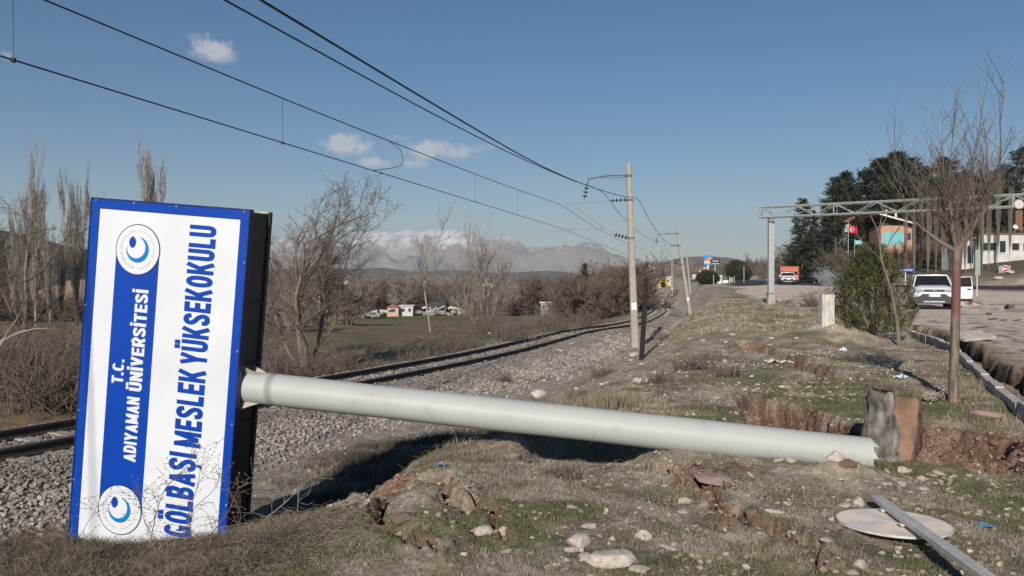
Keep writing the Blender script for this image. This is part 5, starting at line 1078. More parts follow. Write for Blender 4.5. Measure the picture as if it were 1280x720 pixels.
roundbush(929, 226, 1.9, 1.9, m_spruce, 'smaller dark green tree joined to the one on the rise', 6000, .28)
# poplars before the hillside houses
ORD = 'first second third fourth fifth sixth seventh eighth ninth tenth eleventh twelfth thirteenth fourteenth'.split(); PXS = [1143, 1152, 1160, 1170, 1180, 1207, 1214, 1228, 1236, 1247, 1262, 1132, 1222, 1197]
for k, (px, Y, s_) in enumerate(((1143, 106, .45), (1152, 108, .5), (1160, 104, .5), (1170, 107, .55), (1180, 110, .5), (1207, 104, .52), (1214, 106, .6), (1228, 104, .66), (1236, 103, .62), (1247, 105, .66), (1262, 106, .5), (1132, 112, .4), (1222, 108, .5), (1197, 106, .55))):
    put(dup(pop[k % 3], (0, 0, 0)), at(px, Y), k * 1.7, 'young pale trunked poplar, %s from the left in the row before the hillside houses' % ORD[sorted(PXS).index(px)], 'poplar', 'young poplars before the houses', (s_ * .42, s_ * .42, s_))
print('vegetation ok')
# ------------------------------------------------------------------ overhead line
m_pc = pmat('pole_concrete', (.36, .335, .28), (.29, .27, .225), 4, .85, .003, 40)
m_brk = pmat('bracket_steel', (.13, .13, .13), (.09, .09, .09), 12, .6)
m_brl = pmat('light_bracket_tube', (.30, .31, .31), (.24, .25, .25), 12, .5)
m_ins = pmat('dark_glass_insulator', (.055, .035, .028), (.03, .02, .018), 12, .25)
m_wire = pmat('dark_wire', (.022, .022, .024), (.03, .03, .03), 5, .6)
m_plate = pmat('white_enamel_plate', (.72, .72, .70), (.62, .62, .60), 9, .5)
m_ink = pmat('black_ink', (.02, .02, .02), (.03, .03, .03), 9, .6)
def insul(root, a, b, n=3, r=.085):
    a = Vector(a); b = Vector(b); d = (b - a); mb = MB(); mb.tube([a, b], .018, 6)
    for k in range(n):
        c = a + d * ((k + .7) / (n + .4)); u = d.normalized(); mb.tube([c - u * .035, c + u * .0, c + u * .035], [r * .35, r, r * .45], 10)
    mb.build('insulator', m_ins, root)
def cat_pole(base, top, label, tdir, full=True, h=9.0, left=True):
    base = Vector(base); top = Vector(top); root = empty('catenary_pole', base, 0, label, 'pole', 'concrete poles along the railway'); mb = MB(); T = top - base
    def sec(f, a, b_): 
        c = T * f; return [c + Vector((x_, y_, 0)) for x_, y_ in ((-a, -b_ * .7), (-a * .7, -b_), (a * .7, -b_), (a, -b_ * .7), (a, b_ * .7), (a * .7, b_), (-a * .7, b_), (-a, b_ * .7))]
    mb.loft([sec(-.06, .20, .20), sec(0, .19, .19), sec(.5, .15, .15), sec(1, .105, .105)]); mb.build('mast', m_pc, root)
    if not full: return root
    n = Vector((-tdir.y, tdir.x, 0))                                     # towards the track
    P = lambda f: T * f
    # top arm with hanging insulator
    a0 = P(.935) + n * .1; mb = MB(); mb.tube([a0, a0 + n * .9 + Vector((0, 0, .03)), a0 + n * 1.9 + Vector((0, 0, -.10)), a0 + n * 2.0 + Vector((0, 0, -.42))], .035, 6)
    mb.tube([a0 + Vector((0, 0, -.10)), a0 + n * 1.3 + Vector((0, 0, -.06))], .02, 5); mb.build('feeder_arm', m_brk, root)
    insul(root, a0 + n * 2.0 + Vector((0, 0, -.42)), a0 + n * 2.12 + Vector((0, 0, -1.1)), 3, .15)
    # cantilever
    zt = T.z * .805; f1 = .805; b0 = P(f1) + n * .12; insul(root, b0, b0 + n * .85 + Vector((0, 0, -.02)), 4, .11)
    mb = MB(); mb.tube([b0 + n * .85, b0 + n * 3.3 + Vector((0, 0, -.12))], .022, 6); mb.build('top_tie', m_brl, root)
    c0 = P(.60) + n * .14; insul(root, c0, c0 + n * .72 + Vector((0, 0, .20)), 4, .12)
    mb = MB(); mb.tube([c0 + n * .72 + Vector((0, 0, .20)), b0 + n * 2.85 + Vector((0, 0, -.12))], .035, 6); mb.build('cantilever_tube', m_brl, root)
    r0 = c0 + n * 1.2 + Vector((0, 0, .48)); mb = MB(); mb.tube([r0, r0 + n * 1.7 + Vector((0, 0, .02)), r0 + n * 2.55 + Vector((0, 0, -.10))], .020, 6); mb.tube([r0 + n * 1.65 + Vector((0, 0, -.07)), r0 + n * 1.65 + Vector((0, 0, .1))], .05, 6); mb.build('register_arm', m_brl, root)
    for f in (.935, .805, .60): mb = MB(); mb.box(P(f), (.33, .33, .09)); mb.build('clamp_band', m_brk, root)
    # number plate
    pz = .235; u = Vector((0, -1, 0)); c = P(pz) + Vector((0, -.178, 0)); mb = MB(); mb.box(c, (.26, .012, .36)); pl = mb.build('number_plate', m_plate, root)
    return root
def rail_at(Y):
    k = int(np.argmin(np.abs(TY - Y))); p = Vector((TX[k], TY[k])); q = Vector((TX[min(k + 3, len(TX) - 1)], TY[min(k + 3, len(TX) - 1)])) - Vector((TX[k - 3], TY[k - 3])); return p, q.normalized()
pd1 = Vector((math.sin(R(17)), math.cos(R(17)))); 
p1b = unproj(794, 432, 42); p1t = unproj(785.5, 204, 42)
P1 = cat_pole((p1b.x, 42, gh(p1b.x, 42) - .1), p1t, 'near concrete catenary pole with brackets and white number plate', pd1)
p2b = unproj(864, 394, 88); p2t = unproj(846, 284, 88); cat_pole((p2b.x, 88, gh(p2b.x, 88) - .3), p2t, 'leaning concrete catenary pole at the foot of the embankment', pd1)
for px, ty, Y, lab in ((858, 313, 150, 'far concrete pole right behind the leaning one'), (840, 324, 181, 'far concrete pole right of the yellow excavator'), (817.5, 333, 215, 'far concrete pole left of the yellow excavator'), (803, 338, 250, 'farthest concrete pole beyond the track bend')):
    X = (px - 640) / FPX * Y; t_ = unproj(px, ty, Y); cat_pole((X + (.8 if Y == 150 else 0), Y, gh(X, Y) - .3), t_, lab, pd1, Y == 181)
def wire(name, pts, r, label, n=14, parent=None):
    P = catmull(pts, n); mb = MB(); mb.tube(P, r, 5, False); o = mb.build(name, m_wire, parent)
    if label: tag(o, label, 'wire')
    return o
cwh = 4.03
def span(a, b, sag, n=8):
    a = Vector(a); b = Vector(b); return [a.lerp(b, k / n) - Vector((0, 0, sag * 4 * (k / n) * (1 - k / n))) for k in range(1, n + 1)]
def cw(Y, z=cwh): return Vector((2.45 - .2395 * (43.3 - Y), Y, z))
def mwz(Y): return np.interp(Y, [-6, 4, 10, 15.6, 20, 27, 34, 43.3], [5.15, 4.88, 4.85, 4.84, 4.86, 4.93, 5.03, 5.20])
cat_ = empty('catenary_wire', (2.45, 43.3, cwh), 0, 'lower contact wire hung from its carrying wire over the track', 'overhead wire'); 
off2 = -Vector((2.45, 43.3, cwh))
w2 = [unproj(812, 329, 88), unproj(840, 345, 150)]
wire('contact_wire', [cw(y) + off2 for y in (-14, -5, 5, 15, 25, 35, 43.3)] + [p + off2 for p in span(cw(43.3), unproj(815, 331, 88), .0) + span(unproj(815, 331, 88), unproj(838, 341, 150), 0)], .011, None, 6, cat_)
wire('carrier_wire', [cw(y, float(mwz(y))) + off2 for y in (-14, -6, 4, 10, 15.6, 20, 27, 34, 43.3)] + [p + off2 for p in span(cw(43.3, 5.2), unproj(811, 313, 88), .35) + span(unproj(811, 313, 88), unproj(836, 331, 150), .4)], .012, None, 6, cat_)
for Y in (9.64, 15.6, 28, 34): wire('dropper', [cw(Y) + off2, cw(Y, float(mwz(Y)) - .0) + off2], .004, None, 2, cat_)
for Y in (9.64, 15.6, 20.2, 28): mb = MB(); c = cw(Y) + off2; mb.box(c, (.035, .05, .05)); mb.build('wire_clamp', m_wire, cat_)
a_ = cw(19.7) + off2; b_ = cw(20.6, float(mwz(20.6))) + off2; wire('jumper_loop', [b_, b_ + Vector((.30, 0, -.25)), b_ + Vector((.30, 0, -.6)), a_], .008, None, 8, cat_)
fA = [(-.25 * (42.7 - y) + 4.46, y, z) for y, z in ((-14, 5.6), (-4, 5.25), (5, 5.05), (10.6, 5.02), (18, 5.04), (24.9, 5.15), (34, 5.45), (42.7, 5.83))]
wire('feeder_cable', [Vector(p) for p in fA] + span(fA[-1], unproj(829.5, 302, 87), .75) + span(unproj(829.5, 302, 87), unproj(848, 326, 150), .6), .014, 'left one of the two upper cables, hanging from the top arm of the near pole', 8)
fB = [(-.25 * (42 - y) + 6.2, y, z) for y, z in ((-14, 5.3), (-4, 4.5), (3, 4.22), (7.93, 4.15), (17.2, 4.13), (23, 4.26), (29.5, 4.56), (36, 4.95), (42, 5.36))]
wire('feeder_cable', [Vector(p) for p in fB] + span(fB[-1], unproj(847, 305, 87), .8) + span(unproj(847, 305, 87), unproj(856, 328, 150), .6), .014, 'right one of the two upper cables, running to the shaft of the near pole', 8)
# rusty rail post by the near pole
m_rust = pmat('dark_rusty_steel', (.008, .006, .005), (.018, .012, .010), 12, .85, .003)
b0 = gnd(802, 450); tp_ = unproj(808, 347, b0.y); rp_ = MB(); d = tp_ - b0
rp_.loft([[Vector((x_, y_, 0)) + d * f for x_, y_ in ((-.055, -.06), (.055, -.06), (.055, -.045), (.015, -.03), (.015, .03), (.055, .045), (.055, .06), (-.055, .06), (-.055, .045), (-.015, .03), (-.015, -.03), (-.055, -.045))] for f in (-.08, 1)])
o = rp_.build('rusty_post', m_rust); o.location = b0; tag(o, 'dark rusty rail post stuck upright beside the near concrete pole', 'post')
# ------------------------------------------------------------------ gantry
m_gal = pmat('pale_galvanised_truss', (.40, .42, .40), (.33, .35, .335), 8, .5, metal=.2)
gb = gnd(963.5, 380); GY0 = gb.y; G0 = unproj(950, 272, GY0); zl = unproj(963, 272, GY0).z; G1 = Vector((32.5, GY0 - (32.5 - G0.x) * .75, zl))
gan = empty('gantry', gb, 0, 'grey lattice gantry beam on a square column spanning to the right', 'gantry'); go_ = -gb
ax_ = (G1 - G0); Lg = ax_.length; ax_.normalize(); sdg = Vector((-ax_.y, ax_.x, 0))
def beam(mb, a, b, r): mb.tube([a + go_, b + go_], r, 4, False)
hT = .54; wT = .55
for s_ in (-wT / 2, wT / 2):
    for h_ in (0, hT):
        mb = MB(); beam(mb, G0 + sdg * s_ + Vector((0, 0, h_)), G1 + sdg * s_ + Vector((0, 0, h_)), .045); mb.build('chord', m_gal, gan)
npan = 24
for k in range(npan):
    a = G0 + ax_ * Lg * k / npan; b = G0 + ax_ * Lg * (k + 1) / npan
    for s_ in (-wT / 2, wT / 2):
        mb = MB(); o1 = sdg * s_; beam(mb, a + o1 + Vector((0, 0, 0 if k % 2 else hT)), b + o1 + Vector((0, 0, hT if k % 2 else 0)), .022)
        if s_ > 0 and 0: pass
        mb.build('brace', m_gal, gan)
    for h_ in (0, hT):
        mb = MB(); beam(mb, a - sdg * wT / 2 + Vector((0, 0, h_)), b + sdg * wT / 2 + Vector((0, 0, h_)), .02); mb.build('brace', m_gal, gan)
for k in (0, 4, 12, 20, 24):
    a = G0 + ax_ * Lg * k / npan
    for s_ in (-wT / 2, wT / 2): mb = MB(); beam(mb, a + sdg * s_, a + sdg * s_ + Vector((0, 0, hT)), .03); mb.build('upright', m_gal, gan)
mb = MB(); mb.box((0, 0, (zl - gb.z) / 2 + .1), (.30, .30, zl - gb.z - .25)); mb.build('column', m_gal, gan, .02)
mb = MB(); mb.box((0, 0, .62), (.48, .48, .05)); mb.build('flange', m_gal, gan, .008)
mb = MB(); mb.loft([[Vector((x_ * q, y_ * q, z_)) for x_, y_ in ((-.24, -.24), (.24, -.24), (.24, .24), (-.24, .24))] for q, z_ in ((1.05, -.3), (.85, .05), (.66, .58))]); mb.build('concrete_base', m_pc, gan)
mb = MB(); e = G1 - ax_ * .6; mb.box(Vector((e.x, e.y, (zl) / 2)) + go_, (.30, .30, zl + .2)); mb.build('column', m_gal, gan, .02)
lp = unproj(1269, 256, GY0 - (24.3 - G0.x) * .75); mb = MB(); 
mb.tube([lp + Vector((0, -.33, 0)) + go_, lp + Vector((0, -.26, 0)) + go_], [.2, .22], 16); o = mb.build('round_board', m_galv, gan)
# ------------------------------------------------------------------ small concrete marker
m_mark = pmat('whitewashed_concrete', (.58, .56, .49), (.40, .38, .33), 7, .9, .004, 30, stretch=(2, 2, .5))
b0 = gnd(1033, 405); hh = unproj(1033, 368, b0.y).z - b0.z; mb = MB(); mb.box((0, 0, hh / 2 - .1), (.30, .28, hh + .2)); o = mb.build('marker_post', m_mark, None, .015); o.location = b0; tag(o, 'short whitewashed concrete post standing left of the evergreen bush', 'post')
# litter
m_plast = pmat('pale_plastic', (.62, .66, .72), (.40, .47, .58), 9, .5)
m_bl = pmat('blue_plastic', (.10, .20, .33), (.15, .30, .45), 20, .5)
def litter(px, py, w_, mat, lab, seed, tall=.5):
    p = gnd(px, py); s_ = w_ / FPX * p.y; rs = random.Random(seed); mb = MB(); n = 7; vs = []
    for j in range(n):
        for i in range(n): vs.append(((i / (n - 1) - .5) * s_ * rs.uniform(.8, 1.1), (j / (n - 1) - .5) * s_ * .8, rs.uniform(0, tall) * s_ * (1 - abs(i / (n - 1) - .5)) + .01))
    mb.add(vs, [(j * n + i, j * n + i + 1, (j + 1) * n + i + 1, (j + 1) * n + i) for j in range(n - 1) for i in range(n - 1)]); o = mb.build('litter', mat); o.location = p; tag(o, lab, 'litter')
litter(1126, 474, 15, m_plast, 'crumpled white and blue plastic scrap on the turf behind the clay block', 1); litter(551, 583, 13, m_bl, 'crumpled blue plastic scrap on top of the red scarp', 2, .3); litter(1054, 441, 9, m_plast, 'small white plastic scrap below the dirt mound', 3, .8)
litter(966, 454, 20, m_mark, 'white scraps lying beside the torn reddish ground', 4, .25); litter(984, 455, 16, m_mark, 'white sheet scrap at the right end of the torn ground', 5, .3); litter(1052, 602, 9, m_plast, 'grey crumb of wrapping on the turf heap over the pole', 6, .2)
litter(1230, 660, 22, m_bl, 'flat wire loop and scrap in the grass right of the round sign', 7, .12)
# coil of dry vine
p = gnd(1163, 503); mb = MB(); rs = random.Random(3); 
for k in range(9):
    r_ = .07 + .012 * k; a0 = rs.uniform(0, 6); mb.tube([p * 0 + Vector(((r_ + rs.uniform(-.01, .01)) * math.cos(a0 + q * .5), (r_ * .8) * math.sin(a0 + q * .5), .05 + rs.uniform(0, .09) * (k / 9) + .03 * math.sin(q + k))) for q in range(12)], .006, 4)
o = mb.build('vine_coil', pmat('dry_vine', (.36, .31, .25), (.26, .22, .17), 9, .9)); o.location = p; tag(o, 'coil of dry pale vine between the clay block and the painted tree', 'vine coil')
# ------------------------------------------------------------------ flat loose slab by the fissure
p = gnd(1216, 425); mb = MB(); mb.box((0, 0, 0), (.9, .55, .07)); o = mb.build('paving_slab', m_kerb, None, .01); o.location = (p.x, p.y, p.z + .10); o.rotation_euler = (R(14), R(-4), .2); tag(o, 'broken grey paving slab tilted over the fissure behind the painted tree', 'slab')
for k, (px, py, wp, lab) in enumerate(((1198, 381, 12, 'pale broken kerb chunk by the road crack left of the sign post'), (1222, 381, 18, 'grey broken kerb block below the sign post'), (1262, 386, 12, 'broken asphalt chunk on the road verge at right'), (1241, 400, 10, 'dark asphalt chunk on the lot'), (1254, 401, 8, 'small dark asphalt chunk right of the larger one'), (1272, 401, 8, 'dark asphalt crumb at the right edge of the lot'), (1236, 394, 11, 'dark asphalt crumb heap on the lot'))):
    p = gnd(px, py); mb = MB(); s_ = wp / FPX * p.y; mb.box((0, 0, s_ * .12), (s_, s_ * .6, s_ * (.32 if k < 3 else .2))); o = mb.build('rubble_chunk', m_kerb if k < 2 else pmat('asphalt_chunk', (.06, .055, .052), (.09, .08, .075), 14, .9), None, .01); o.location = p; o.rotation_euler = (.08 * (k % 3), .1, k * .7 if k > 1 else 0); tag(o, lab, 'rubble')
# ------------------------------------------------------------------ white SUV with its door open
m_car = pmat('white_car_paint', (.74, .75, .76), (.70, .71, .72), 2, .25, spec=.5)
m_glass = pmat('dark_car_glass', (.012, .014, .017), (.018, .02, .024), 2, .08, spec=.6)
m_cb = pmat('black_plastic', (.018, .018, .019), (.026, .026, .027), 9, .5)
m_tyre = pmat('tyre_rubber', (.018, .018, .018), (.03, .028, .026), 9, .85)
m_rim = pmat('alloy_rim', (.30, .30, .31), (.24, .24, .25), 9, .35, metal=.5)
m_lamp = pmat('headlamp_glass', (.45, .47, .50), (.10, .11, .12), 60, .15)
def car(px, Y, rz, label, white=True, suv=True, L_=4.34, W_=1.80, H_=1.62):
    X, Y = at(px, Y); z = gh(X, Y) + .02; c = empty('parked_car', (X, Y, z), rz, label, 'car'); hw = W_ / 2; g0 = .24
    # front towards -y; sections of the lower body (half width, z bottom, z shoulder, z hood)
    secs = [(-L_ / 2, .78, .42, .72, .80), (-L_ / 2 + .10, .95, .36, .86, .97), (-L_ / 2 + .45, 1.0, .34, .98, 1.06), (-L_ / 2 + 1.2, 1.0, .30, 1.02, 1.12), (0, 1.0, .30, 1.04, 1.06), (L_ / 2 - .7, 1.0, .32, 1.06, 1.08), (L_ / 2 - .12, .96, .38, 1.0, 1.05), (L_ / 2, .86, .45, .92, .96)]
    S_ = []
    for y, wf, zb, zs, zh in secs:
        q = hw * wf; S_.append([Vector(v) for v in ((-q * .9, y, zb), (q * .9, y, zb), (q, y, zb + .14), (q, y, zs - .1), (q * .95, y, zs), (q * .62, y, zh), (-q * .62, y, zh), (-q * .95, y, zs), (-q, y, zs - .1), (-q, y, zb + .14))])
    mb = MB(); mb.loft(S_); mb.build('body', m_car, c, .02, smooth=35)
    # greenhouse
    yA, yB, yC, yD = -L_ / 2 + 1.05, -L_ / 2 + 1.75, L_ / 2 - .75, L_ / 2 - .22; zt = H_ - .05
    mb = MB(); mb.loft([[Vector((-hw * a, y, zz)), Vector((hw * a, y, zz)), Vector((hw * b_, y, zz + .001)), Vector((-hw * b_, y, zz + .001))] for y, a, b_, zz in ()] or [[Vector(v) for v in ((-hw * .93, yA, 1.02), (hw * .93, yA, 1.02), (hw * .93, yD, 1.02), (-hw * .93, yD, 1.02))], [Vector(v) for v in ((-hw * .74, yB, zt), (hw * .74, yB, zt), (hw * .74, yC, zt), (-hw * .74, yC, zt))]]); mb.build('glass_house', m_glass, c, .015)
    mb = MB(); mb.box((0, (yB + yC) / 2, zt + .02), (hw * 1.50, yC - yB + .06, .06)); mb.build('roof', m_car, c, .025, smooth=40)
    for s_ in (-1, 1):
        mb = MB(); mb.tube([(s_ * hw * .94, yA, 1.02), (s_ * hw * .755, yB, zt + .01)], .035, 6); mb.build('windscreen_pillar', m_car, c)
        mb = MB(); mb.tube([(s_ * hw * .93, yD, 1.04), (s_ * hw * .75, yC, zt + .01)], .06, 6); mb.build('rear_pillar', m_car, c)
        mb = MB(); mb.tube([(s_ * hw * .94, .1, 1.05), (s_ * hw * .76, .12, zt)], .03, 6); mb.build('door_pillar', m_cb, c)
        mb = MB(); mb.box((s_ * (hw + .10), yA + .28, 1.06), (.16, .10, .15)); mb.build('mirror', m_cb if suv else m_car, c, .03)
        if suv: mb = MB(); mb.tube([(s_ * hw * .68, yB + .1, zt + .04), (s_ * hw * .68, yB + .2, zt + .10), (s_ * hw * .68, yC - .2, zt + .10), (s_ * hw * .68, yC - .1, zt + .04)], .018, 6); mb.build('roof_rail', m_cb, c)
        mb = MB(); mb.box((s_ * hw * .70, -L_ / 2 + .07, .86), (hw * .46, .14, .15)); mb.build('headlight', m_lamp, c, .02)
        mb = MB(); mb.box((s_ * hw * .78, -L_ / 2 + .05, .50), (.16, .10, .12)); mb.build('fog_lamp', m_lamp, c, .02)
        for y in (-L_ / 2 + .85, L_ / 2 - .85):
            mb = MB(); mb.tube([(s_ * (hw - .02), y, .33), (s_ * (hw - .23), y, .33)], .34, 24); wl = mb.build('wheel', m_tyre, c, smooth=50)
            mb = MB(); mb.tube([(s_ * (hw - .0), y, .33), (s_ * (hw - .05), y, .33)], .21, 16); mb.build('rim', m_rim, wl)
            mb = MB(); mb.tube([(s_ * (hw - .01), y + .40 * math.cos(a_), .33 + .40 * math.sin(a_)) for a_ in np.linspace(0, PI, 10)], .035, 6); mb.build('wheel_arch', m_cb, c)
    mb = MB(); mb.box((0, -L_ / 2 + .045, .86), (hw * .95, .09, .14)); gr = mb.build('grille', m_cb, c, .01)
    mb = MB(); mb.prism([(-.09, -.035), (-.06, .035), (.06, .035), (.09, -.035), (0, -.01)], 1, -.012, 0); e = mb.build('badge', m_rim, gr); e.location = (0, -L_ / 2 + .0, .87)
    for k in range(3): mb = MB(); mb.box((0, -L_ / 2 - .002, .82 + k * .04), (hw * .8, .008, .012)); mb.build('grille_bar', m_rim if k == 1 else m_tyre, gr)
    mb = MB(); mb.prism([(-hw * .92, .26), (hw * .92, .26), (hw * .95, .56), (hw * .70, .60), (hw * .52, .72), (-hw * .52, .72), (-hw * .70, .60), (-hw * .95, .56)], 1, -L_ / 2 - .03, -L_ / 2 + .16); mb.build('bumper', m_cb, c, .012)
    mb = MB(); mb.box((0, -L_ / 2 - .04, .64), (.52, .012, .115)); pl = mb.build('number_plate', m_plate, c)
    mb = MB(); mb.box((-.235, -L_ / 2 - .048, .64), (.04, .004, .11)); mb.build('plate_band', m_blue, pl)
    mb = MB(); mb.box((0, -L_ / 2 - .02, .34), (hw * 1.0, .03, .07)); mb.build('skid_plate', m_rim, c, .01)
    mb = MB(); mb.tube([(-.35, yA + .02, 1.09), (.25, yA + .10, 1.16)], .01, 4); mb.build('wiper', m_cb, c)
    return c
suv = car(1163.5, 42, R(-22), 'white sport utility car parked facing the camera with its right hand door open')
for s_ in (1,):
    d0 = empty('door', (.905, -.72, 0)); d0.parent = suv; d0.rotation_euler = (0, 0, R(28))       # hinge, opened forwards
    mb = MB(); mb.prism([(-.02, .34), (.95, .34), (1.02, .62), (1.0, 1.02), (0, 1.02)], 1, -.05, .0); 
    def seg(v): return v
    me_ = MB().prism([(0, .36), (.93, .36), (1.0, .62), (1.0, 1.04), (0, 1.04)], 1, -.04, .02).mesh('door_skin', m_car, .012)
    o = link('door_skin', me_, d0)
    mb = MB(); mb.tube([(0, 0, 1.03), (.42, 0, 1.50), (.93, 0, 1.52), (1.0, 0, 1.03)], .03, 6); mb.build('window_frame', m_car, d0)
    mb = MB(); mb.prism([(.05, 1.04), (.97, 1.04), (.91, 1.50), (.44, 1.49)], 1, -.006, .0); mb.build('window_glass', m_glass, d0)
    mb = MB(); mb.box((.80, -.06, .92), (.18, .04, .05)); mb.build('handle', m_cb, d0)
    mb = MB(); mb.prism([(.02, .34), (.93, .34), (.98, .46), (.02, .46)], 1, -.048, -.03); mb.build('sill_trim', m_cb, d0)
# lorry and the white car in front of it
m_orange = pmat('faded_red_lorry_box', (.50, .12, .065), (.42, .13, .085), 3, .6)
m_dkc = m_cb
X, Y = at(986, 124); lz = gh(X, Y); lo = empty('lorry', (X, Y, lz), R(-13), 'lorry with a faded orange red tipper box behind the white car', 'lorry'); lo.scale = (1, 1, .74)
mb = MB(); mb.box((0, 1.2, 2.35), (2.5, 4.6, 1.75)); mb.build('tipper_box', m_orange, lo, .03)
for zz in (1.55, 3.2): mb = MB(); mb.box((0, -1.12, zz), (2.6, .08, .12)); mb.build('box_rail', m_orange, lo)
for x_ in (-1.2, -.4, .4, 1.2): mb = MB(); mb.box((x_, -1.12, 2.36), (.10, .07, 1.6)); mb.build('box_rib', m_orange, lo)
mb = MB(); mb.loft([[Vector((x_ * q, y, z_)) for x_, z_ in ((-1.2, .6), (1.2, .6), (1.2, 1.9), (1.05, 2.45), (-1.05, 2.45), (-1.2, 1.9))] for y, q in ((-2.7, .94), (-2.5, 1), (-1.3, 1))]); mb.build('cab', m_orange, lo, .04)
mb = MB(); mb.box((0, -2.68, 1.85), (2.0, .10, .75)); mb.build('windscreen', m_glass, lo, .02)
mb = MB(); mb.box((0, 0, .75), (1.0, 6.0, .25)); mb.build('chassis', m_cb, lo)
for y in (-2.0, 1.2, 2.5):
    for s_ in (-1, 1): mb = MB(); mb.tube([(s_ * 1.2, y, .5), (s_ * .9, y, .5)], .5, 18); mb.build('wheel', m_tyre, lo, smooth=50)
car(984.5, 108, R(-15), 'white saloon car coming down the road before the orange red lorry', suv=False, H_=1.50, L_=4.4)
# ------------------------------------------------------------------ road signs and boards
m_blueS = pmat('road_sign_blue', (.012, .05, .36), (.012, .045, .32), 3, .5)
m_redS = pmat('signal_red', (.55, .02, .03), (.45, .02, .025), 3, .5)
m_greenS = pmat('sign_back_grey_green', (.30, .34, .32), (.25, .28, .27), 5, .6)
def flatsign(name, px, py0, py1, wpx, Y, mat, label, rz=0, text=None, post=None, cat='road sign', ground=None):
    a = unproj(px, py0, Y); b = unproj(px, py1, Y); h_ = a.z - b.z; w_ = wpx / FPX * Y; X = a.x; g_ = gh(X, Y); root = empty(name, (X, Y, g_), rz, label, cat)
    mb = MB(); mb.box((0, 0, (a.z + b.z) / 2 - g_), (w_, .04, h_)); bd = mb.build('board', mat, root, .006)
    mb = MB(); mb.tube([(0, .06, -.3), (0, .06, b.z - g_ + h_ * .8)], .045 if Y < 100 else .07, 8); mb.build('post', post or m_galv, root)
    if text:
        me = textmesh(text, .02, 2); co = np.zeros(len(me.vertices) * 3); me.vertices.foreach_get('co', co); co = co.reshape(-1, 3); mn, mxx = co.min(0), co.max(0)
        n_ = np.zeros_like(co); n_[:, 0] = ((co[:, 0] - mn[0]) / (mxx[0] - mn[0]) - .5) * w_ * .84; n_[:, 2] = (a.z + b.z) / 2 - g_ + ((co[:, 1] - mn[1]) / (mxx[1] - mn[1]) - .5) * h_ * .62; n_[:, 1] = -.026 - .004 * (co[:, 2] > 0)
        me.vertices.foreach_set('co', n_.ravel().astype(np.float32)); me.materials.clear(); me.materials.append(m_white); bm = bmesh.new(); bm.from_mesh(me); bmesh.ops.recalc_face_normals(bm, faces=bm.faces); bm.to_mesh(me); bm.free(); link('lettering', me, bd)
    return root, (a, b, w_, h_, g_)
flatsign('town_sign', 1132.5, 335, 340, 19, 68, m_blueS, 'small blue town sign with white letters above the roof of the white car', R(3), 'GÖLBAŞI')
flatsign('road_sign', 1222.5, 312, 344, 7, 64, m_greenS, 'tall narrow pale sign board seen almost edge on at the roadside', R(8))
root, (a, b, w_, h_, g_) = flatsign('chevron_sign', 1256, 332, 347, 15, 99, m_greenS, 'grey green board with a red and white chevron strip beyond the road', 0)
mb = MB(); mb.box((0, -.03, (a.z + b.z) / 2 - g_), (w_ * .34, .03, h_ * 1.08)); st_ = mb.build('white_strip', m_white, root)
for k in range(3):
    zc = b.z - g_ + h_ * (.12 + .32 * k); mb = MB(); mb.prism([(-w_ * .16, zc), (w_ * .16, zc + h_ * .12), (w_ * .16, zc + h_ * .28), (-w_ * .16, zc + h_ * .16)] if k % 2 else [(-w_ * .16, zc + h_ * .12), (w_ * .16, zc), (w_ * .16, zc + h_ * .16), (-w_ * .16, zc + h_ * .28)], 1, -.055, -.046); mb.build('red_stripe', m_redS, st_)
for k, (px, Y) in enumerate(((1248, 97), (1262, 98))):
    X, Y_ = at(px, Y); o = link('rock', RK[k]); o.scale = (1.1, .9, .7); o.location = (X, Y_, gh(X, Y_) + .15); tag(o, ('left', 'right')[k] + ' white painted stone at the foot of the chevron board', 'rock')
flatsign('direction_sign', 953, 350, 357, 10, 190, m_blueS, 'small blue road sign by the far road left of the gantry column', 0)
flatsign('notice_board', 907, 350, 364, 7, 148, m_plate, 'pale grey board standing on the top of the embankment', 0)
# grey cabinet boards next to it
for k, (px, Y, w_, h_) in enumerate(((899, 150, .9, 1.5), (914, 152, .6, .9))):
    X, Y_ = at(px, Y); mb = MB(); mb.box((0, 0, h_ / 2), (w_, .5, h_)); o = mb.build('roadside_cabinet', m_plate if k == 0 else m_greenS, None, .03); o.location = (X, Y_, gh(X, Y_)); tag(o, ('larger pale cabinet left of the grey board on the embankment', 'small grey cabinet right of the grey board on the embankment')[k], 'cabinet')
# filling station sign: blue panel with orange emblem, black panel beside it
m_sky = pmat('light_blue_panel', (.05, .26, .62), (.05, .23, .55), 2, .4); m_or = pmat('orange_emblem', (.75, .28, .05), (.70, .25, .05), 2, .4)
Y = 235; a = unproj(886, 319, Y); b = unproj(886, 331, Y); X = a.x; g_ = gh(X, Y); ss = empty('station_sign', (X, Y, g_), 0, 'tall filling station sign with a light blue panel on a white pillar', 'sign'); s_ = Y / FPX
mb = MB(); mb.box((-.2, 0, (a.z + b.z) / 2 - g_), (11 * s_, .5, a.z - b.z)); pn = mb.build('panel', m_sky, ss, .03)
mb = MB(); mb.box((-.2, -.27, b.z - g_ + .75), (9.5 * s_, .03, .75)); mb.build('panel_band', m_white, pn)
mb = MB(); mb.prism([(-1.1, a.z - g_ - 1.7), (1.0, a.z - g_ - 1.7), (.9, a.z - g_ - 1.0), (.3, a.z - g_ - .55), (-.2, a.z - g_ - .75), (-.6, a.z - g_ - 1.1)], 1, -.31, -.26); mb.build('emblem', m_or, pn)
mb = MB(); mb.box((-.2, 0, (b.z - g_) / 2), (2.0 * s_, .4, b.z - g_ + .1)); mb.build('pillar', m_white, ss)
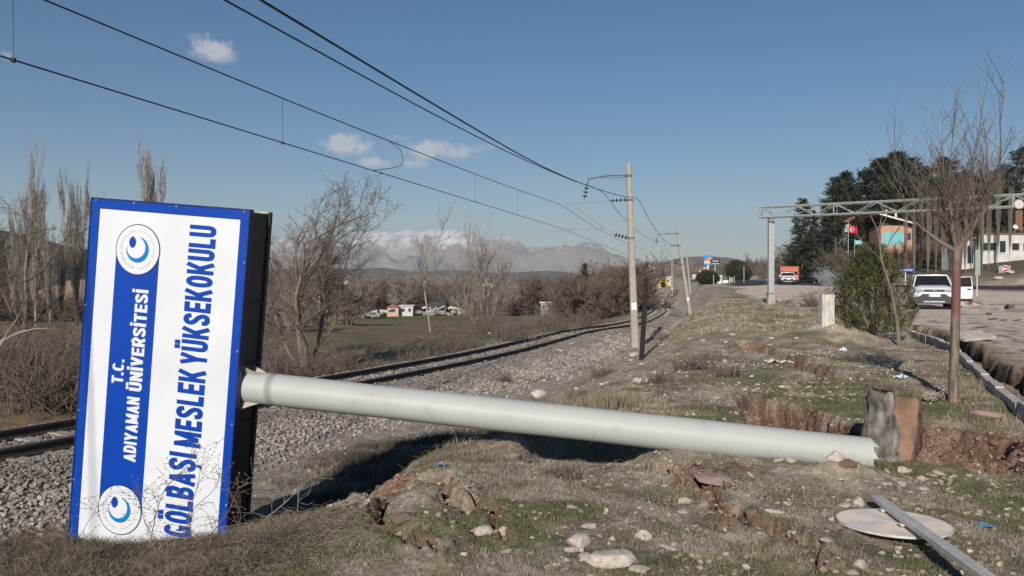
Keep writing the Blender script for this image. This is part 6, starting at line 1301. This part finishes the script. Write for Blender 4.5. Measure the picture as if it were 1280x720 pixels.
a2 = unproj(894, 324, 228); b2 = unproj(894, 330, 228); X2 = a2.x; g2_ = gh(X2, 228); bs = empty('shop_sign', (X2, 228, g2_), 0, 'black sign panel with white letters beside the light blue station sign', 'sign')
mb = MB(); mb.box((0, 0, (a2.z + b2.z) / 2 - g2_), (12 * 228 / FPX, .3, a2.z - b2.z)); pn = mb.build('panel', m_cb, bs, .02)
me = textmesh('Arge', .03, 2); co = np.zeros(len(me.vertices) * 3); me.vertices.foreach_get('co', co); co = co.reshape(-1, 3); mn, mxx = co.min(0), co.max(0); n_ = np.zeros_like(co)
n_[:, 0] = ((co[:, 0] - mn[0]) / (mxx[0] - mn[0]) - .5) * 1.5; n_[:, 2] = (a2.z + b2.z) / 2 - g2_ + .12 + ((co[:, 1] - mn[1]) / (mxx[1] - mn[1]) - .5) * .7; n_[:, 1] = -.16 - .01 * (co[:, 2] > 0); me.vertices.foreach_set('co', n_.ravel().astype(np.float32)); me.materials.clear(); me.materials.append(m_white); link('lettering', me, pn)
mb = MB(); mb.box((0, -.16, b2.z - g2_ + .12), (2.1, .03, .14)); mb.build('white_line', m_white, pn)
mb = MB(); mb.tube([(0, .1, -.3), (0, .1, b2.z - g2_)], .12, 8); mb.build('post', m_galv, bs)
# thin posts along the embankment top
for k, px in enumerate((892, 912, 918, 930)):
    Y = 140; X, Y_ = at(px, Y); mb = MB(); mb.tube([(0, 0, -.2), (0, 0, (1.6, 1.2, 1.2, 2.6)[k])], .05, 6); o = mb.build('verge_post', m_galv); o.location = (X, Y_, gh(X, Y_)); tag(o, ('thin post below the black sign panel', 'short thin post right of the grey board', 'short thin post beside its twin right of the grey board', 'taller thin post near the dark green tree on the rise')[k], 'post')
# ------------------------------------------------------------------ houses on the hillside
m_orw = pmat('salmon_wall', (.50, .28, .19), (.43, .25, .18), 1.5, .9); m_tile = pmat('roof_tile', (.30, .13, .085), (.22, .10, .07), 5, .85); m_teals = pmat('teal_sheeting', (.11, .40, .42), (.20, .46, .46), 1.2, .6)
m_whw = pmat('whitewashed_wall', (.62, .60, .57), (.46, .44, .42), 1.2, .9); m_dark = pmat('dark_opening', (.02, .02, .022), (.03, .03, .03), 3, .4); m_wood = pmat('brown_wood', (.20, .11, .06), (.14, .08, .05), 5, .8)
Y = 120; s_ = Y / FPX; a = unproj(1102, 282, Y); bq = unproj(1139, 304, Y); X = (a.x + bq.x) / 2; g_ = gh(X, Y); wd = bq.x - a.x; zt = a.z - g_; zb = bq.z - g_
ho = empty('hillside_house', (X, Y, g_), R(-8), 'salmon coloured hillside house with teal sheeting under a sloping roof', 'house')
mb = MB(); mb.box((0, 3, zt / 2 - .3), (wd, 6, zt + .6)); mb.build('wall', m_orw, ho)
mb = MB(); mb.box((-wd * .11, -.04, (zb + zt) / 2 - .55), (wd * .68, .06, (zt - zb) * .74)); sh_ = mb.build('teal_screen', m_teals, ho)
for k in range(3): mb = MB(); mb.box((-wd * .38 + k * wd * .27, -.09, (zb + zt) / 2 - .55), (.08, .04, (zt - zb) * .74)); mb.build('screen_post', m_greenS, sh_)
mb = MB(); mb.prism([(-wd * .62, zt + 1.5), (wd * .60, zt + .05), (wd * .60, zt + .25), (-wd * .62, zt + 1.75)], 1, -1.2, 7); mb.build('roof', m_tile, ho)
mb = MB(); mb.prism([(-wd * .62, zt + 1.48), (wd * .60, zt + .0), (wd * .60, zt + .16), (-wd * .62, zt + 1.70)], 1, -1.28, -1.2); mb.build('fascia', m_plate, ho)
mb = MB(); mb.prism([(-wd * .5, zt), (wd * .5, zt), (wd * .5, zt + .05), (-wd * .5, zt + 1.3)], 1, .4, .6); mb.build('gable', m_dark, ho)
for x_, z_ in ((-wd * .33, zt + 1.75), (-wd * .02, zt + 1.5)): mb = MB(); mb.tube([(x_, 0, z_ - .3), (x_, 0, z_ + .5)], .16, 8); mb.build('vent_pipe', m_plate, ho)
mb = MB(); mb.box((wd * .40, -.05, (zb + zt) / 2 - .3), (.5, .05, 1.0)); mb.build('window', m_dark, ho)
for k in range(2): mb = MB(); mb.box((-wd * .25 + k * wd * .35, -.04, zb - 1.9), (1.1, .06, 1.1)); mb.build('window', m_dark, ho)
# second roof left
a = unproj(1066, 272, 126); g_ = gh(a.x, 126); h2 = empty('hillside_house', (a.x, 126, g_), 0, 'small house with a reddish roof half hidden left of the salmon house', 'house'); zt = a.z - g_
mb = MB(); mb.box((0, 2.2, zt / 2 - .5), (2.0, 4, zt - .2)); mb.build('wall', m_whw, h2); mb = MB(); mb.prism([(-1.6, zt - .7), (1.5, zt - .5), (.8, zt + .3), (-.2, zt)], 1, -.5, 5); mb.build('roof', m_tile, h2)
# flag with crescent and star on a staff
fz = unproj(1065, 287, 118); g_ = gh(fz.x, 118); fl_ = empty('flag', (fz.x - .5, 118, g_), 0, 'red flag with white crescent and star before the dark conifers', 'flag'); hz = fz.z - g_
mb = MB(); mb.tube([(0, 0, -.3), (0, 0, hz + 1.1)], .04, 6); mb.build('staff', m_galv, fl_)
mb = MB(); nxx = 10; vs = []; 
for i in range(nxx):
    for j in range(5): vs.append((.03 + i / (nxx - 1) * 1.25, .10 * math.sin(i * .9) , hz + .55 - j / 4 * .95 - .18 * (i / nxx) ** 1.5))
mb.add(vs, [(i * 5 + j, i * 5 + j + 1, (i + 1) * 5 + j + 1, (i + 1) * 5 + j) for i in range(nxx - 1) for j in range(4)]); cl_ = mb.build('cloth', m_redS, fl_)
def fy(x_): return .10 * math.sin((x_ - .03) / 1.25 * 9 * .9) - .02
vs = []; cx_, cz_ = .50, hz + .02
for k in range(17):
    a_ = R(40 + 280 * k / 16); r1_ = .24; r2_ = .19
    x1, z1 = cx_ + r1_ * math.cos(a_), cz_ + r1_ * math.sin(a_); x2, z2 = cx_ + .06 + r2_ * math.cos(a_), cz_ + r2_ * math.sin(a_); vs += [(x1, fy(x1), z1), (x2, fy(x2), z2)]
mb = MB(); mb.add(vs, [(2 * k, 2 * k + 1, 2 * k + 3, 2 * k + 2) for k in range(16)]); mb.build('crescent', m_white, cl_)
mb = MB(); mb.add([(.80 + (.11 if k % 2 == 0 else .045) * math.cos(R(180 + 36 * k)), fy(.8) - .01, cz_ + (.11 if k % 2 == 0 else .045) * math.sin(R(180 + 36 * k))) for k in range(10)], [tuple(range(10))]); mb.build('star', m_white, cl_)
bz = unproj(1073, 303, 119); g_ = gh(bz.x, 119); bn = empty('banner', (bz.x, 119, g_), 0, 'small teal banner with pale print among the conifers below the flag', 'banner'); mb = MB(); mb.box((0, 0, bz.z - g_), (1.1, .03, .62)); mb.build('cloth', m_teals, bn); mb = MB(); mb.tube([(-.5, .05, -.3), (-.5, .05, bz.z - g_ + .5)], .03, 6); mb.build('pole', m_galv, bn)
mb = MB(); mb.box((0, -.02, bz.z - g_), (.6, .01, .12)); mb.build('printed_mark', m_plate, bn)
# long white house
Y = 112; a = unproj(1222, 293, Y); bq = unproj(1292, 318, Y); X = (a.x + bq.x) / 2; g_ = gh(X, Y); wd = bq.x - a.x; hgt = a.z - g_
wh = empty('white_house', (X, Y, g_), 0, 'long low whitewashed building on the hillside at the right edge', 'house'); mb = MB(); mb.box((0, 2.5, hgt / 2 - .3), (wd, 5, hgt + .6)); mb.build('wall', m_whw, wh)
mb = MB(); mb.box((0, 2.5, hgt + .08), (wd + .5, 5.4, .16)); mb.build('roof', m_tile, wh)
for x_, w_, h_ in ((-.36, .8, 1.0), (-.22, .8, 1.0), (-.05, .75, 1.5), (.18, .9, .9), (.38, .9, .9)):
    mb = MB(); mb.box((x_ * wd, -.02, hgt * .55), (w_, .06, h_)); f_ = mb.build('window', m_dark, wh); mb = MB(); mb.box((x_ * wd, -.06, hgt * .55 - h_ / 2 - .05), (w_ + .15, .10, .07)); mb.build('sill', m_plate, f_)
dz = unproj(1269, 284, 113); mb = MB(); q = Vector((dz.x - X, 1, dz.z - g_)); mb.tube([q + Vector((0, -.12, .05)), q], [.32, .10], 14); dsh = mb.build('satellite_dish', m_plate, wh); mb = MB(); mb.tube([q, (q.x, 1.1, hgt)], .03, 6); mb.build('dish_mast', m_galv, dsh)
mb = MB(); q = unproj(1276, 275, 113); mb.box((q.x - X, 1.5, q.z - g_), (.9, .3, 2.6)); mb.build('brown_chimney', m_wood, wh)
# lower white wall left part
Y = 109; a = unproj(1192, 300, Y); bq = unproj(1221, 320, Y); X = (a.x + bq.x) / 2; g_ = gh(X, Y); wd = bq.x - a.x; hgt = a.z - g_; sh2 = empty('white_shed', (X, Y, g_), 0, 'low pale shed with dark openings behind the painted tree', 'shed'); mb = MB(); mb.box((0, 1.5, hgt / 2 - .3), (wd, 3, hgt + .6)); mb.build('wall', m_whw, sh2)
mb = MB(); mb.box((0, 1.5, hgt + .06), (wd + .4, 3.4, .12)); mb.build('roof', m_wood, sh2)
for x_ in (-.25, .22): mb = MB(); mb.box((x_ * wd, -.02, hgt * .5), (.7, .06, hgt * .6)); mb.build('opening', m_dark, sh2)
# parked white van higher up and grey wrapped shrub
m_grp = pmat('pale_grey_cloth', (.40, .42, .45), (.30, .32, .34), 4, .8)
shrub(1036, 92, 1.9, 1.7, 'pale grey leafless bush at the road behind the marker post', 333, 120, m_grp, .022)
# ------------------------------------------------------------------ far: excavator, buildings, ruins, hills
m_yel = pmat('excavator_yellow', (.62, .36, .03), (.55, .32, .03), 2, .5); m_cream = pmat('cream_wall', (.60, .55, .42), (.52, .48, .38), 1, .9); m_pinkw = pmat('pale_pink_wall', (.52, .36, .30), (.46, .33, .28), 1, .9); m_rubw = pmat('concrete_rubble', (.36, .33, .30), (.22, .20, .18), 1.5, .95)
Y = 230; X, Y_ = at(834.5, Y); gz_ = unproj(834, 370, Y).z; ex = empty('excavator', (X, Y_, gz_), R(-20), 'yellow excavator working beyond the bend of the track', 'excavator')
mb = MB(); mb.box((0, 0, 2.0), (2.8, 3.6, 1.6)); mb.build('engine_house', m_yel, ex, .1); mb = MB(); mb.box((-.8, -1.4, 3.1), (1.2, 1.4, 1.4)); mb.build('cab', m_glass, ex, .05)
for s_ in (-1, 1): mb = MB(); mb.box((s_ * 1.1, 0, .55), (.6, 4.2, .95)); mb.build('crawler_track', m_cb, ex, .15)
mb = MB(); mb.tube([(.3, -1.4, 2.2), (-.3, -3.2, 4.9), (-1.0, -4.6, 4.4)], [.35, .32, .25], 6); mb.build('boom', m_yel, ex); mb = MB(); mb.tube([(-1.0, -4.6, 4.4), (-1.5, -5.2, 2.0)], [.25, .2], 6); mb.build('stick', m_yel, ex); mb = MB(); mb.box((-1.5, -5.1, 1.5), (1.0, 1.0, .9)); mb.build('bucket', m_cb, ex, .1)
def house(px0, px1, pyt, pyb, Y, mat, label, cat='house', nwin=3, floors=1, roof=None, dep=8, name='far_house', group=None):
    a = unproj(px0, pyt, Y); b = unproj(px1, pyb, Y); X = (a.x + b.x) / 2; w_ = b.x - a.x; h_ = a.z - b.z; root = empty(name, (X, Y, b.z), 0, label, cat, group)
    mb = MB(); mb.box((0, dep / 2, h_ / 2 - 1), (w_, dep, h_ + 2)); mb.build('wall', mat, root)
    for fl in range(floors):
        for k in range(nwin): mb = MB(); mb.box(((k + .5) / nwin * w_ - w_ / 2, -.02, h_ * (fl + .55) / floors), (w_ / nwin * .4, .1, h_ / floors * .42)); mb.build('window', m_dark, root)
    mb = MB()
    if roof == 'gable': mb.prism([(-w_ * .56, h_), (w_ * .56, h_), (0, h_ * 1.45)], 1, -.3, dep + .3); mb.build('roof', m_tile, root)
    else: mb.box((0, dep / 2, h_ + .12), (w_ + .5, dep + .5, .24)); mb.build('roof', m_whw if roof != 'dark' else m_dark, root)
    return root
house(484, 498, 384, 393, 178, m_pinkw, 'little pinkish hut beyond the field left of the white hut', 'hut', 1, 1, 'gable', 4, 'hut'); house(500, 516, 383, 393, 180, m_whw, 'little white hut beyond the field right of the pinkish hut', 'hut', 2, 1, None, 4, 'hut')
house(676, 691, 379, 388, 172, pmat('light_blue_wall', (.38, .46, .50), (.33, .40, .44), 1, .8), 'pale blue cabin beyond the field before the thicket', 'cabin', 2, 1, None, 3, 'cabin'); house(692, 705, 383, 388, 172, m_whw, 'low white trailer next to the pale blue cabin', 'trailer', 0, 1, None, 3, 'trailer'); house(713, 722, 378, 388, 176, m_whw, 'small white hut at the right end of the row before the thicket', 'hut', 1, 1, None, 3, 'hut')
house(796, 813, 352, 370, 300, m_whw, 'long white industrial building seen between the poles', 'building', 4, 2, None, 12, 'factory_building'); house(821, 838, 348, 368, 320, m_cream, 'cream coloured block behind the excavator', 'building', 3, 3, None, 12, 'apartment_block'); house(832, 841, 346, 356, 330, m_whw, 'white block right behind the cream coloured one', 'building', 2, 2, None, 10, 'apartment_block')
house(780, 785, 357, 364, 290, m_whw, 'tiny white house at the edge of the bare trees by the bend', 'house', 1, 1, 'gable', 6)
# collapsed buildings
def ruin(px0, px1, pyt, pyb, Y, label, seed):
    rs = random.Random(seed); a = unproj(px0, pyt, Y); b = unproj(px1, pyb, Y); root = empty('ruin', ((a.x + b.x) / 2, Y, b.z), 0, label, 'ruin'); w_ = b.x - a.x; h_ = a.z - b.z
    for k in range(7):
        mb = MB(); x_ = rs.uniform(-.5, .5) * w_; mb.box((x_, rs.uniform(0, 4), h_ * rs.uniform(.15, .6)), (w_ * rs.uniform(.15, .4), 3, .35), Matrix.Rotation(rs.uniform(-.5, .5), 4, 'Y')); mb.build('slab', m_rubw if k % 2 else m_whw, root)
    mb = MB()
    for k in range(60): s_ = rs.uniform(.3, 1.1); mb.box((rs.gauss(0, .25) * w_, rs.uniform(-1, 4), rs.uniform(0, .3) * h_), (s_, s_, s_ * .6), Matrix.Rotation(rs.uniform(0, 3), 4, 'Z') @ Matrix.Rotation(rs.uniform(0, 1), 4, 'X'))
    tag(mb.build('rubble', m_rubw, root), kind='stuff')
ruin(530, 560, 378, 393, 176, 'collapsed grey roof slabs beyond the slender tree', 1); ruin(558, 592, 372, 393, 180, 'heap of broken concrete behind the bushy bare tree', 2); ruin(440, 480, 384, 395, 165, 'pale rubble and fence remains left of the pinkish hut', 3); ruin(640, 660, 383, 390, 176, 'small heap of debris right of the bushy bare tree', 4)
mb = MB(); a = unproj(531, 377, 184); b = unproj(562, 386, 184); w_ = b.x - a.x; mb.prism([(-w_ / 2, 0), (w_ / 2, 0), (w_ * .45, 1.3), (w_ * .1, 1.9), (-w_ * .3, 1.5)], 1, 0, 5); o = mb.build('dark_barn_roof', m_dark); o.location = ((a.x + b.x) / 2, 184, b.z); tag(o, 'dark sagging barn roof above the collapsed slabs', 'barn')
# scattered far town houses on slopes
rs = random.Random(14)
def hill(name, prof, Y, depth, mat, base, amp, sc, seed, nx_=160, ny_=40, back=1.0):
    """ridge whose skyline follows prof = [(px, py)...] at distance Y, with a front slope and a back slope"""
    px = np.linspace(prof[0][0], prof[-1][0], nx_); py = np.interp(px, [p[0] for p in prof], [p[1] for p in prof]); V = []
    X = (px - 640) / FPX * Y; H = CZ + (345 - py) / FPX * Y - base; dx = depth / max(abs(X[-1] - X[0]), 1)
    for j in range(ny_):
        f = j / (ny_ - 1) * (1 + back) ; yy = Y - depth + depth * f; env = np.where(f <= 1, f, (1 + back - f) / back); env = max(float(env), 0) ** .85
        nzv = fbm(X, np.full(nx_, yy), sc, 5, seed); rid = 1 - np.abs(2 * fbm(X, np.full(nx_, yy * .6), sc * 1.6, 5, seed + 3) - 1)
        hgt = H * env + amp * (nzv - .5 + .8 * (rid - .75)) * math.sin(min(env, 1) * PI) * 1.5; ed = np.minimum(1, np.minimum(np.arange(nx_), np.arange(nx_)[::-1]) / 12)
        V.append(np.stack([X * (yy / Y) ** .3, np.full(nx_, yy), base + np.maximum(hgt * ed, -6)], -1))
    V = np.stack(V).reshape(-1, 3); idx = np.arange(nx_ * ny_).reshape(ny_, nx_); F = np.stack([idx[:-1, :-1], idx[:-1, 1:], idx[1:, 1:], idx[1:, :-1]], -1).reshape(-1, 4)
    o = link(name, npmesh(name, V, F, mat, None, True)); tag(o, kind='structure'); return o
def hmat(name, c1, c2, c3, scale, snow=None):
    m = bpy.data.materials.new(name); m.use_nodes = True; t = m.node_tree; b = t.nodes['Principled BSDF']; b.inputs['Roughness'].default_value = .95; b.inputs['Specular IOR Level'].default_value = .1
    geo = t.nodes.new('ShaderNodeNewGeometry'); n = t.nodes.new('ShaderNodeTexNoise'); n.inputs['Scale'].default_value = scale; n.inputs['Detail'].default_value = 9; n.inputs['Roughness'].default_value = .65; t.links.new(geo.outputs['Position'], n.inputs['Vector'])
    r = t.nodes.new('ShaderNodeValToRGB'); e = r.color_ramp.elements; e[0].position = .38; e[0].color = (*c1, 1); e[1].position = .64; e[1].color = (*c3, 1); q = e.new(.5); q.color = (*c2, 1); t.links.new(n.outputs[0], r.inputs[0]); src = r.outputs[0]
    if snow:
        sp = t.nodes.new('ShaderNodeSeparateXYZ'); t.links.new(geo.outputs['Position'], sp.inputs[0]); n2 = t.nodes.new('ShaderNodeTexNoise'); n2.inputs['Scale'].default_value = scale * 2.2; n2.inputs['Detail'].default_value = 8; n2.inputs['Roughness'].default_value = .7; t.links.new(geo.outputs['Position'], n2.inputs['Vector'])
        def M(op, a_, b_, cl=False):
            k = t.nodes.new('ShaderNodeMath'); k.operation = op; k.use_clamp = cl
            for i, v in enumerate((a_, b_)):
                if isinstance(v, (int, float)): k.inputs[i].default_value = v
                else: t.links.new(v, k.inputs[i])
            return k.outputs[0]
        f = M('ADD', M('DIVIDE', M('SUBTRACT', sp.outputs[2], snow[0]), snow[1]), M('MULTIPLY', M('SUBTRACT', n2.outputs[0], .5), 3.6)); f = M('MULTIPLY', M('MULTIPLY', f, 1.6, True), .85)
        mx_ = t.nodes.new('ShaderNodeMix'); mx_.data_type = 'RGBA'; t.links.new(f, mx_.inputs[0]); t.links.new(src, mx_.inputs[6]); mx_.inputs[7].default_value = (.78, .79, .82, 1); src = mx_.outputs[2]
    t.links.new(src, b.inputs['Base Color']); return m
hill('snowy_mountains', [(-200, 345), (-60, 330), (60, 322), (180, 325), (260, 316), (330, 318), (400, 306), (445, 297), (482, 291), (520, 294), (560, 295), (590, 302), (640, 309), (660, 322), (690, 317), (712, 323), (735, 333), (770, 341), (840, 344), (900, 345)], 9000, 2600, hmat('snow_and_rock', (.20, .155, .14), (.27, .215, .19), (.34, .28, .25), .0022, (270, 210)), -14, 330, .0011, 5, 340, 70)
hill('valley_hills', [(250, 345), (330, 338), (400, 332), (440, 336), (480, 334), (520, 340), (560, 336), (620, 341), (680, 338), (740, 342), (800, 344)], 2600, 500, hmat('valley_scrub', (.09, .082, .062), (.15, .12, .09), (.20, .155, .12), .012), -14, 14, .006, 7, 160, 30)
hill('brown_hill', [(728, 344), (760, 339), (790, 333), (820, 329), (850, 322), (870, 320.5), (890, 322), (915, 328), (945, 334), (985, 338), (1040, 340), (1120, 335), (1300, 330), (1500, 340)], 1500, 620, hmat('scrubby_hillside', (.13, .10, .08), (.24, .17, .14), (.36, .26, .215), .014), -12, 26, .006, 9, 240, 50)
hill('wooded_ridge', [(-330, 330), (-150, 290), (-60, 284), (0, 286), (40, 294), (70, 303), (105, 310), (150, 318), (200, 326), (260, 336), (330, 344)], 620, 250, hmat('brown_wooded_slope', (.036, .030, .020), (.058, .047, .034), (.085, .066, .048), .05), -10, 10, .012, 11, 200, 40)
o = hill('stubble_patch', [(20, 351), (50, 347.5), (120, 347), (200, 347.5), (260, 351)], 300, 40, pmat('dry_stubble', (.36, .26, .16), (.28, .20, .13), .3, .95), -7, .4, .02, 12, 40, 12)
twn = 0
for k in range(46):
    if k < 20: px = rs.uniform(600, 660) if k < 8 else rs.uniform(430, 470); Y = rs.uniform(430, 600); py = rs.uniform(353, 361)
    else: px = rs.uniform(930, 960) if k < 28 else rs.uniform(855, 935); Y = rs.uniform(480, 800); py = rs.uniform(336, 347)
    s_ = Y / FPX; b = unproj(px, py, Y); root = empty('town_house', b, rs.uniform(-.4, .4), 'tiny far house among trees in the distant town' if k < 20 else 'tiny far house on the slope below the brown hill', 'house', 'far houses of the town' if k < 20 else 'far houses under the brown hill')
    w_ = rs.uniform(3, 6) * s_; h_ = rs.uniform(1.5, 3) * s_; mb = MB(); mb.box((0, 0, h_ / 2 - 1), (w_, w_, h_ + 2)); mb.build('wall', rs.choice([m_whw, m_cream, m_pinkw]), root); mb = MB(); mb.prism([(-w_ * .55, h_), (w_ * .55, h_), (0, h_ * 1.3)], 1, -w_ * .55, w_ * .55); mb.build('roof', m_tile, root)
# ------------------------------------------------------------------ air
hz_m = bpy.data.materials.new('pale_haze'); hz_m.use_nodes = True; t = hz_m.node_tree; t.nodes.clear(); v = t.nodes.new('ShaderNodeVolumePrincipled'); v.inputs['Color'].default_value = (.86, .92, 1.0, 1); v.inputs['Density'].default_value = .00010; v.inputs['Anisotropy'].default_value = 0.0
oo_ = t.nodes.new('ShaderNodeOutputMaterial'); t.links.new(v.outputs[0], oo_.inputs['Volume'])
mb = MB(); mb.box((0, 5600, 300), (19600, 12600, 700)); hz_ = mb.build('haze', hz_m); tag(hz_, kind='stuff'); 
print('all ok', len(bpy.data.objects))
